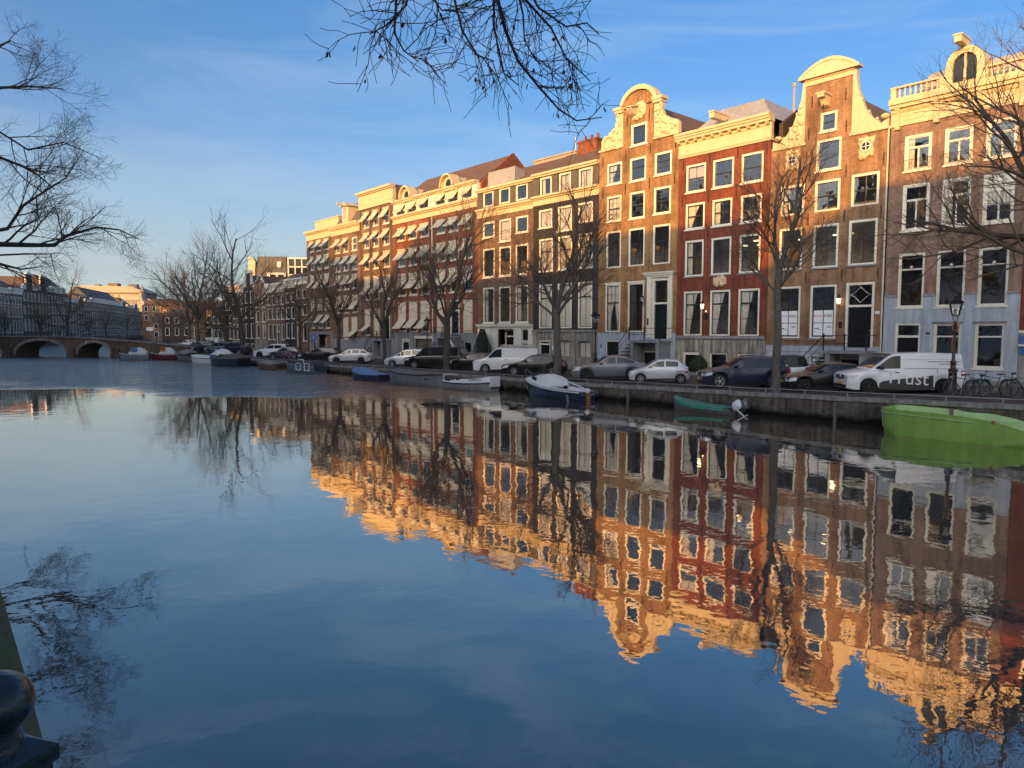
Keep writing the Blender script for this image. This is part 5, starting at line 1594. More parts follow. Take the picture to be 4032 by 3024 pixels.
fr2.build('glass_wall_frame', 'white_paint', mz)
for i in range(3):
    for j in range(3):
        MB().box(1.84 + 1.4 * i, 2.98 + 1.4 * i, 0.05, 0.09, 13.27 + 1.7 * j, 14.68 + 1.7 * j).build('pane', 'car_glass', mz)
MB().box(1.6, 6.0, 0.2, 8, 13, 18.5).build('stair_tower', 'cream_paint', mz)
MB().prism([(-6.4, 13.2), (-5.2, 13.2), (-5.0, 17.5), (-5.6, 18.4), (-6.4, 18.4)], 0.2, 3).build('turret', 'cream_paint', mz)

# ================================================================== houses on the near bank, behind the camera (unseen; heights set to shade the lower fronts, pale walls to bounce light)
def near_house(label, x0, x1, hgt, dep, m, y=-12.0, turn=0.0):
    w = x1 - x0
    h_ = thing('unseen_bank_house', label, 'house', (x1, y, 0), pi + turn)
    MB().box(0, w, 0, dep, -0.3, hgt - 0.9).build('wall', m, h_)
    cornice(h_, 0, w, [(hgt - 0.9, hgt - 0.4, 0.06), (hgt - 0.4, hgt, 0.3)])
    MB().box(0, w, 0.25, dep, hgt - 0.9, hgt - 0.003).build('roof', 'slate_roof', h_)
    n = max(2, int(w / 2.6))
    wm = MB().box(-0.7, 0.7, -0.06, 0.0, 0, 2.3).mesh('window', 'white_paint')
    pm_ = MB().box(-0.55, 0.55, -0.08, -0.062, 0.15, 2.15).mesh('pane', 'car_glass')
    z = 1.8
    while z < hgt - 3.5:
        for i in range(n):
            o = put('window', wm, h_, ((i + 0.5) * w / n, 0, z))
            put('pane', pm_, o)
        z += 3.7
    return h_
near_house('tall pale painted house on the near bank right behind the camera', 3.5, 34, 23.6, 18, 'ivory_paint')
near_house('lower pale stone house on the near bank, left of the one behind the camera', -4.3, 3.4, 19.2, 12, 'stone_pale')
near_house('broad pale painted house on the near bank across from the red house', -19.3, -4.4, 22.7, 15, 'ivory_paint')
near_house('lower pale painted house on the near bank across from the dark house', -36.0, -19.4, 20.0, 13, 'ivory_paint')
near_house('very tall pale stone house on the near bank across from the awning block', -44.3, -36.1, 27.2, 22, 'stone_pale')
near_house('pale painted house on the near bank across from the blank attic', -61.4, -44.4, 21.5, 13, 'ivory_paint')
near_house('high pale painted house on the near bank across from the dormer house', -69.8, -61.5, 24.9, 13, 'ivory_paint')
near_house('large high pale stone block on the near bank towards the bridge', -100, -69.9, 27.3, 15, 'stone_pale')
near_house('long row house on the near bank by the far bridge', -150, -100.1, 22.0, 13, 'stone_pale')
near_house('unseen turned row house, added for its shade, on the near bank beyond the far bridge', -215, -150.5, 20.0, 12, 'brick_brown', -9.0, -0.36)  # unseen, put in to shade the low houses across the canal

# ================================================================== vehicles
def tyre_mesh(r, wd):
    return MB().lathe([(r * 0.66, -wd / 2), (r * 0.93, -wd / 2), (r, -wd * 0.36), (r, wd * 0.36), (r * 0.93, wd / 2), (r * 0.66, wd / 2), (r * 0.66, 0.0), (0.01, 0.0)], 22, axis='y', cap=False).mesh('wheel', 'tyre', 40)
def rim_mesh(r, wd, m, spokes=5):
    mb = MB().lathe([(r * 0.69, wd * 0.1), (r * 0.69, wd * 0.47), (r * 0.62, wd * 0.47), (r * 0.6, wd * 0.3)], 22, axis='y', cap=False)
    mb.lathe([(r * 0.13, 0.0), (r * 0.13, wd * 0.44), (0.01, wd * 0.46)], 10, axis='y')
    for i in range(spokes):
        for s in (-0.13, 0.13):
            a = 2 * pi * i / spokes + s
            c = 2 * pi * i / spokes + s * 1.6
            mb.bar((r * 0.1 * cos(a), wd * 0.38, r * 0.1 * sin(a)), (r * 0.63 * cos(c), wd * 0.42, r * 0.63 * sin(c)), r * 0.09, wd * 0.1)
    return mb.mesh('rim', m, 40)
WHEELS = {}
def car(name, label, pos, head, sp, paint, rim='rim_alloy', spokes=5, group='cars parked along the quay', cat='car', roofm=None):
    """pos: contact point of the near front wheel; head: degrees from -X towards the water"""
    L_, W, H_, wb, fo, r = sp['L'], sp['W'], sp['H'], sp['wb'], sp['fo'], sp['r']
    sA, sB, sC_, sD = sp['s']
    z0, zA, zbt, ztl = sp['z']
    tum = sp.get('tum', 0.76)
    rz = radians(head) + pi
    hw = W / 2
    lx, ly = L_ / 2 - fo, hw - 0.1
    ox, oy = pos[0] - (lx * cos(rz) - ly * sin(rz)), pos[1] - (lx * sin(rz) + ly * cos(rz))
    root = thing(name, label, cat, (ox, oy, pos[2]), rz, group)
    X_ = lambda s: L_ / 2 - s
    zt = lambda s: interp(s, [(0, z0 - 0.16), (0.06, z0 - 0.04), (0.2, z0), (sA, zA), ((sA + sD) / 2, zbt), (sD, zbt + 0.03), (L_ - 0.06, ztl), (L_, ztl - 0.2)])
    wd = lambda s: hw * interp(s, [(0, 0.74), (0.1, 0.86), (0.3, 0.94), (0.7, 0.985), (1.1, 1.0), (L_ - 0.9, 1.0), (L_ - 0.35, 0.96), (L_ - 0.08, 0.89), (L_, 0.8)])
    wc = (fo, fo + wb)
    R_ = r + 0.055
    def zb(s):
        z = interp(s, [(0, 0.26), (0.3, 0.2), (L_ - 0.4, 0.22), (L_, 0.34)])
        for c in wc:
            if abs(s - c) < R_:
                z = max(z, r + sqrt(R_ * R_ - (s - c) ** 2))
        return z
    def sec(s):
        Z, b_, w_ = zt(s), zb(s), wd(s)
        return [(w_ * 0.94, b_), (w_ * 0.985, b_ + 0.25 * (Z - b_)), (w_, b_ + 0.55 * (Z - b_)), (w_ * 0.988, b_ + 0.8 * (Z - b_)), (w_ * 0.95, Z - 0.03), (w_ * 0.87, Z), (w_ * 0.45, Z + 0.025), (0.0, Z + 0.03)]
    st = sorted({round(v, 3) for v in [0, 0.05, 0.12, 0.25, 0.4, L_, L_ - 0.05, L_ - 0.12, L_ - 0.25, sA, sD] + [i * L_ / 22 for i in range(23)] + [c + R_ * k for c in wc for k in (-1.001, -0.995, -0.9, -0.7, -0.4, 0, 0.4, 0.7, 0.9, 0.995, 1.001)] if 0 <= v <= L_})
    mb = MB()
    rows_ = []
    for s in st:
        q = sec(s)
        rows_.append([(X_(s), y, z) for y, z in q] + [(X_(s), -y, z) for y, z in q[:-1][::-1]])
    mb.grid(rows_, flip=True)
    n = len(rows_[0])
    mb.add(rows_[0], [tuple(range(n))])
    mb.add(rows_[-1], [tuple(range(n))[::-1]])
    body = mb.build('body', paint, root, smooth=32)
    MB().box(X_(L_ - 0.15), X_(0.15), -hw * 0.84, hw * 0.84, 0.17, 0.62).build('underbody', 'car_trim', root)
    # greenhouse
    ct = lambda s: interp(s, [(sA, zt(sA)), (sA + (sB - sA) * 0.85, H_ - 0.1), (sB + 0.08, H_ - 0.035), ((sB + sC_) / 2, H_), (sC_, H_ - 0.05), (sD, zt(sD))])
    def yw(s, z):
        t_ = max(0, min(1, (z - zt(s)) / (H_ - zt(s))))
        e = interp(s, [(sA, 0.9), (sB, 1.0), (sC_, 1.0), (sD, 0.9)])
        return wd(s) * lerp(0.92, tum, t_) * e
    cs_ = sorted({round(v, 3) for v in [sA, sB, sC_, sD, sB + 0.08] + [lerp(sA, sB, i / 5) for i in range(6)] + [lerp(sB, sC_, i / 6) for i in range(7)] + [lerp(sC_, sD, i / 4) for i in range(5)]})
    rows_ = []
    for s in cs_:
        Z, b_ = ct(s), zt(s) - 0.03
        q = [(yw(s, b_), b_), (yw(s, (Z + b_) / 2), (Z + b_) / 2), (yw(s, Z - 0.05), max(b_ + 0.001, Z - 0.06)), (yw(s, Z) * 0.92, Z - 0.012), (yw(s, Z) * 0.5, Z + 0.01), (0, Z + 0.016)]
        rows_.append([(X_(s), y, z) for y, z in q] + [(X_(s), -y, z) for y, z in q[:-1][::-1]])
    MB().grid(rows_, flip=True).build('cabin', roofm or paint, root, smooth=32)
    for sd in (1, -1):
        for a, c in sp['win']:
            lo, hi = [], []
            for i in range(9):
                s = lerp(a, c, i / 8)
                zl = zt(s) + 0.045
                zh = max(zl + 0.012, ct(s) - 0.1)
                lo.append((X_(s), sd * (yw(s, zl) + 0.008), zl))
                hi.append((X_(s), sd * (yw(s, zh) + 0.008), zh))
            MB().grid([lo, hi], flip=(sd > 0)).build('side_window', 'car_glass', root)
        s = sA + (sB - sA) * 0.35 + 0.1
        y = sd * (hw * 0.93)
        MB().ball((X_(s), y + sd * 0.12, zt(s) + 0.1), 0.11, 8, 6, sz=0.75).bar((X_(s), y - sd * 0.04, zt(s) + 0.02), (X_(s), y + sd * 0.1, zt(s) + 0.06), 0.04).build('wing_mirror', sp.get('mirror', paint), root, smooth=50)
        def ybody(s, z):
            q = sec(s)
            for (y1, z1), (y2, z2) in zip(q, q[1:]):
                if z1 <= z <= z2 and z2 > z1:
                    return lerp(y1, y2, (z - z1) / (z2 - z1))
            return q[0][0]
        def patch(nm, m_, s0, s1_, za, zb_, off=0.007, k=5):
            lo, hi = [], []
            for i in range(k + 1):
                s = lerp(s0, s1_, i / k)
                lo.append((X_(s), sd * (ybody(s, zt(s) - za) + off), zt(s) - za))
                hi.append((X_(s), sd * (ybody(s, zt(s) - zb_) + off), zt(s) - zb_))
            return MB().grid([lo, hi], flip=(sd > 0)).build(nm, m_, root)
        patch('headlight', 'head_lamp', 0.07, 0.46, 0.24, 0.1)
        MB().box(X_(0.02), X_(-0.012), min(sd * hw * 0.48, sd * hw * 0.8), max(sd * hw * 0.48, sd * hw * 0.8), z0 - 0.27, z0 - 0.14).build('headlight', 'head_lamp', root)
        patch('tail_light', 'tail_lamp', L_ - 0.3, L_ - 0.03, 0.34, 0.08)
        for s in sp['seam']:
            patch('door_seam', 'car_trim', s, s + 0.014, zt(s) - zb(s) - 0.06, 0.05, 0.004, 1)
        for s in sp['hnd']:
            MB().bar((X_(s), sd * (ybody(s, zt(s) - 0.14) + 0.02), zt(s) - 0.14), (X_(s + 0.18), sd * (ybody(s, zt(s) - 0.14) + 0.02), zt(s) - 0.135), 0.035).build('door_handle', sp.get('handle', paint), root)
        patch('sill_trim', 'car_trim', wc[0] + R_ + 0.02, wc[1] - R_ - 0.02, zt(L_ / 2) - 0.32, zt(L_ / 2) - 0.22, 0.005, 6)
    def screen(nm, a, c, k=6):
        rr_ = []
        for i in range(k + 1):
            s = lerp(a, c, i / k)
            y = yw(s, ct(s) - 0.03) * 0.9
            rr_.append([(X_(s), y * f, ct(s) + 0.018 + 0.006 * (1 - f * f)) for f in (1, 0.5, 0, -0.5, -1)])
        MB().grid(rr_, flip=True).build(nm, 'car_glass', root, smooth=60)
    screen('windscreen', sA + 0.1, sB - 0.03)
    if sD - sC_ > 0.2:
        screen('rear_window', sC_ + 0.08, lerp(sC_, sD, 0.8))
    MB().box(X_(0.03), X_(-0.02), -hw * 0.44, hw * 0.44, z0 - 0.3, z0 - 0.12).build('grille', 'car_trim', root)
    MB().box(X_(0.1), X_(-0.015), -hw * 0.66, hw * 0.66, 0.28, 0.42).build('bumper_grille', 'car_trim', root)
    MB().box(X_(0.05), X_(-0.035), -0.26, 0.26, 0.44, 0.55).build('number_plate', 'plate_yellow', root)
    if sp.get('rail'):
        for sd in (1, -1):
            MB().tube([(X_(lerp(sB + 0.3, sC_ - 0.1, i / 4)), sd * hw * tum * 0.9, H_ + (0.04 if 0 < i < 4 else -0.02)) for i in range(5)], 0.018, 5).build('roof_rail', sp['rail'], root)
    key = (r, rim, spokes)
    if key not in WHEELS:
        WHEELS[key] = (tyre_mesh(r, 0.22), rim_mesh(r, 0.22, rim, spokes))
    tm, rm = WHEELS[key]
    for s in wc:
        for sd in (1, -1):
            w_ = put('wheel', tm, root, (X_(s), sd * (hw - 0.13), r), 0 if sd > 0 else pi)
            put('rim', rm, w_)
    return root, X_, zt, hw
SP = dict(
    van=dict(L=5.4, W=1.93, H=1.91, wb=3.4, fo=0.93, r=0.35, s=(1.0, 2.05, 5.15, 5.34), z=(0.98, 1.12, 1.16, 1.1), tum=0.86, win=[(1.25, 2.35)], seam=[1.35, 2.45, 3.7], hnd=[2.1], mirror='car_trim', handle='car_trim'),
    trafic=dict(L=5.1, W=1.95, H=1.97, wb=3.1, fo=0.95, r=0.34, s=(0.95, 1.85, 4.85, 5.04), z=(1.0, 1.16, 1.2, 1.12), tum=0.86, win=[(1.2, 2.2)], seam=[1.3, 2.35, 3.6], hnd=[2.45], mirror='car_trim', handle='car_trim'),
    bus=dict(L=5.1, W=1.92, H=1.9, wb=3.2, fo=0.9, r=0.34, s=(0.95, 1.95, 4.85, 5.05), z=(0.96, 1.1, 1.14, 1.08), tum=0.86, win=[(1.2, 2.2), (2.35, 3.55), (3.7, 4.7)], seam=[1.3, 2.3, 3.6], hnd=[2.05]),
    hatch=dict(L=3.5, W=1.64, H=1.47, wb=2.34, fo=0.66, r=0.29, s=(0.82, 1.62, 2.85, 3.42), z=(0.74, 0.95, 0.98, 0.9), win=[(1.1, 2.05), (2.12, 2.85)], seam=[0.98, 2.08], hnd=[1.85]),
    audi=dict(L=4.03, W=1.74, H=1.42, wb=2.56, fo=0.8, r=0.32, s=(1.2, 2.0, 3.3, 3.92), z=(0.76, 0.95, 0.98, 0.9), win=[(1.5, 2.45), (2.53, 3.3)], seam=[1.3, 2.5, 3.3], hnd=[2.25, 3.1]),
    suv=dict(L=4.7, W=1.89, H=1.68, wb=2.86, fo=0.86, r=0.38, s=(1.35, 2.15, 3.9, 4.55), z=(0.92, 1.1, 1.13, 1.05), win=[(1.65, 2.65), (2.73, 3.6), (3.66, 4.15)], seam=[1.45, 2.7, 3.6], hnd=[2.45, 3.4], rail='chrome'),
    coupe=dict(L=4.85, W=1.94, H=1.62, wb=2.85, fo=0.92, r=0.38, s=(1.4, 2.25, 3.4, 4.65), z=(0.9, 1.06, 1.1, 1.05), win=[(1.7, 2.75), (2.83, 3.95)], seam=[1.5, 2.8, 3.75], hnd=[2.55, 3.55]),
    estate=dict(L=4.77, W=1.82, H=1.5, wb=2.71, fo=0.92, r=0.33, s=(1.35, 2.2, 3.95, 4.62), z=(0.78, 0.97, 1.0, 0.95), win=[(1.65, 2.6), (2.68, 3.55), (3.62, 4.3)], seam=[1.45, 2.64, 3.55], hnd=[2.4, 3.35], rail='chrome'),
    skoda=dict(L=4.26, W=1.73, H=1.48, wb=2.47, fo=0.84, r=0.31, s=(1.15, 1.95, 3.5, 4.15), z=(0.78, 0.96, 0.99, 0.94), win=[(1.45, 2.3), (2.38, 3.15), (3.22, 3.8)], seam=[1.25, 2.34, 3.15], hnd=[2.1, 2.95], rail='car_trim'),
    mpv=dict(L=4.08, W=1.73, H=1.63, wb=2.54, fo=0.75, r=0.31, s=(0.8, 1.85, 3.5, 3.98), z=(0.8, 1.02, 1.06, 1.0), win=[(1.15, 1.45), (1.55, 2.4), (2.48, 3.2), (3.27, 3.65)], seam=[1.45, 2.44, 3.2], hnd=[2.2, 3.0], rail='chrome'),
    micro=dict(L=2.2, W=1.3, H=1.55, wb=1.6, fo=0.3, r=0.24, s=(0.1, 0.5, 1.8, 2.15), z=(0.72, 0.8, 0.82, 0.8), tum=0.84, win=[(0.4, 1.2), (1.3, 1.8)], seam=[0.45, 1.25], hnd=[1.05]),
)
CARS = []
def cw(px_pos):
    return px_pos
def P(x, y):
    return (x, y, zs(x) - 0.02)
v_, vX, vzt, vhw = car('parked_van', 'silver white delivery van with dark lower band and big white letters', P(-13.85, 34.1), 47, SP['van'], 'van_silver', 'rim_dark', 6, cat='van')
# dark lower band and lettering on the van's near side
BND = [(1.38, 0.25, 0.5), (1.5, 0.24, 0.6), (2.0, 0.24, 0.68), (2.8, 0.24, 0.76), (3.5, 0.24, 0.84), (3.82, 0.26, 0.88)]
MB().grid([[(vX(a), vhw + 0.012, z0_), (vX(a), vhw + 0.014, z1_)] for a, z0_, z1_ in BND]).build('colour_band', 'band_grey', v_)
put('lettering', text_mesh('Trust', 0.9, 'lettering', 'van_silver', 0.003), v_, (vX(2.62), vhw + 0.022, 0.74), rot=(pi / 2, 0.06, pi))
MB().box(vX(5.2), vX(2.5), vhw * 0.955, vhw * 0.955 + 0.012, 1.19, 1.21).box(vX(5.1), vX(2.6), vhw * 0.885, vhw * 0.885 + 0.012, 1.6, 1.612).box(vX(4.0), vX(3.985), vhw * 0.9, vhw + 0.008, 0.95, 1.18).build('panel_line', 'iron_grey', v_)
MB().box(vX(5.1), vX(3.6), vhw * 0.9, vhw * 0.9 + 0.02, 1.5, 1.52).box(vX(5.0), vX(4.1), vhw * 0.9, vhw * 0.9 + 0.02, 1.38, 1.4).build('side_stripe', 'band_grey', v_)
MB().box(vX(0.02), vX(-0.03), -0.4, 0.4, 0.78, 0.82).box(vX(0.02), vX(-0.03), -0.4, 0.4, 0.7, 0.73).lathe([(0.11, vX(-0.02)), (0.11, vX(-0.045))], 14, (0, 0, 0.77), axis='x').build('badge', 'chrome', v_)
car('parked_car', 'black small hatchback between the silver van and a tree', P(-16.75, 33.7), 46, SP['audi'], 'car_black', 'rim_dark', 5)
car('parked_car', 'dark blue black off-road car with chrome roof rails left of the tree trunk', P(-21.2, 33.3), 48, SP['suv'], 'car_navy', 'rim_alloy', 5)
car('parked_car', 'tiny silver white hatchback in front of the grey coupe car', P(-26.79, 33.65), 42, SP['hatch'], 'car_silver', 'rim_alloy', 5)
car('parked_car', 'grey metallic sloping roof off-road car right of the middle tree', P(-30.91, 33.4), 46, SP['coupe'], 'car_grey', 'rim_dark', 7)
car('parked_car', 'black estate car with chrome rails in front of the white van', P(-38.33, 33.76), 46, SP['estate'], 'car_black', 'rim_alloy', 7)
tv, tX, tz, thw = car('parked_van', 'white panel van with a ladder rack on its roof', P(-41.92, 34.0), 44, SP['trafic'], 'car_white', 'rim_alloy', 6, cat='van')
MB().box(tX(4.7), tX(2.1), -0.75, 0.75, 2.0, 2.06).tube([(tX(4.7), 0.72, 2.12), (tX(2.1), 0.72, 2.12)], 0.03, 5).tube([(tX(4.7), -0.72, 2.12), (tX(2.1), -0.72, 2.12)], 0.03, 5).build('roof_rack', 'iron_grey', tv)
car('parked_car', 'small black car wedged between the black minibus and the white panel van', P(-47.37, 35.3), 44, SP['audi'], 'car_black', 'rim_dark', 5)
car('parked_van', 'black minibus van with dark side windows behind a forked tree', P(-51.34, 33.8), 44, SP['bus'], 'car_black', 'rim_alloy', 6, cat='van')
car('parked_car', 'silver tall family car left of the black minibus', P(-54.49, 33.6), 44, SP['mpv'], 'car_silver', 'rim_alloy', 6)
car('parked_car', 'silver white small estate car with black roof rails standing alone', P(-64.58, 33.4), 46, SP['skoda'], 'car_silver', 'rim_dark', 5)
car('parked_car', 'black hatchback beside the silver estate, nearest to the stone entrance', P(-71.6, 33.4), 38, SP['estate'], 'car_black', 'rim_dark', 5)
car('parked_car', 'dark small car with a pink bicycle at its tail', P(-79.04, 33.0), 40, SP['audi'], 'car_teal', 'rim_alloy', 5)
car('parked_car', 'white off-road car with dark windows among the left cars', P(-83.08, 33.0), 40, SP['suv'], 'car_white', 'rim_dark', 5)
car('parked_car', 'dark navy off-road car at the left foot of the tall forked tree', P(-97.34, 33.3), 36, SP['suv'], 'car_navy', 'rim_alloy', 5)
car('parked_car', 'grey hatchback left of the dark navy off-road car', P(-104.66, 34.2), 38, SP['mpv'], 'car_grey', 'rim_alloy', 5)
car('parked_car', 'black hatchback second left of the dark navy off-road car', P(-109.5, 34.0), 38, SP['audi'], 'car_black', 'rim_dark', 5)
car('parked_car', 'grey green off-road car next to the leftmost white car', (-118.5, 36.0, -0.22), 36, SP['suv'], 'car_teal', 'rim_dark', 5)
car('parked_car', 'white car at the left end of the parked row near the bridge', (-132.5, 38.4, -0.22), 36, SP['suv'], 'car_white', 'rim_dark', 5)
car('parked_car', 'grey car between the white car and the hatchbacks near the bridge', (-125.0, 37.6, -0.22), 36, SP['skoda'], 'car_grey', 'rim_dark', 5)
car('parked_van', 'pale delivery van parked by the bridge ramp', (-142, 45, -0.22), 30, SP['trafic'], 'car_silver', 'rim_dark', 5, cat='van')
car('micro_car', 'tiny white and black two seat car by the blue plinth', P(-22.2, 42.0), 62, SP['micro'], 'car_white', 'rim_dark', 5, roofm='car_black', group=None)
car('parked_car', 'dark car on the far bank left of the bridge lamp', (-196, 33, 0.3), 20, SP['suv'], 'car_black', 'rim_dark', 5, group=None)

# ================================================================== boats
def hull(root, L_, B, sheer, plan, m, m_in='boat_in', draft=0.35, floor=0.12, flare=0.86, rub='car_trim', deckm=None, n=18, bowlift=0.0, stem=0.15):
    """local x: bow at +L/2. sheer and plan are tables over t = 0 (stern) .. 1 (bow)"""
    out_, inn = [], []
    for i in range(n + 1):
        t_ = i / n
        b_, g = B / 2 * interp(t_, plan), interp(t_, sheer)
        x = lerp(-L_ / 2, L_ / 2, t_)
        xr = x - stem * max(0, t_ - 0.8) * 5 * 0.5
        kb = flare
        q = [(x, b_, g), (lerp(x, xr, 0.3), b_ * 0.985, g * 0.72), (lerp(x, xr, 0.6), b_ * (kb + 1) / 2, g * 0.35), (xr, b_ * kb, 0.0), (xr, b_ * 0.55, -draft * 0.7), (xr, 0.0, -draft)]
        out_.append(q + [(a, -c, d) for a, c, d in q[:-1][::-1]])
        bi = max(0.0, b_ - 0.06)
        q = [(x, bi, g), (x, bi * 0.94, max(floor + 0.01, g * 0.5)), (x, bi * 0.8, floor), (x, 0, floor)]
        inn.append(q + [(a, -c, d) for a, c, d in q[:-1][::-1]])
    mb = MB().grid(out_)
    k = len(out_[0])
    mb.add(out_[0], [tuple(range(k))])
    h_ = mb.build('hull', m, root, smooth=45)
    MB().grid(inn, flip=True).add(inn[0], [tuple(range(len(inn[0])))[::-1]]).build('hull_inside', m_in, root, smooth=45)
    tp = MB()
    for s in (0, -1):
        for a, c in zip(range(n), range(1, n + 1)):
            o1, o2, i1, i2 = out_[a][s], out_[c][s], inn[a][s], inn[c][s]
            f = lambda p: (p[0], p[1], p[2] + 0.012)
            tp.add([f(o1), f(o2), f(i2), f(i1)], [(0, 1, 2, 3)])
    tp.build('gunwale', deckm or m, root)
    if rub:
        r_ = MB()
        for s in (0, -1):
            sg_ = 1 if s == 0 else -1
            r_.tube([(p[s][0], p[s][1] + sg_ * 0.02, p[s][2] - 0.05) for p in out_], 0.04, 5)
        r_.build('rubbing_strake', rub, root, smooth=60)
    return out_, inn
def boat(label, a, c, y_off=0.0, name='moored_boat'):
    """a, c: world xy of the left and right ends at the waterline; local +x points to the left end"""
    a, c = Vector((*a, 0)), Vector((*c, 0))
    m_ = (a + c) / 2
    d = a - c
    return thing(name, label, 'boat', (m_.x, m_.y, -1.0), atan2(d.y, d.x), 'boats moored along the quay'), d.length
def cover(root, L_, B, sheer, plan, m, t0=0.05, t1=0.95, rise=0.3, drop=0.1, name='cover', n=14):
    rows_ = []
    for i in range(n + 1):
        t_ = lerp(t0, t1, i / n)
        b_, g = B / 2 * interp(t_, plan) + 0.03, interp(t_, sheer)
        x = lerp(-L_ / 2, L_ / 2, t_)
        e = sin(pi * (i / n)) ** 0.5
        w_ = 0.02 * sin(i * 2.4)
        rows_.append([(x, b_, g - drop + w_), (x, b_ * 0.97, g + 0.03 + w_), (x, b_ * 0.5, g + rise * e * 0.8), (x, 0, g + rise * e + w_), (x, -b_ * 0.5, g + rise * e * 0.8), (x, -b_ * 0.97, g + 0.03), (x, -b_, g - drop)])
    return MB().grid(rows_).build(name, m, root, smooth=60)
def outboard(root, x, z=0.0, m='motor_grey', s=1.0, y=0.0, lean=0.35):
    """outboard motor: bracket and leg at the transom, a long rounded cowl leaning outwards"""
    o = MB().bar((x + 0.1 * s, y, z + 0.1), (x - 0.06 * s, y, z + 0.42 * s), 0.13 * s, 0.16 * s).build('motor_leg', 'motor_grey', root)
    rows_ = []
    for i in range(9):
        t_ = i / 8
        rr = (0.1 + 0.1 * sin(pi * min(1, t_ * 1.15))) * s * (1 if t_ < 0.95 else 0.55)
        c = Vector((x - 0.06 * s - lean * t_ * 0.5 * s, y, z + (0.38 + 0.5 * t_) * s))
        rows_.append([(c.x + 1.25 * rr * cos(2 * pi * k / 10), c.y + 0.85 * rr * sin(2 * pi * k / 10), c.z + 0.3 * rr * cos(2 * pi * k / 10)) for k in range(11)])
    MB().grid(rows_, flip=True).add(rows_[-1][:10], [tuple(range(10))]).build('motor_cowl', m, o, smooth=50)
def mooring_rope(root, p, q, sag=0.12):
    p, q = Vector(p), Vector(q)
    MB().tube([p.lerp(q, i / 6) + Vector((0, 0, -sag * sin(pi * i / 6))) for i in range(7)], 0.014, 4).build('mooring_rope', 'rope', root)

PL = [(0, 0.74), (0.2, 0.92), (0.5, 1.0), (0.75, 0.86), (0.9, 0.55), (0.97, 0.25), (1, 0.04)]
# green sloop
r_, Lb = boat('bright green open boat with blunt bow at the lower right', (-11.55, 30.5), (-5.5, 30.55))
SH = [(0, 0.12), (0.08, 0.3), (0.19, 0.56), (0.33, 0.8), (0.46, 0.92), (0.6, 0.97), (1, 1.03)]
PLG = [(0, 0.55), (0.1, 0.82), (0.3, 0.97), (0.6, 1.0), (0.85, 0.96), (0.94, 0.9), (0.985, 0.78), (1, 0.66)]
o_, i_ = hull(r_, Lb, 2.3, SH, PLG, 'hull_green', 'hull_green_in', rub=None, flare=0.9, stem=0.25, floor=0.25)
MB().add(o_[-1], [tuple(range(len(o_[-1])))[::-1]]).build('bow_panel', 'hull_green', r_)
for t_ in (0.5, 0.72):
    x = lerp(-Lb / 2, Lb / 2, t_)
    MB().box(x - 0.16, x + 0.16, -0.98, 0.98, 0.6, 0.66).build('thwart', 'hull_green_in', r_)
rb = MB()
for s in (0, -1):
    sg_ = 1 if s == 0 else -1
    rb.tube([(p[s][0], p[s][1] + sg_ * 0.015, p[s][2] - 0.16) for p in o_[8:]], 0.018, 5)
rb.build('rubbing_strake', 'hull_green_in', r_, smooth=60)
for x in (1.2, 0.1):
    MB().box(x - 0.06, x + 0.06, 1.05, 1.13, 0.97, 1.03).build('cleat', 'hull_green_in', r_)
MB().ball((-0.9, 1.1, 0.82), 0.07, 8, 5).build('rust_patch', 'varnish', r_)
tag(MB().box(-0.6, 0.6, -0.08, 0.08, 0, 0.14).build('green_fender', 'hull_green_in', None, (-7.6, 30.3, -0.35), 0.1), 'pale green long fender lying in the bright green boat', 'fender')
mooring_rope(r_, (Lb / 2 - 0.2, -0.6, 1.02), (Lb / 2 + 0.6, -1.1, 1.15))
mooring_rope(r_, (0.1, -1.1, 0.95), (-0.9, -1.2, 1.22))
# dinghy with teal cover
r_, Lb = boat('small flat dinghy under a torn teal cover with outboard motor', (-22.4, 30.95), (-18.7, 30.75))
SH = [(0, 0.3), (0.5, 0.33), (0.85, 0.48), (1, 0.66)]
hull(r_, Lb, 1.35, SH, PL, 'hull_mud', rub=None, draft=0.15, flare=0.8)
cover(r_, Lb, 1.35, SH, PL, 'tarp_teal', 0.08, 0.995, 0.1, 0.12)
outboard(r_, -Lb / 2 - 0.05, -0.12, 'boat_white', s=1.0, y=0.12)
outboard(r_, -Lb / 2 - 0.2, -0.2, 'motor_grey', s=1.1, y=-0.2)
mooring_rope(r_, (Lb / 2 - 0.1, 0, 0.6), (Lb / 2 + 0.5, -0.9, 0.85))
MB().bar((-Lb / 2 - 0.2, 0.1, 0.25), (-Lb / 2 - 0.75, 0.3, 0.0), 0.05).bar((-Lb / 2 - 0.75, 0.3, 0.0), (-Lb / 2 - 0.9, 0.3, 0.1), 0.14, 0.03).build('motor_shaft', 'boat_white', r_)
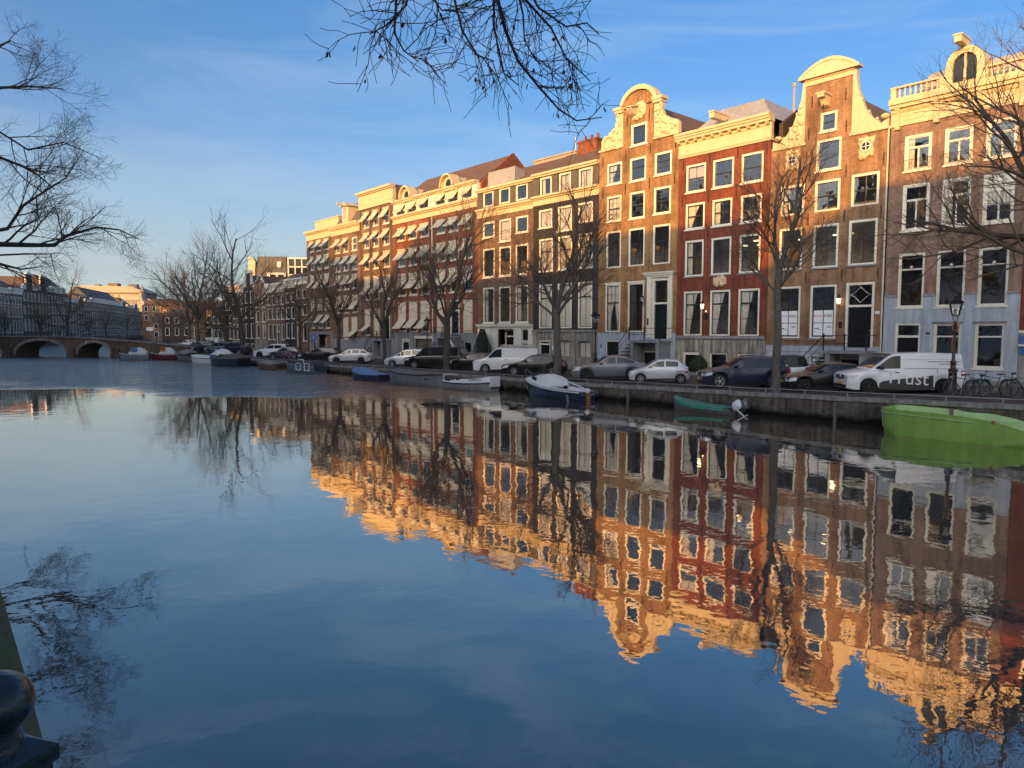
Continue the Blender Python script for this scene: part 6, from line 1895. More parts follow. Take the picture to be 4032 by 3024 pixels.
# cabin sailing boat
r_, Lb = boat('small white cabin boat with navy blue hull, mast down', (-33.9, 31.0), (-28.0, 30.35))
SH = [(0, 0.55), (0.3, 0.58), (0.6, 0.72), (0.85, 0.92), (1, 1.08)]
PLS = [(0, 0.66), (0.2, 0.86), (0.5, 1.0), (0.75, 0.82), (0.9, 0.48), (0.97, 0.2), (1, 0.03)]
o_, i_ = hull(r_, Lb, 2.0, SH, PLS, 'hull_navy', 'boat_white', rub='boat_white', floor=0.3, flare=0.82, stem=0.5)
X0 = lambda t_: lerp(-Lb / 2, Lb / 2, t_)
rows_ = []
for t_, top, wf in ((0.42, 0.62, 0.8), (0.44, 1.12, 0.72), (0.52, 1.3, 0.72), (0.62, 1.36, 0.72), (0.74, 1.28, 0.7), (0.86, 1.12, 0.66), (0.94, 1.05, 0.5)):
    b_ = interp(t_, PLS)
    g = interp(t_, SH)
    rows_.append([(X0(t_), b_ * 0.98, g + 0.01), (X0(t_), b_ * wf, g + 0.06), (X0(t_), b_ * wf * 0.88, max(g + 0.07, top - 0.05)), (X0(t_), b_ * wf * 0.6, max(g + 0.08, top)), (X0(t_), 0, max(g + 0.09, top + 0.04)), (X0(t_), -b_ * wf * 0.6, max(g + 0.08, top)), (X0(t_), -b_ * wf * 0.88, max(g + 0.07, top - 0.05)), (X0(t_), -b_ * wf, g + 0.06), (X0(t_), -b_ * 0.98, g + 0.01)])
MB().grid(rows_).build('cabin', 'boat_white', r_, smooth=40)
wnd = []
for t_ in (0.7, 0.74, 0.8):
    b_ = interp(t_, PLS) * 0.7
    wnd.append([(X0(t_), b_ * 0.985 + 0.02, interp(t_, SH) + 0.16), (X0(t_), b_ * 0.92 + 0.02, interp(t_, SH) + 0.36)])
MB().grid(wnd).build('cabin_window', 'car_glass', r_)
MB().box(X0(0.5), X0(0.44), -0.35, 0.35, 0.62, 1.1).build('hatch_board', 'boat_white', r_)
rows_ = []
for t_ in (0.03, 0.12, 0.22, 0.32, 0.42):
    b_, g = interp(t_, PLS), interp(t_, SH)
    rows_.append([(X0(t_), b_ * 0.97, g + 0.03), (X0(t_), b_ * 0.62, g + 0.05), (X0(t_), b_ * 0.55, 0.32), (X0(t_), -b_ * 0.55, 0.32), (X0(t_), -b_ * 0.62, g + 0.05), (X0(t_), -b_ * 0.97, g + 0.03)])
MB().grid(rows_).build('cockpit', 'boat_white', r_, smooth=30)
MB().tube([(X0(0.95), 0.2, 1.08), (X0(1.02), 0.12, 1.55), (X0(1.02), -0.12, 1.55), (X0(0.95), -0.2, 1.08)], 0.02, 5).tube([(X0(1.02), 0, 1.55), (X0(0.8), 0.3, 1.35), (X0(0.62), 0.25, 1.4)], 0.025, 5).build('bow_rail', 'bike_silver', r_)
MB().tube([(X0(0.55), 0.0, 1.42), (X0(0.3), 0.1, 1.05), (X0(0.02), 0.2, 0.75)], 0.03, 6).build('boom', 'boat_white', r_)
MB().box(X0(0) - 0.09, X0(0) - 0.02, -0.14, 0.14, -0.4, 0.72).build('rudder', 'varnish', r_)
MB().ball((X0(0) - 0.1, 0.1, 0.6), 0.16, 8, 6).build('fender', 'boat_white', r_)
MB().tube([(X0(0.1), 1.05, 0.35), (X0(0.02), 1.35, -0.05)], 0.07, 6).build('fender', 'motor_grey', r_)
# white tin boat with a name
r_, Lb = boat('pale grey open boat with its name painted on the white upper strake', (-41.4, 30.15), (-36.7, 30.6))
SH = [(0, 1.02), (0.15, 0.9), (0.45, 0.78), (0.75, 0.76), (1, 0.82)]
PLT = [(0, 0.5), (0.1, 0.72), (0.35, 0.97), (0.7, 1.0), (0.9, 0.8), (1, 0.6)]
o_, i_ = hull(r_, Lb, 1.9, [(a, c * 0.62) for a, c in SH], PLT, 'hull_tin', rub='hull_navy', flare=0.85, stem=0.1)
mb = MB()
st = []
for i in range(15):
    t_ = i / 14
    b_ = 0.95 * interp(t_, PLT)
    s_ = interp(t_, SH)
    st.append([(X0(t_) * Lb / Lb, b_ + 0.01, s_ * 0.62), (X0(t_), b_ - 0.03, s_ * (0.98 if t_ < 0.72 else 0.74))])
Lx = Lb
X0 = lambda t_: lerp(-Lx / 2, Lx / 2, t_)
for sd in (1, -1):
    rr = []
    for i in range(15):
        t_ = i / 14
        b_, s_ = 0.95 * interp(t_, PLT), interp(t_, SH)
        rr.append([(X0(t_), sd * (b_ + 0.005), s_ * 0.62), (X0(t_), sd * (b_ - 0.03), s_ * (0.98 if t_ < 0.55 else 0.84 if t_ < 0.75 else 0.7))])
    MB().grid(rr, flip=sd > 0).build('top_strake', 'boat_white', r_)
MB().box(X0(0) - 0.03, X0(0) + 0.03, -0.47, 0.47, 0.3, 1.0).build('transom', 'boat_white', r_)
put('lettering', text_mesh('TOMCAT', 0.27, 'lettering', 'ink', 0.004), r_, (X0(0.23), 0.845, 0.74), rot=(pi / 2 + 0.05, -0.03, pi + 0.17))
MB().tube([(X0(0.98), 0.45, 0.58), (X0(1.0), 0.4, 0.95), (X0(0.9), 0.5, 1.0), (X0(0.62), 0.75, 1.02)], 0.03, 5).build('rail', 'boat_white', r_)
MB().box(X0(0.45), X0(0.7), -0.5, 0.5, 0.35, 0.75).build('engine_box', 'boat_in', r_)
mooring_rope(r_, (X0(0), -0.4, 0.95), (X0(0) - 0.5, -1.1, 0.85))
mooring_rope(r_, (X0(1), -0.4, 0.5), (X0(1) + 0.3, -1.5, 0.8))
# long grey sloop
r_, Lb = boat('long grey steel sloop with dark rubbing strake left of the named boat', (-48.6, 29.75), (-42.5, 30.45))
SH = [(0, 0.86), (0.3, 0.8), (0.65, 0.88), (1, 1.12)]
PLV = [(0, 0.06), (0.04, 0.3), (0.15, 0.66), (0.4, 0.97), (0.65, 1.0), (0.85, 0.72), (0.95, 0.38), (1, 0.05)]
o_, i_ = hull(r_, Lb, 2.1, SH, PLV, 'hull_grey', 'boat_in', flare=0.8, stem=0.3)
cover(r_, Lb, 2.1, SH, PLV, 'hull_mud', 0.3, 0.94, 0.12, 0.0)
MB().box(X0(0.1) - 0.3, X0(0.1) + 0.6, 0.7, 0.72, 0.45, 0.56).build('name_board', 'car_trim', r_)
MB().tube([(-Lb / 2 - 0.05, 0, -0.1), (-Lb / 2 - 0.05, 0, 0.95)], 0.1, 8).build('rudder_post', 'hull_grey', r_)
mooring_rope(r_, (Lb / 2 - 0.1, 0, 1.1), (Lb / 2 + 0.7, -1.6, 0.8))
# boat with blue cover
r_, Lb = boat('dark boat half under a bright blue tarpaulin', (-54.6, 29.85), (-50.0, 30.1))
SH = [(0, 0.5), (0.5, 0.52), (1, 0.78)]
hull(r_, Lb, 1.8, SH, PL, 'hull_navy', rub='motor_grey')
cover(r_, Lb, 1.8, SH, PL, 'tarp_blue', 0.25, 1.0, 0.38, 0.1)
cover(r_, Lb, 1.8, SH, PL, 'tarp_blue', 0.0, 0.3, 0.12, 0.05)
# grey workboat with white frames
r_, Lb = boat('grey blue work boat with white tube frames at its stern', (-68.6, 30.2), (-62.4, 30.6))
SH = [(0, 0.72), (0.5, 0.78), (1, 1.05)]
hull(r_, Lb, 2.0, SH, PL, 'hull_blue', 'boat_in', rub='hull_tin')
fm = MB()
for x, z in ((-2.8, 0.75), (-1.2, 0.75)):
    fm.tube([(x, 1.02, 0.3), (x, 1.02, 0.95), (x + 0.9, 1.02, 0.95), (x + 0.9, 1.02, 0.3), (x, 1.02, 0.3)], 0.04, 5)
fm.tube([(-1.5, 0.8, 0.8), (-1.3, 0.8, 1.3), (-0.4, 0.8, 1.3)], 0.04, 5)
fm.build('tube_frame', 'boat_white', r_)
MB().box(-2.6, -0.6, -0.6, 0.6, 0.4, 1.15).build('engine_box', 'motor_grey', r_)
# low brown boat
r_, Lb = boat('low brown wooden boat with a pale roof strip left of the work boat', (-76.5, 30.4), (-71.0, 30.5))
SH = [(0, 0.5), (0.6, 0.55), (1, 0.75)]
hull(r_, Lb, 1.8, SH, PL, 'hull_wood', rub='hull_mud')
cover(r_, Lb, 1.8, SH, PL, 'stone_pale', 0.3, 0.85, 0.25, -0.05)
# covered navy sloop
r_, Lb = boat('navy boat with blue and olive covers and pale hood', (-87.6, 29.0), (-80.6, 30.2))
SH = [(0, 0.95), (0.5, 0.95), (1, 1.3)]
hull(r_, Lb, 2.3, SH, PL, 'hull_navy', rub='hull_tin')
cover(r_, Lb, 2.3, SH, PL, 'tarp_olive', 0.0, 0.55, 0.5, 0.1)
cover(r_, Lb, 2.3, SH, PL, 'hull_blue', 0.6, 1.0, 0.25, 0.2)
cover(r_, Lb, 2.0, [(0, 1.1), (1, 1.5)], PL, 'ivory_paint', 0.5, 0.78, 0.6, 0.15, 'hood')
# pinkish white boat, dark boats
r_, Lb = boat('small pale boat with red bottom left of the navy covered boat', (-95.2, 29.2), (-89.2, 30.2))
SH = [(0, 0.7), (0.6, 0.7), (1, 1.05)]
hull(r_, Lb, 2.0, SH, PL, 'boat_white', rub='hull_red')
cover(r_, Lb, 2.0, SH, PL, 'ivory_paint', 0.1, 0.9, 0.3, 0.1)
r_, Lb = boat('dark boat with a pale cabin roof in the left group', (-102.4, 29.6), (-96.2, 30.3))
SH = [(0, 0.7), (0.6, 0.75), (1, 1.0)]
hull(r_, Lb, 2.1, SH, PL, 'hull_mud', rub='hull_tin')
cover(r_, Lb, 1.8, [(0, 1.1), (1, 1.2)], PL, 'stone_pale', 0.3, 0.8, 0.4, 0.2, 'cabin_roof')
r_, Lb = boat('dark low boat under a flat black canopy near the bridge ramp', (-103.6, 31.4), (-97.6, 31.6))
SH = [(0, 0.8), (1, 1.1)]
hull(r_, Lb, 1.9, SH, PL, 'hull_wood', rub='motor_grey')
MB().box(-2.2, 1.8, -0.8, 0.8, 2.0, 2.08).bar((-2, 0.7, 0.7), (-2, 0.7, 2.0), 0.05).bar((1.6, 0.7, 0.7), (1.6, 0.7, 2.0), 0.05).bar((-2, -0.7, 0.7), (-2, -0.7, 2.0), 0.05).bar((1.6, -0.7, 0.7), (1.6, -0.7, 2.0), 0.05).build('canopy', 'car_trim', r_)
for lab, a, c, hm, cm in (('red boat with white and orange striped hood near the bridge', (-106.6, 27.2), (-105.4, 30.2), 'hull_red', 'ivory_paint'), ('white boat with white hood, leftmost boat at the bridge', (-108.2, 23.6), (-106.6, 27.0), 'hull_tin', 'ivory_paint')):
    r_, Lb = boat(lab, a, c)
    SH = [(0, 0.75), (0.6, 0.8), (1, 1.05)]
    hull(r_, Lb, 1.9, SH, PL, hm, rub='boat_white')
    cover(r_, Lb, 1.9, [(0, 0.95), (1, 1.05)], PL, cm, 0.05, 0.66, 0.75, 0.15, 'hood')
    if hm == 'hull_red':
        MB().box(-0.25, 0.3, 0.72, 0.95, 1.2, 1.85).build('hood_panel', 'orange_jacket', r_)
    else:
        MB().box(-0.5, 0.3, 0.74, 0.96, 1.2, 1.75).build('hood_panel', 'tarp_blue', r_)
MB()

# ================================================================== street lamps
def street_lamp(label, x, y, z, h=4.5, name='street_lamp'):
    r_ = thing(name, label, 'street lamp', (x, y, z), 0.4, 'lantern street lamps')
    MB().lathe([(0.3, 0), (0.28, 0.06), (0.2, 0.3), (0.17, 0.4), (0.165, 1.05), (0.2, 1.08), (0.2, 1.14), (0.12, 1.2), (0.1, 1.42), (0.13, 1.45), (0.13, 1.5), (0.07, 1.56), (0.055, h - 1.15), (0.08, h - 1.12), (0.05, h - 1.05)], 10).build('post', 'iron_rust', r_, smooth=50)
    f = MB()
    for k in range(4):
        a = pi / 4 + pi / 2 * k
        f.tube([(0.03 * cos(a), 0.03 * sin(a), h - 1.1), (0.13 * cos(a), 0.13 * sin(a), h - 0.95), (0.12 * cos(a), 0.12 * sin(a), h - 0.85), (0.16 * cos(a), 0.16 * sin(a), h - 0.8)], 0.014, 4)
        f.bar((0.17 * cos(a), 0.17 * sin(a), h - 0.8), (0.33 * cos(a), 0.33 * sin(a), h - 0.25), 0.03)
    f.lathe([(0.2, h - 0.83), (0.2, h - 0.79)], 4, a0=pi / 4).lathe([(0.37, h - 0.27), (0.4, h - 0.22), (0.34, h - 0.17), (0.2, h - 0.08), (0.17, h - 0.03), (0.19, h), (0.05, h + 0.08), (0.02, h + 0.18)], 4, a0=pi / 4)
    f.build('lantern_frame', 'iron_black', r_)
    c8 = [(cos(pi / 4 + pi / 2 * k), sin(pi / 4 + pi / 2 * k)) for k in range(4)]
    for k in range(4):
        a, b_ = c8[k], c8[(k + 1) % 4]
        MB().add([(a[0] * 0.17, a[1] * 0.17, h - 0.79), (b_[0] * 0.17, b_[1] * 0.17, h - 0.79), (b_[0] * 0.33, b_[1] * 0.33, h - 0.27), (a[0] * 0.33, a[1] * 0.33, h - 0.27)], [(0, 1, 2, 3)]).build('lantern_pane', 'pane_glass', r_)
    MB().lathe([(0.07, h - 0.79), (0.05, h - 0.6), (0.09, h - 0.52), (0.02, h - 0.5)], 8).build('burner', 'iron_grey', r_)
    return r_
l1 = street_lamp('dark iron lantern lamp with orange ribbon in front of the blue stucco base', -10.9, 35.75, 0.2, 4.35)
MB().tube([(0.05, -0.06, 3.2), (0.14, -0.1, 3.05), (0.08, -0.12, 2.85), (-0.08, -0.1, 2.9), (-0.12, -0.06, 3.1), (-0.02, -0.08, 3.2)], 0.03, 5).tube([(-0.04, -0.08, 2.7), (-0.1, -0.1, 2.3), (-0.07, -0.08, 1.95)], 0.022, 5).build('ribbon', 'varnish', l1)
p = at_px(2345, 52)
street_lamp('dark iron lantern lamp left of the grey coupe car by the dark house', p.x, p.y, -0.1, 4.5)
p = at_px(1682, 74)
street_lamp('dark iron lantern lamp in front of the long awning house', p.x, p.y, -0.2, 4.5)
p = at_px(555, 118)
street_lamp('tall dark lamp on the bridge ramp', p.x, p.y, 0.9, 5.2)
p = at_px(590, 125)
sg = thing('street_sign', 'pale rectangular sign on a thin pole by the bridge ramp', 'sign', (p.x, p.y, 0.5), yawc)
MB().tube([(0, 0, 0), (0, 0, 3.2)], 0.04, 6).build('pole', 'iron_grey', sg)
MB().box(-0.6, 0.6, -0.04, -0.01, 2.5, 3.1).build('board', 'sign_white', sg)

# ================================================================== bicycles
def bike(label, x, y, rz, m, seed=0, lean=0.08, group='bicycles parked by the lamp'):
    r_ = thing('bicycle', label, 'bicycle', (x, y, zs(x) - 0.02), rz, group)
    r_.rotation_euler.x = lean
    for wx in (-0.53, 0.53):
        w_ = MB().tube([(wx + 0.34 * cos(2 * pi * k / 24), 0, 0.35 + 0.34 * sin(2 * pi * k / 24)) for k in range(25)], 0.02, 5, cap=False).build('wheel', 'tyre', r_, smooth=60)
        MB().tube([(wx + 0.315 * cos(2 * pi * k / 24), 0, 0.35 + 0.315 * sin(2 * pi * k / 24)) for k in range(25)], 0.011, 4, cap=False).build('rim', 'bike_silver', w_)
        sp = MB()
        for k in range(12):
            a = 2 * pi * k / 12
            sp.bar((wx, 0.02 * (-1) ** k, 0.35), (wx + 0.31 * cos(a), 0, 0.35 + 0.31 * sin(a)), 0.004)
        sp.build('spokes', 'bike_silver', w_)
        MB().tube([(wx + 0.37 * cos(a), 0, 0.35 + 0.37 * sin(a)) for a in [radians(20 + 14 * k) for k in range(10)]], 0.028, 4).build('mudguard', m, r_)
    MB().tube([(-0.02, 0, 0.3), (-0.2, 0, 0.85)], 0.018, 6).tube([(-0.02, 0, 0.3), (0.4, 0, 0.78)], 0.02, 6).tube([(-0.17, 0, 0.76), (0.37, 0, 0.86)], 0.018, 6).tube([(-0.02, 0, 0.3), (-0.53, 0, 0.35), (-0.18, 0, 0.78)], 0.013, 5).build('frame', m, r_)
    MB().tube([(0.36, 0, 0.98), (0.4, 0, 0.78), (0.53, 0, 0.35)], 0.018, 6).build('fork', 'bike_silver', r_)
    MB().tube([(0.18, 0.28, 1.06), (0.3, 0.24, 1.08), (0.38, 0.08, 1.05), (0.36, 0, 1.0), (0.38, -0.08, 1.05), (0.3, -0.24, 1.08), (0.18, -0.28, 1.06)], 0.014, 5).build('handlebar', 'bike_silver', r_)
    MB().prism([(-0.36, -0.08), (-0.36, 0.08), (-0.1, 0.03), (-0.06, 0), (-0.1, -0.03)], 0.92, 0.98, axis='z').tube([(-0.2, 0, 0.8), (-0.22, 0, 0.93)], 0.014, 5).build('saddle', 'bike_black', r_)
    MB().box(-0.78, -0.38, -0.07, 0.07, 0.73, 0.75).bar((-0.7, 0.06, 0.73), (-0.55, 0.05, 0.36), 0.012).bar((-0.7, -0.06, 0.73), (-0.55, -0.05, 0.36), 0.012).build('carrier', 'bike_black', r_)
    MB().tube([(0.1, 0.06, 0.12), (-0.02, 0.05, 0.3), (-0.12, -0.08, 0.48)], 0.011, 4).lathe([(0.09, 0.03), (0.09, 0.04)], 12, (-0.02, 0, 0.3), axis='y').build('crank', 'bike_silver', r_)
    MB().ball((0.5, 0, 0.85), 0.045, 7, 5).build('headlight', 'chrome', r_)
bike('black bicycle with grey fork next to the lamp foot', -10.3, 35.0, radians(236), 'bike_black')
bike('dark bicycle with bright silver fork second from the lamp', -9.8, 35.1, radians(252), 'bike_teal', lean=-0.1)
bike('dark bicycle with its full front wheel seen side on, third from the lamp', -9.35, 36.1, radians(215), 'bike_black', lean=0.05)
bike('black bicycle behind the others against the rack, fourth from the lamp', -9.0, 36.7, radians(262), 'bike_black', lean=-0.05)
bike('bicycle with pale handlebar cut by the right picture edge', -8.15, 35.6, radians(250), 'bike_teal', lean=0.06)
bike('bicycle with pink crate parked among the left cars', -75.6, 33.3, radians(215), 'bike_pink', group=None)
bike('dark bicycle leaning against the middle tree', -34.9, 34.0, radians(200), 'bike_black', group=None)
# ================================================================== trees
def rnd_unit(rn):
    while True:
        v = Vector((rn.uniform(-1, 1), rn.uniform(-1, 1), rn.uniform(-1, 1)))
        if 0.05 < v.length < 1:
            return v.normalized()
def grow(mbs, p, d, L_, r, lev, maxlev, rn, up=0.12, wig=0.22, kids=(0, 7, 6, 5, 4), ang=(28, 58), shrink=(0.5, 0.72)):
    nseg = (6, 6, 5, 4, 3, 3)[min(lev, 5)]
    pts, rad, dirs = [p.copy()], [r], [d.copy()]
    rend = max(0.0035, r * (0.32 if lev < 3 else 0.45))
    for i in range(nseg):
        d = (d + rnd_unit(rn) * wig + Vector((0, 0, up))).normalized()
        p = p + d * (L_ / nseg)
        pts.append(p.copy())
        rad.append(lerp(r, rend, (i + 1) / nseg))
        dirs.append(d.copy())
    mbs[0 if lev <= 1 else 1].tube(pts, rad, (8, 7, 5, 4, 3, 3)[min(lev, 5)], cap=False)
    if lev >= maxlev:
        return
    n = kids[min(lev, len(kids) - 1)]
    for k in range(n):
        t_ = lerp(0.22, 1.0, (k + rn.uniform(0.2, 0.8)) / n) if lev else 1.0
        f = t_ * nseg
        i = min(nseg - 1, int(f))
        q = pts[i].lerp(pts[i + 1], f - i)
        ax = dirs[i].orthogonal().normalized()
        ax.rotate(Matrix.Rotation(rn.uniform(0, 2 * pi), 3, dirs[i]))
        nd = dirs[i].copy()
        nd.rotate(Matrix.Rotation(radians(rn.uniform(*ang)), 3, ax))
        nl = L_ * rn.uniform(*shrink) * (1.15 - 0.55 * t_)
        if lev >= 2:
            nl = max(nl, 0.35)
        grow(mbs, q, nd, nl, max(0.004, lerp(r, rend, t_) * rn.uniform(0.5, 0.68)), lev + 1, maxlev, rn, up, wig, kids, ang, shrink)
def limb_pts(mb, pts, r0, r1, n=8):
    k = len(pts)
    mb.tube(pts, [lerp(r0, r1, i / (k - 1)) for i in range(k)], n, cap=False)
def tree_meshes(seed, H_=13.5, fork=5.0, r0=0.24, limbs=5, spread=38, maxlev=4, kids=(0, 7, 6, 5, 4), first=None, lead=True, up=0.1, leanx=0.0):
    """trunk with flare to the fork, then ascending limbs; returns trunk and crown meshes"""
    rn = random.Random(seed)
    mbs = [MB(), MB()]
    tp = [Vector((0, 0, -0.4)), Vector((0, 0, 0.05)), Vector((0.02, 0, 0.5))]
    tr = [r0 * 1.75, r0 * 1.45, r0 * 1.1]
    k = 5
    for i in range(1, k + 1):
        z = lerp(0.5, fork, i / k)
        tp.append(Vector((leanx * (z / fork) ** 1.5 + rn.uniform(-0.06, 0.06), rn.uniform(-0.06, 0.06), z)))
        tr.append(r0 * lerp(1.05, 0.84, i / k))
    mbs[0].tube(tp, tr, 10, cap=False)
    top = tp[-1]
    Lm = (H_ - fork)
    spec = first or []
    if not first:
        for i in range(limbs):
            a = 2 * pi * i / limbs + rn.uniform(-0.4, 0.4)
            s = radians(spread * rn.uniform(0.75, 1.2))
            spec.append((Vector((sin(s) * cos(a), sin(s) * sin(a), cos(s))), Lm * rn.uniform(0.72, 0.95), r0 * rn.uniform(0.42, 0.6), rn.uniform(-0.9, 0.1)))
        if lead:
            spec.append((Vector((rn.uniform(-0.1, 0.1), rn.uniform(-0.1, 0.1), 1)).normalized(), Lm * 0.98, r0 * 0.72, 0))
    for d, l_, r_, dz in spec:
        grow(mbs, top + Vector((0, 0, dz)), d.normalized(), l_, r_, 1, maxlev, rn, up=up, kids=kids)
    return mbs
def tree(label, x, y, z, mbs=None, me=None, rz=0.0, sc=1.0, group='bare trees along the quay', bark='bark', name='bare_tree'):
    r_ = thing(name, label, 'tree', (x, y, z), rz, group)
    if me is None:
        me = (mbs[0].mesh('trunk', bark, 60), mbs[1].mesh('crown', 'twig'))
    put('trunk', me[0], r_, sc=(sc, sc, sc))
    put('crown', me[1], r_, sc=(sc, sc, sc))
    return me
V = Vector
# near trees, each grown for its own place
t1 = tree_meshes(11, 13.6, 6.1, 0.2, 0, 30, 4, first=[(V((0.25, 0.1, 1)), 5.2, 0.12, 0), (V((-0.35, 0.1, 1)), 4.6, 0.1, -0.2), (V((-0.1, -0.5, 0.9)), 3.6, 0.08, -0.5), (V((0.75, -0.2, 0.6)), 3.4, 0.07, -0.9), (V((-0.85, -0.1, 0.65)), 3.0, 0.07, -1.2), (V((0.1, 0.7, 0.7)), 3.2, 0.06, -1.0)], kids=(0, 9, 7, 6, 4))
tree('slim grey bare tree rising between the dark off-road car and the black hatchback', -17.6, 32.55, 0.0, t1, bark='bark_grey')
t2 = tree_meshes(23, 13.6, 4.9, 0.25, 0, 40, 4, first=[(V((-0.75, 0.1, 0.75)), 6.6, 0.14, -0.3), (V((0.05, 0.1, 1)), 6.6, 0.17, 0), (V((0.5, 0.2, 0.9)), 5.8, 0.13, -0.1), (V((0.9, -0.2, 0.5)), 5.8, 0.11, -0.7), (V((-0.95, -0.2, 0.45)), 5.4, 0.1, -0.9), (V((0.0, -0.8, 0.7)), 5.0, 0.09, -0.4), (V((-0.2, 0.9, 0.6)), 5.0, 0.09, -0.5)], kids=(0, 9, 7, 6, 5))
tree('broad bare elm with thick grey trunk in front of the dark house', -33.6, 33.4, -0.15, t2, bark='bark_grey')
t3 = tree_meshes(37, 12.6, 3.9, 0.27, 0, 40, 4, first=[(V((-0.95, 0.0, 0.62)), 8.2, 0.17, -0.2), (V((0.16, 0.1, 1)), 8.8, 0.2, 0), (V((-0.6, 0.3, 0.8)), 6.5, 0.1, 0.5), (V((0.8, 0.0, 0.75)), 6.6, 0.12, 0.1), (V((0.6, -0.6, 0.6)), 5.2, 0.09, 0.4), (V((-0.3, -0.8, 0.6)), 5.0, 0.09, 0.2)], kids=(0, 9, 7, 6, 5))
tree('forked bare elm with a long limb to the left beside the black minibus', -46.6, 33.8, -0.2, t3)
# tree mostly outside the frame at the right
t0 = tree_meshes(53, 15.0, 6.0, 0.32, 0, 40, 4, first=[(V((-0.95, 0.0, 0.3)), 6.4, 0.15, 0.3), (V((-0.75, 0.25, 0.75)), 7.0, 0.15, 0.6), (V((-0.35, 0.0, 1)), 8.0, 0.18, 0), (V((0.4, 0.2, 1)), 7.5, 0.16, 0), (V((-0.9, -0.4, 0.05)), 5.0, 0.11, -0.4), (V((0.9, 0.2, 0.6)), 6.0, 0.13, -0.4), (V((-0.2, -0.8, 0.6)), 5.5, 0.11, -0.1)], kids=(0, 9, 7, 5, 4), up=0.07)
tree('bare tree whose dark branches reach in from the right edge', -6.4, 34.6, 0.3, t0, bark='bark')
# further trees share two grown forms
ma = tree('bare tree between the tall lamp and the long awning house', -57.5, 34.6, -0.2, tree_meshes(61, 9.6, 4.2, 0.18, 5, 40, 4, kids=(0, 8, 6, 5, 4)))
mb_ = tree('bare tree beside the lone silver estate car', -66.8, 34.8, -0.2, tree_meshes(67, 10.0, 4.2, 0.2, 5, 42, 4, kids=(0, 8, 6, 5, 4)))
tree('bare tree in front of the narrow black house', -76.4, 35.0, -0.2, me=ma, rz=2.0, sc=0.95)
mc = tree('tall dark bare tree with a low left limb behind the navy off-road car', -95.0, 35.4, -0.2, tree_meshes(71, 15.8, 4.0, 0.34, 0, 40, 4, first=[(V((-0.75, -0.65, 0.1)), 8.0, 0.16, -0.6), (V((-0.7, -0.5, 0.75)), 9.0, 0.18, 0.6), (V((0.1, 0.0, 1)), 11.5, 0.26, 0), (V((0.6, 0.5, 0.8)), 8.5, 0.16, 0.8), (V((0.8, 0.2, 0.35)), 6.0, 0.12, 0.0), (V((0.2, -0.7, 0.8)), 7.5, 0.13, 1.2), (V((-0.3, 0.8, 0.7)), 7.0, 0.13, 0.9)]))
tree('bare tree half hidden behind the tall dark tree', -107.0, 37.6, -0.2, me=mb_, rz=1.2, sc=1.1)
md = tree('tallest bare tree with straight trunk left of centre by the white car', -122.5, 38.4, -0.2, tree_meshes(83, 16.6, 5.5, 0.34, 6, 44, 4, kids=(0, 8, 6, 5, 4)), bark='bark_grey')
tree('bare tree just left of the tallest tree by the bridge', -134.0, 40.6, -0.2, me=md, rz=2.4, sc=0.82)
tree('bare tree far behind the bridge ramp', -160, 52, -0.2, me=mc, rz=0.6, sc=0.8)
tree('faint bare tree behind the parked van at the bridge ramp', -150, 60, -0.2, me=mb_, rz=0.2, sc=1.1)
for i, (lab, px_, dep, sc_, me_) in enumerate((('dark spreading tree on the far bank above the large bridge arch', 160, 172, 0.95, mb_), ('dark bare tree on the far bank right of the large arch', 265, 178, 1.05, mc), ('bushy bare tree on the far bank above the small arch', 415, 200, 0.95, mb_), ('small bare tree at the left picture edge on the far bank', 20, 165, 0.8, ma), ('thin bare tree on the far bank near the ramp lamp', 500, 225, 0.9, ma), ('bare tree far down the canal', 350, 215, 0.8, ma))):
    p = at_px(px_, dep)
    tree(lab, p.x, p.y, 0.0, me=me_, rz=i * 1.3, sc=sc_, group='bare trees on the far bank')
for i, (lab, px_, dep, sc_, me_) in enumerate((('bare tree right behind the bridge ramp sign', 640, 165, 0.8, mb_), ('bare tree between the two tallest left trees', 722, 160, 0.85, ma), ('bushy bare tree behind the left parked cars', 810, 150, 0.85, mb_), ('small bare tree in front of the low dark corner house', 885, 135, 0.8, ma), ('dense bare tree behind the church end of the canal', 690, 225, 1.1, mc))):
    p = at_px(px_, dep)
    tree(lab, p.x, p.y, -0.2, me=me_, rz=0.7 + i * 1.7, sc=sc_)
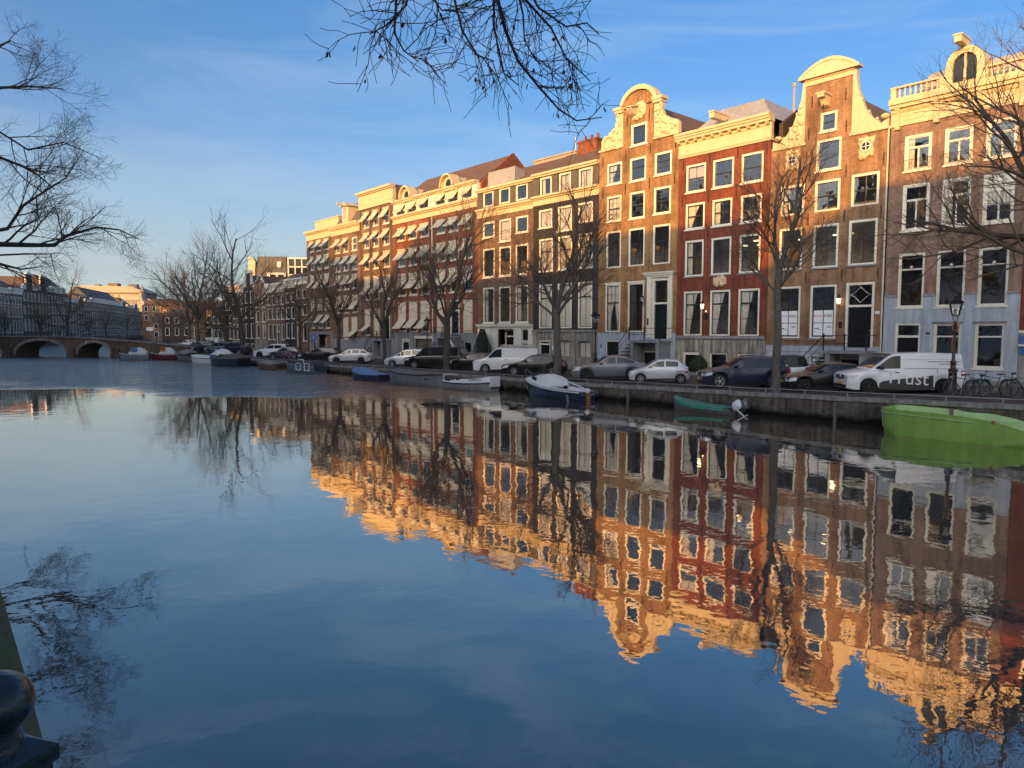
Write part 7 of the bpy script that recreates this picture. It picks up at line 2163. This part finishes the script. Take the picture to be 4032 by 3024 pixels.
# tree on the near bank, left: only its right hand branches are in view
def ray_pt(x, y, dist):
    d = (FW * 2800 + RT * (x - 2016) + UP * (1512 - y)).normalized()
    return EYE + d * dist
rn = random.Random(91)
mbs = [MB(), MB()]
base = V((-36.5, -1.6, 0))
trunk = [V((0, 0, -0.3)), V((0, 0, 0.4)), V((0.05, 0.1, 3)), V((0, 0.25, 5.6)), V((0.1, 0.3, 8.5)), V((0.0, 0.2, 12)), V((0.1, 0.3, 15.5))]
limb_pts(mbs[0], trunk, 0.5, 0.1, 10)
def limb(mbs, pts, r0, r1, rn, side=(1.7, 2.7), n=9, maxlev=4, lev=2, kids=(0, 8, 7, 6, 5), up=0.06, ang=(30, 60), wig=0.2):
    pts = [V(p) for p in pts]
    k = len(pts)
    mbs[0].tube(pts, [lerp(r0, r1, i / (k - 1)) for i in range(k)], 7, cap=False)
    for j in range(n):
        t_ = lerp(0.15, 1.0, (j + rn.random()) / n) * (k - 1)
        i = min(k - 2, int(t_))
        q = pts[i].lerp(pts[i + 1], t_ - i)
        d = (pts[i + 1] - pts[i]).normalized()
        ax = d.orthogonal().normalized()
        ax.rotate(Matrix.Rotation(rn.uniform(0, 2 * pi), 3, d))
        nd = d.copy()
        nd.rotate(Matrix.Rotation(radians(rn.uniform(*ang)), 3, ax))
        grow(mbs, q, nd, rn.uniform(*side) * (1.1 - 0.4 * t_ / (k - 1)), lerp(r0, r1, t_ / (k - 1)) * 0.5, lev, maxlev, rn, up=up, kids=kids, wig=wig)
Lp = lambda *q: [trunk[q[0]] if i == 0 else ray_pt(*v) - base for i, v in enumerate(q)]
limb(mbs, Lp(3, (0, 962, 37), (120, 965, 37), (215, 966, 37), (255, 930, 37), (380, 895, 37), (470, 905, 36.5), (545, 940, 36)), 0.13, 0.016, rn, n=13)
limb(mbs, Lp(3, (30, 900, 36.5), (90, 810, 36.5), (150, 770, 36), (260, 700, 36), (330, 590, 36)), 0.09, 0.015, rn, n=11)
limb(mbs, Lp(4, (0, 620, 37.5), (90, 655, 37), (150, 690, 37), (215, 745, 37)), 0.09, 0.02, rn, n=9)
limb(mbs, Lp(4, (0, 520, 37.5), (110, 590, 37), (250, 560, 36.5), (390, 620, 36)), 0.075, 0.012, rn, n=9)
limb(mbs, Lp(4, (0, 345, 37), (120, 340, 37), (250, 350, 36.5)), 0.09, 0.015, rn, n=8)
limb(mbs, Lp(5, (0, 180, 37), (40, 160, 37), (70, 175, 37)), 0.07, 0.01, rn, n=6, side=(1.2, 2.0))
limb(mbs, Lp(3, (0, 1040, 36), (80, 1060, 36), (170, 1050, 36)), 0.09, 0.012, rn, n=8, side=(1.4, 2.4))
limb(mbs, Lp(3, (100, 1000, 38), (200, 1000, 38), (215, 1070, 38), (235, 1110, 37.5)), 0.05, 0.008, rn, n=4, side=(0.8, 1.4), up=-0.05)
for a in range(7):
    al = 2 * pi * a / 7
    if sin(al) < 0.75:
        grow(mbs, trunk[3 + a % 3], V((cos(al), sin(al) - 0.3, 0.6)).normalized(), 6.5, 0.13, 2, 4, rn)
tree('bare tree on the near bank reaching in from the left edge', base.x, base.y, base.z, mbs, group='bare trees on the near bank')
# linden behind the camera whose twigs hang in at the top
rn = random.Random(17)
mbs = [MB(), MB()]
base = V((3.5, -5.0, 0))
trunk = [V((0, 0, -0.3)), V((0, 0, 0.3)), V((0.05, 0, 3)), V((-0.1, 0.1, 6.5)), V((-0.3, 0.4, 9.5)), V((-0.3, 0.6, 12))]
limb_pts(mbs[0], trunk, 0.32, 0.1, 10)
hub = V((-7.2, 5.6, 8.6)) - base
limb_pts(mbs[0], [trunk[4], V((-3.5, 4.0, 9.9)), V((-7, 7.0, 10)), hub], 0.13, 0.045, 8)
hub2 = V((-6.6, 4.0, 8.3)) - base
limb_pts(mbs[0], [V((-7, 7.0, 10)), hub2], 0.05, 0.03, 6)
leaves = MB()
def hang(px, dist, r0, h_):
    pts = [ray_pt(x, y, dist + rn.uniform(-0.15, 0.15)) - base for x, y in px]
    pts = [h_] + pts
    k = len(pts)
    mbs[0].tube(pts, [lerp(r0, 0.006, (i / (k - 1)) ** 0.8) for i in range(k)], 6, cap=False)
    for j in range(int(2.4 * (k - 1))):
        t_ = rn.uniform(0.5, k - 1)
        i = min(k - 2, int(t_))
        q = pts[i].lerp(pts[i + 1], t_ - i)
        d = (pts[i + 1] - pts[i]).normalized()
        nd = (d * 0.55 + rnd_unit(rn) * 0.75 + V((0, 0, -0.1))).normalized()
        m_ = [mbs[1], mbs[1]]
        L_ = rn.uniform(0.25, 0.7)
        grow(m_, q, nd, L_, 0.0062, 3, 4, rn, up=-0.03, wig=0.3, kids=(0, 0, 0, 4, 1), ang=(35, 65), shrink=(0.35, 0.6))
        if rn.random() < 0.55:
            e = q + nd * L_ * rn.uniform(0.6, 1.0)
            for _ in range(rn.randint(1, 2)):
                a = rnd_unit(rn) * 0.02
                dn = V((rn.uniform(-0.4, 0.4), rn.uniform(-0.4, 0.4), -1)).normalized()
                s = rn.uniform(0.05, 0.085)
                leaves.add([e, e + a + dn * s * 0.5, e + dn * s + a * 0.3, e - a + dn * s * 0.55], [(0, 1, 2), (0, 2, 3)])
hang([(1930, -160), (1960, 0), (1990, 120), (2040, 240), (2120, 340), (2200, 430), (2270, 475), (2370, 462)], 9.0, 0.03, hub)
hang([(1900, -150), (1945, 0), (1945, 110), (1985, 290), (2040, 335)], 8.8, 0.022, hub)
hang([(1800, -150), (1790, 0), (1820, 120), (1880, 220), (1945, 240)], 8.6, 0.022, hub)
hang([(1600, -150), (1560, 0), (1553, 130), (1590, 200), (1645, 240)], 8.4, 0.02, hub2)
hang([(1620, -120), (1600, 20), (1520, 100), (1455, 135)], 8.5, 0.016, hub2)
hang([(2000, -160), (2070, 0), (2170, 110), (2230, 230), (2325, 320)], 9.2, 0.026, hub)
hang([(2040, -120), (2120, 30), (2230, 105), (2310, 90), (2360, 135)], 9.4, 0.02, hub)
hang([(2020, -120), (2060, 60), (2065, 160), (2110, 240)], 9.1, 0.018, hub)
hang([(1700, -150), (1700, -10), (1740, 40), (1840, 50)], 8.7, 0.016, hub2)
for a in range(5):
    al = 2 * pi * a / 5 + 0.4
    d = V((cos(al), sin(al) - 0.5, 0.7)).normalized()
    grow(mbs, trunk[3 + a % 2], d, 5.0, 0.1, 2, 4, rn)
me = tree('linden with drooping twigs hanging in at the top of the picture', base.x, base.y, base.z, mbs, group='bare trees on the near bank')
lo = leaves.build('dry_leaves', 'dry_leaf', bpy.data.objects['crown'] if False else None, base)
for o in COL.objects:
    if o.get('label', '').startswith('linden with'):
        lo.parent = o
        lo.location = (0, 0, 0)
lo['kind'] = 'stuff'

# ================================================================== shrubs
def shrub(label, x, y, z, h, w, m, n=2600, seed=1, cone=0.35):
    rn_ = random.Random(seed)
    r_ = thing('clipped_shrub' if cone < 0.6 else 'potted_shrub', label, 'shrub', (x, y, z))
    mb = MB()
    for _ in range(n):
        t_ = rn_.random() ** 0.85
        prof = (min(1, t_ * 6) ** 0.5) * (1 - max(0, t_ - 0.45) / 0.55 * 0.75) if cone < 0.6 else sin(pi * (0.15 + 0.8 * t_))
        rr_ = w / 2 * prof * (0.82 + 0.22 * rn_.random())
        a = rn_.uniform(0, 2 * pi)
        c = V((rr_ * cos(a), rr_ * sin(a), t_ * h))
        u, v = rnd_unit(rn_) * 0.05, rnd_unit(rn_) * 0.035
        mb.add([c - u, c + v, c + u, c - v], [(0, 1, 2, 3)])
    lv = mb.build('foliage', m, r_)
    lv['kind'] = 'stuff'
    MB().lathe([(w * 0.34 * (0.3 + 0.7 * sin(pi * (0.1 + 0.8 * i / 8))), h * 0.03 + h * 0.9 * i / 8) for i in range(9)], 9).build('dense_core', m, r_)
    MB().tube([(0, 0, 0), (0, 0, h * 0.4)], 0.05, 6).build('stem', 'bark', r_)
    if cone >= 0.6:
        MB().lathe([(0.2, 0), (0.28, 0.4), (0.3, 0.42)], 10).build('pot', 'iron_rust', r_)
shrub('tall clipped dark green cone shrub beside the white ground floor', FX + 2.05, 44.9, -0.1, 3.3, 1.75, 'leaf_box', 3600, 5)
shrub('small loose green shrub in front of the red house cellar door', FX + 24.64 + 2.6, 45.2, 0.0, 1.25, 1.3, 'leaf_shrub', 1300, 6, 0.8)

# ================================================================== things right at the camera
bp_ = thing('bollard', 'glossy black iron post with a ball top at the lower left corner', 'bollard', (-1.575, 0.112, 0.0))
MB().ball((0, 0, 2.415), 0.066, 28, 18, sz=0.86).lathe([(0.05, 2.32), (0.04, 2.36), (0.045, 2.38)], 20).build('ball_top', 'post_paint', bp_, smooth=60)
MB().box(-0.062, 0.062, -0.062, 0.062, -1.4, 2.285).build('shaft', 'post_paint', bp_, rz=0.5)
cp_ = MB().add([(-0.07, -0.07, 2.285), (0.07, -0.07, 2.285), (0.07, 0.07, 2.285), (-0.07, 0.07, 2.285), (-0.07, -0.07, 2.315), (0.07, -0.07, 2.315), (0.07, 0.07, 2.315), (-0.07, 0.07, 2.315), (-0.035, -0.035, 2.34), (0.035, -0.035, 2.34), (0.035, 0.035, 2.34), (-0.035, 0.035, 2.34)], [(0, 1, 5, 4), (1, 2, 6, 5), (2, 3, 7, 6), (3, 0, 4, 7), (4, 5, 9, 8), (5, 6, 10, 9), (6, 7, 11, 10), (7, 4, 8, 11), (8, 9, 10, 11)])
cp_.build('cap', 'post_paint', bp_, rz=0.5)
a_, b_ = ray_pt(-215, 2250, 2.7), ray_pt(-110, 2720, 2.5)
dd = (b_ - a_)
mp_ = thing('mossy_post', 'green mossy leaning post behind the black ball top', 'post', (0, 0, 0))
prf = []
pts = [a_ - dd * 0.6, a_, a_ + dd * 0.5, b_, b_ + dd * 1.0, b_ + dd * 2.6]
MB().tube(pts, [0.105, 0.11, 0.113, 0.116, 0.12, 0.13], 16).build('timber', 'moss_wood', mp_, smooth=60)
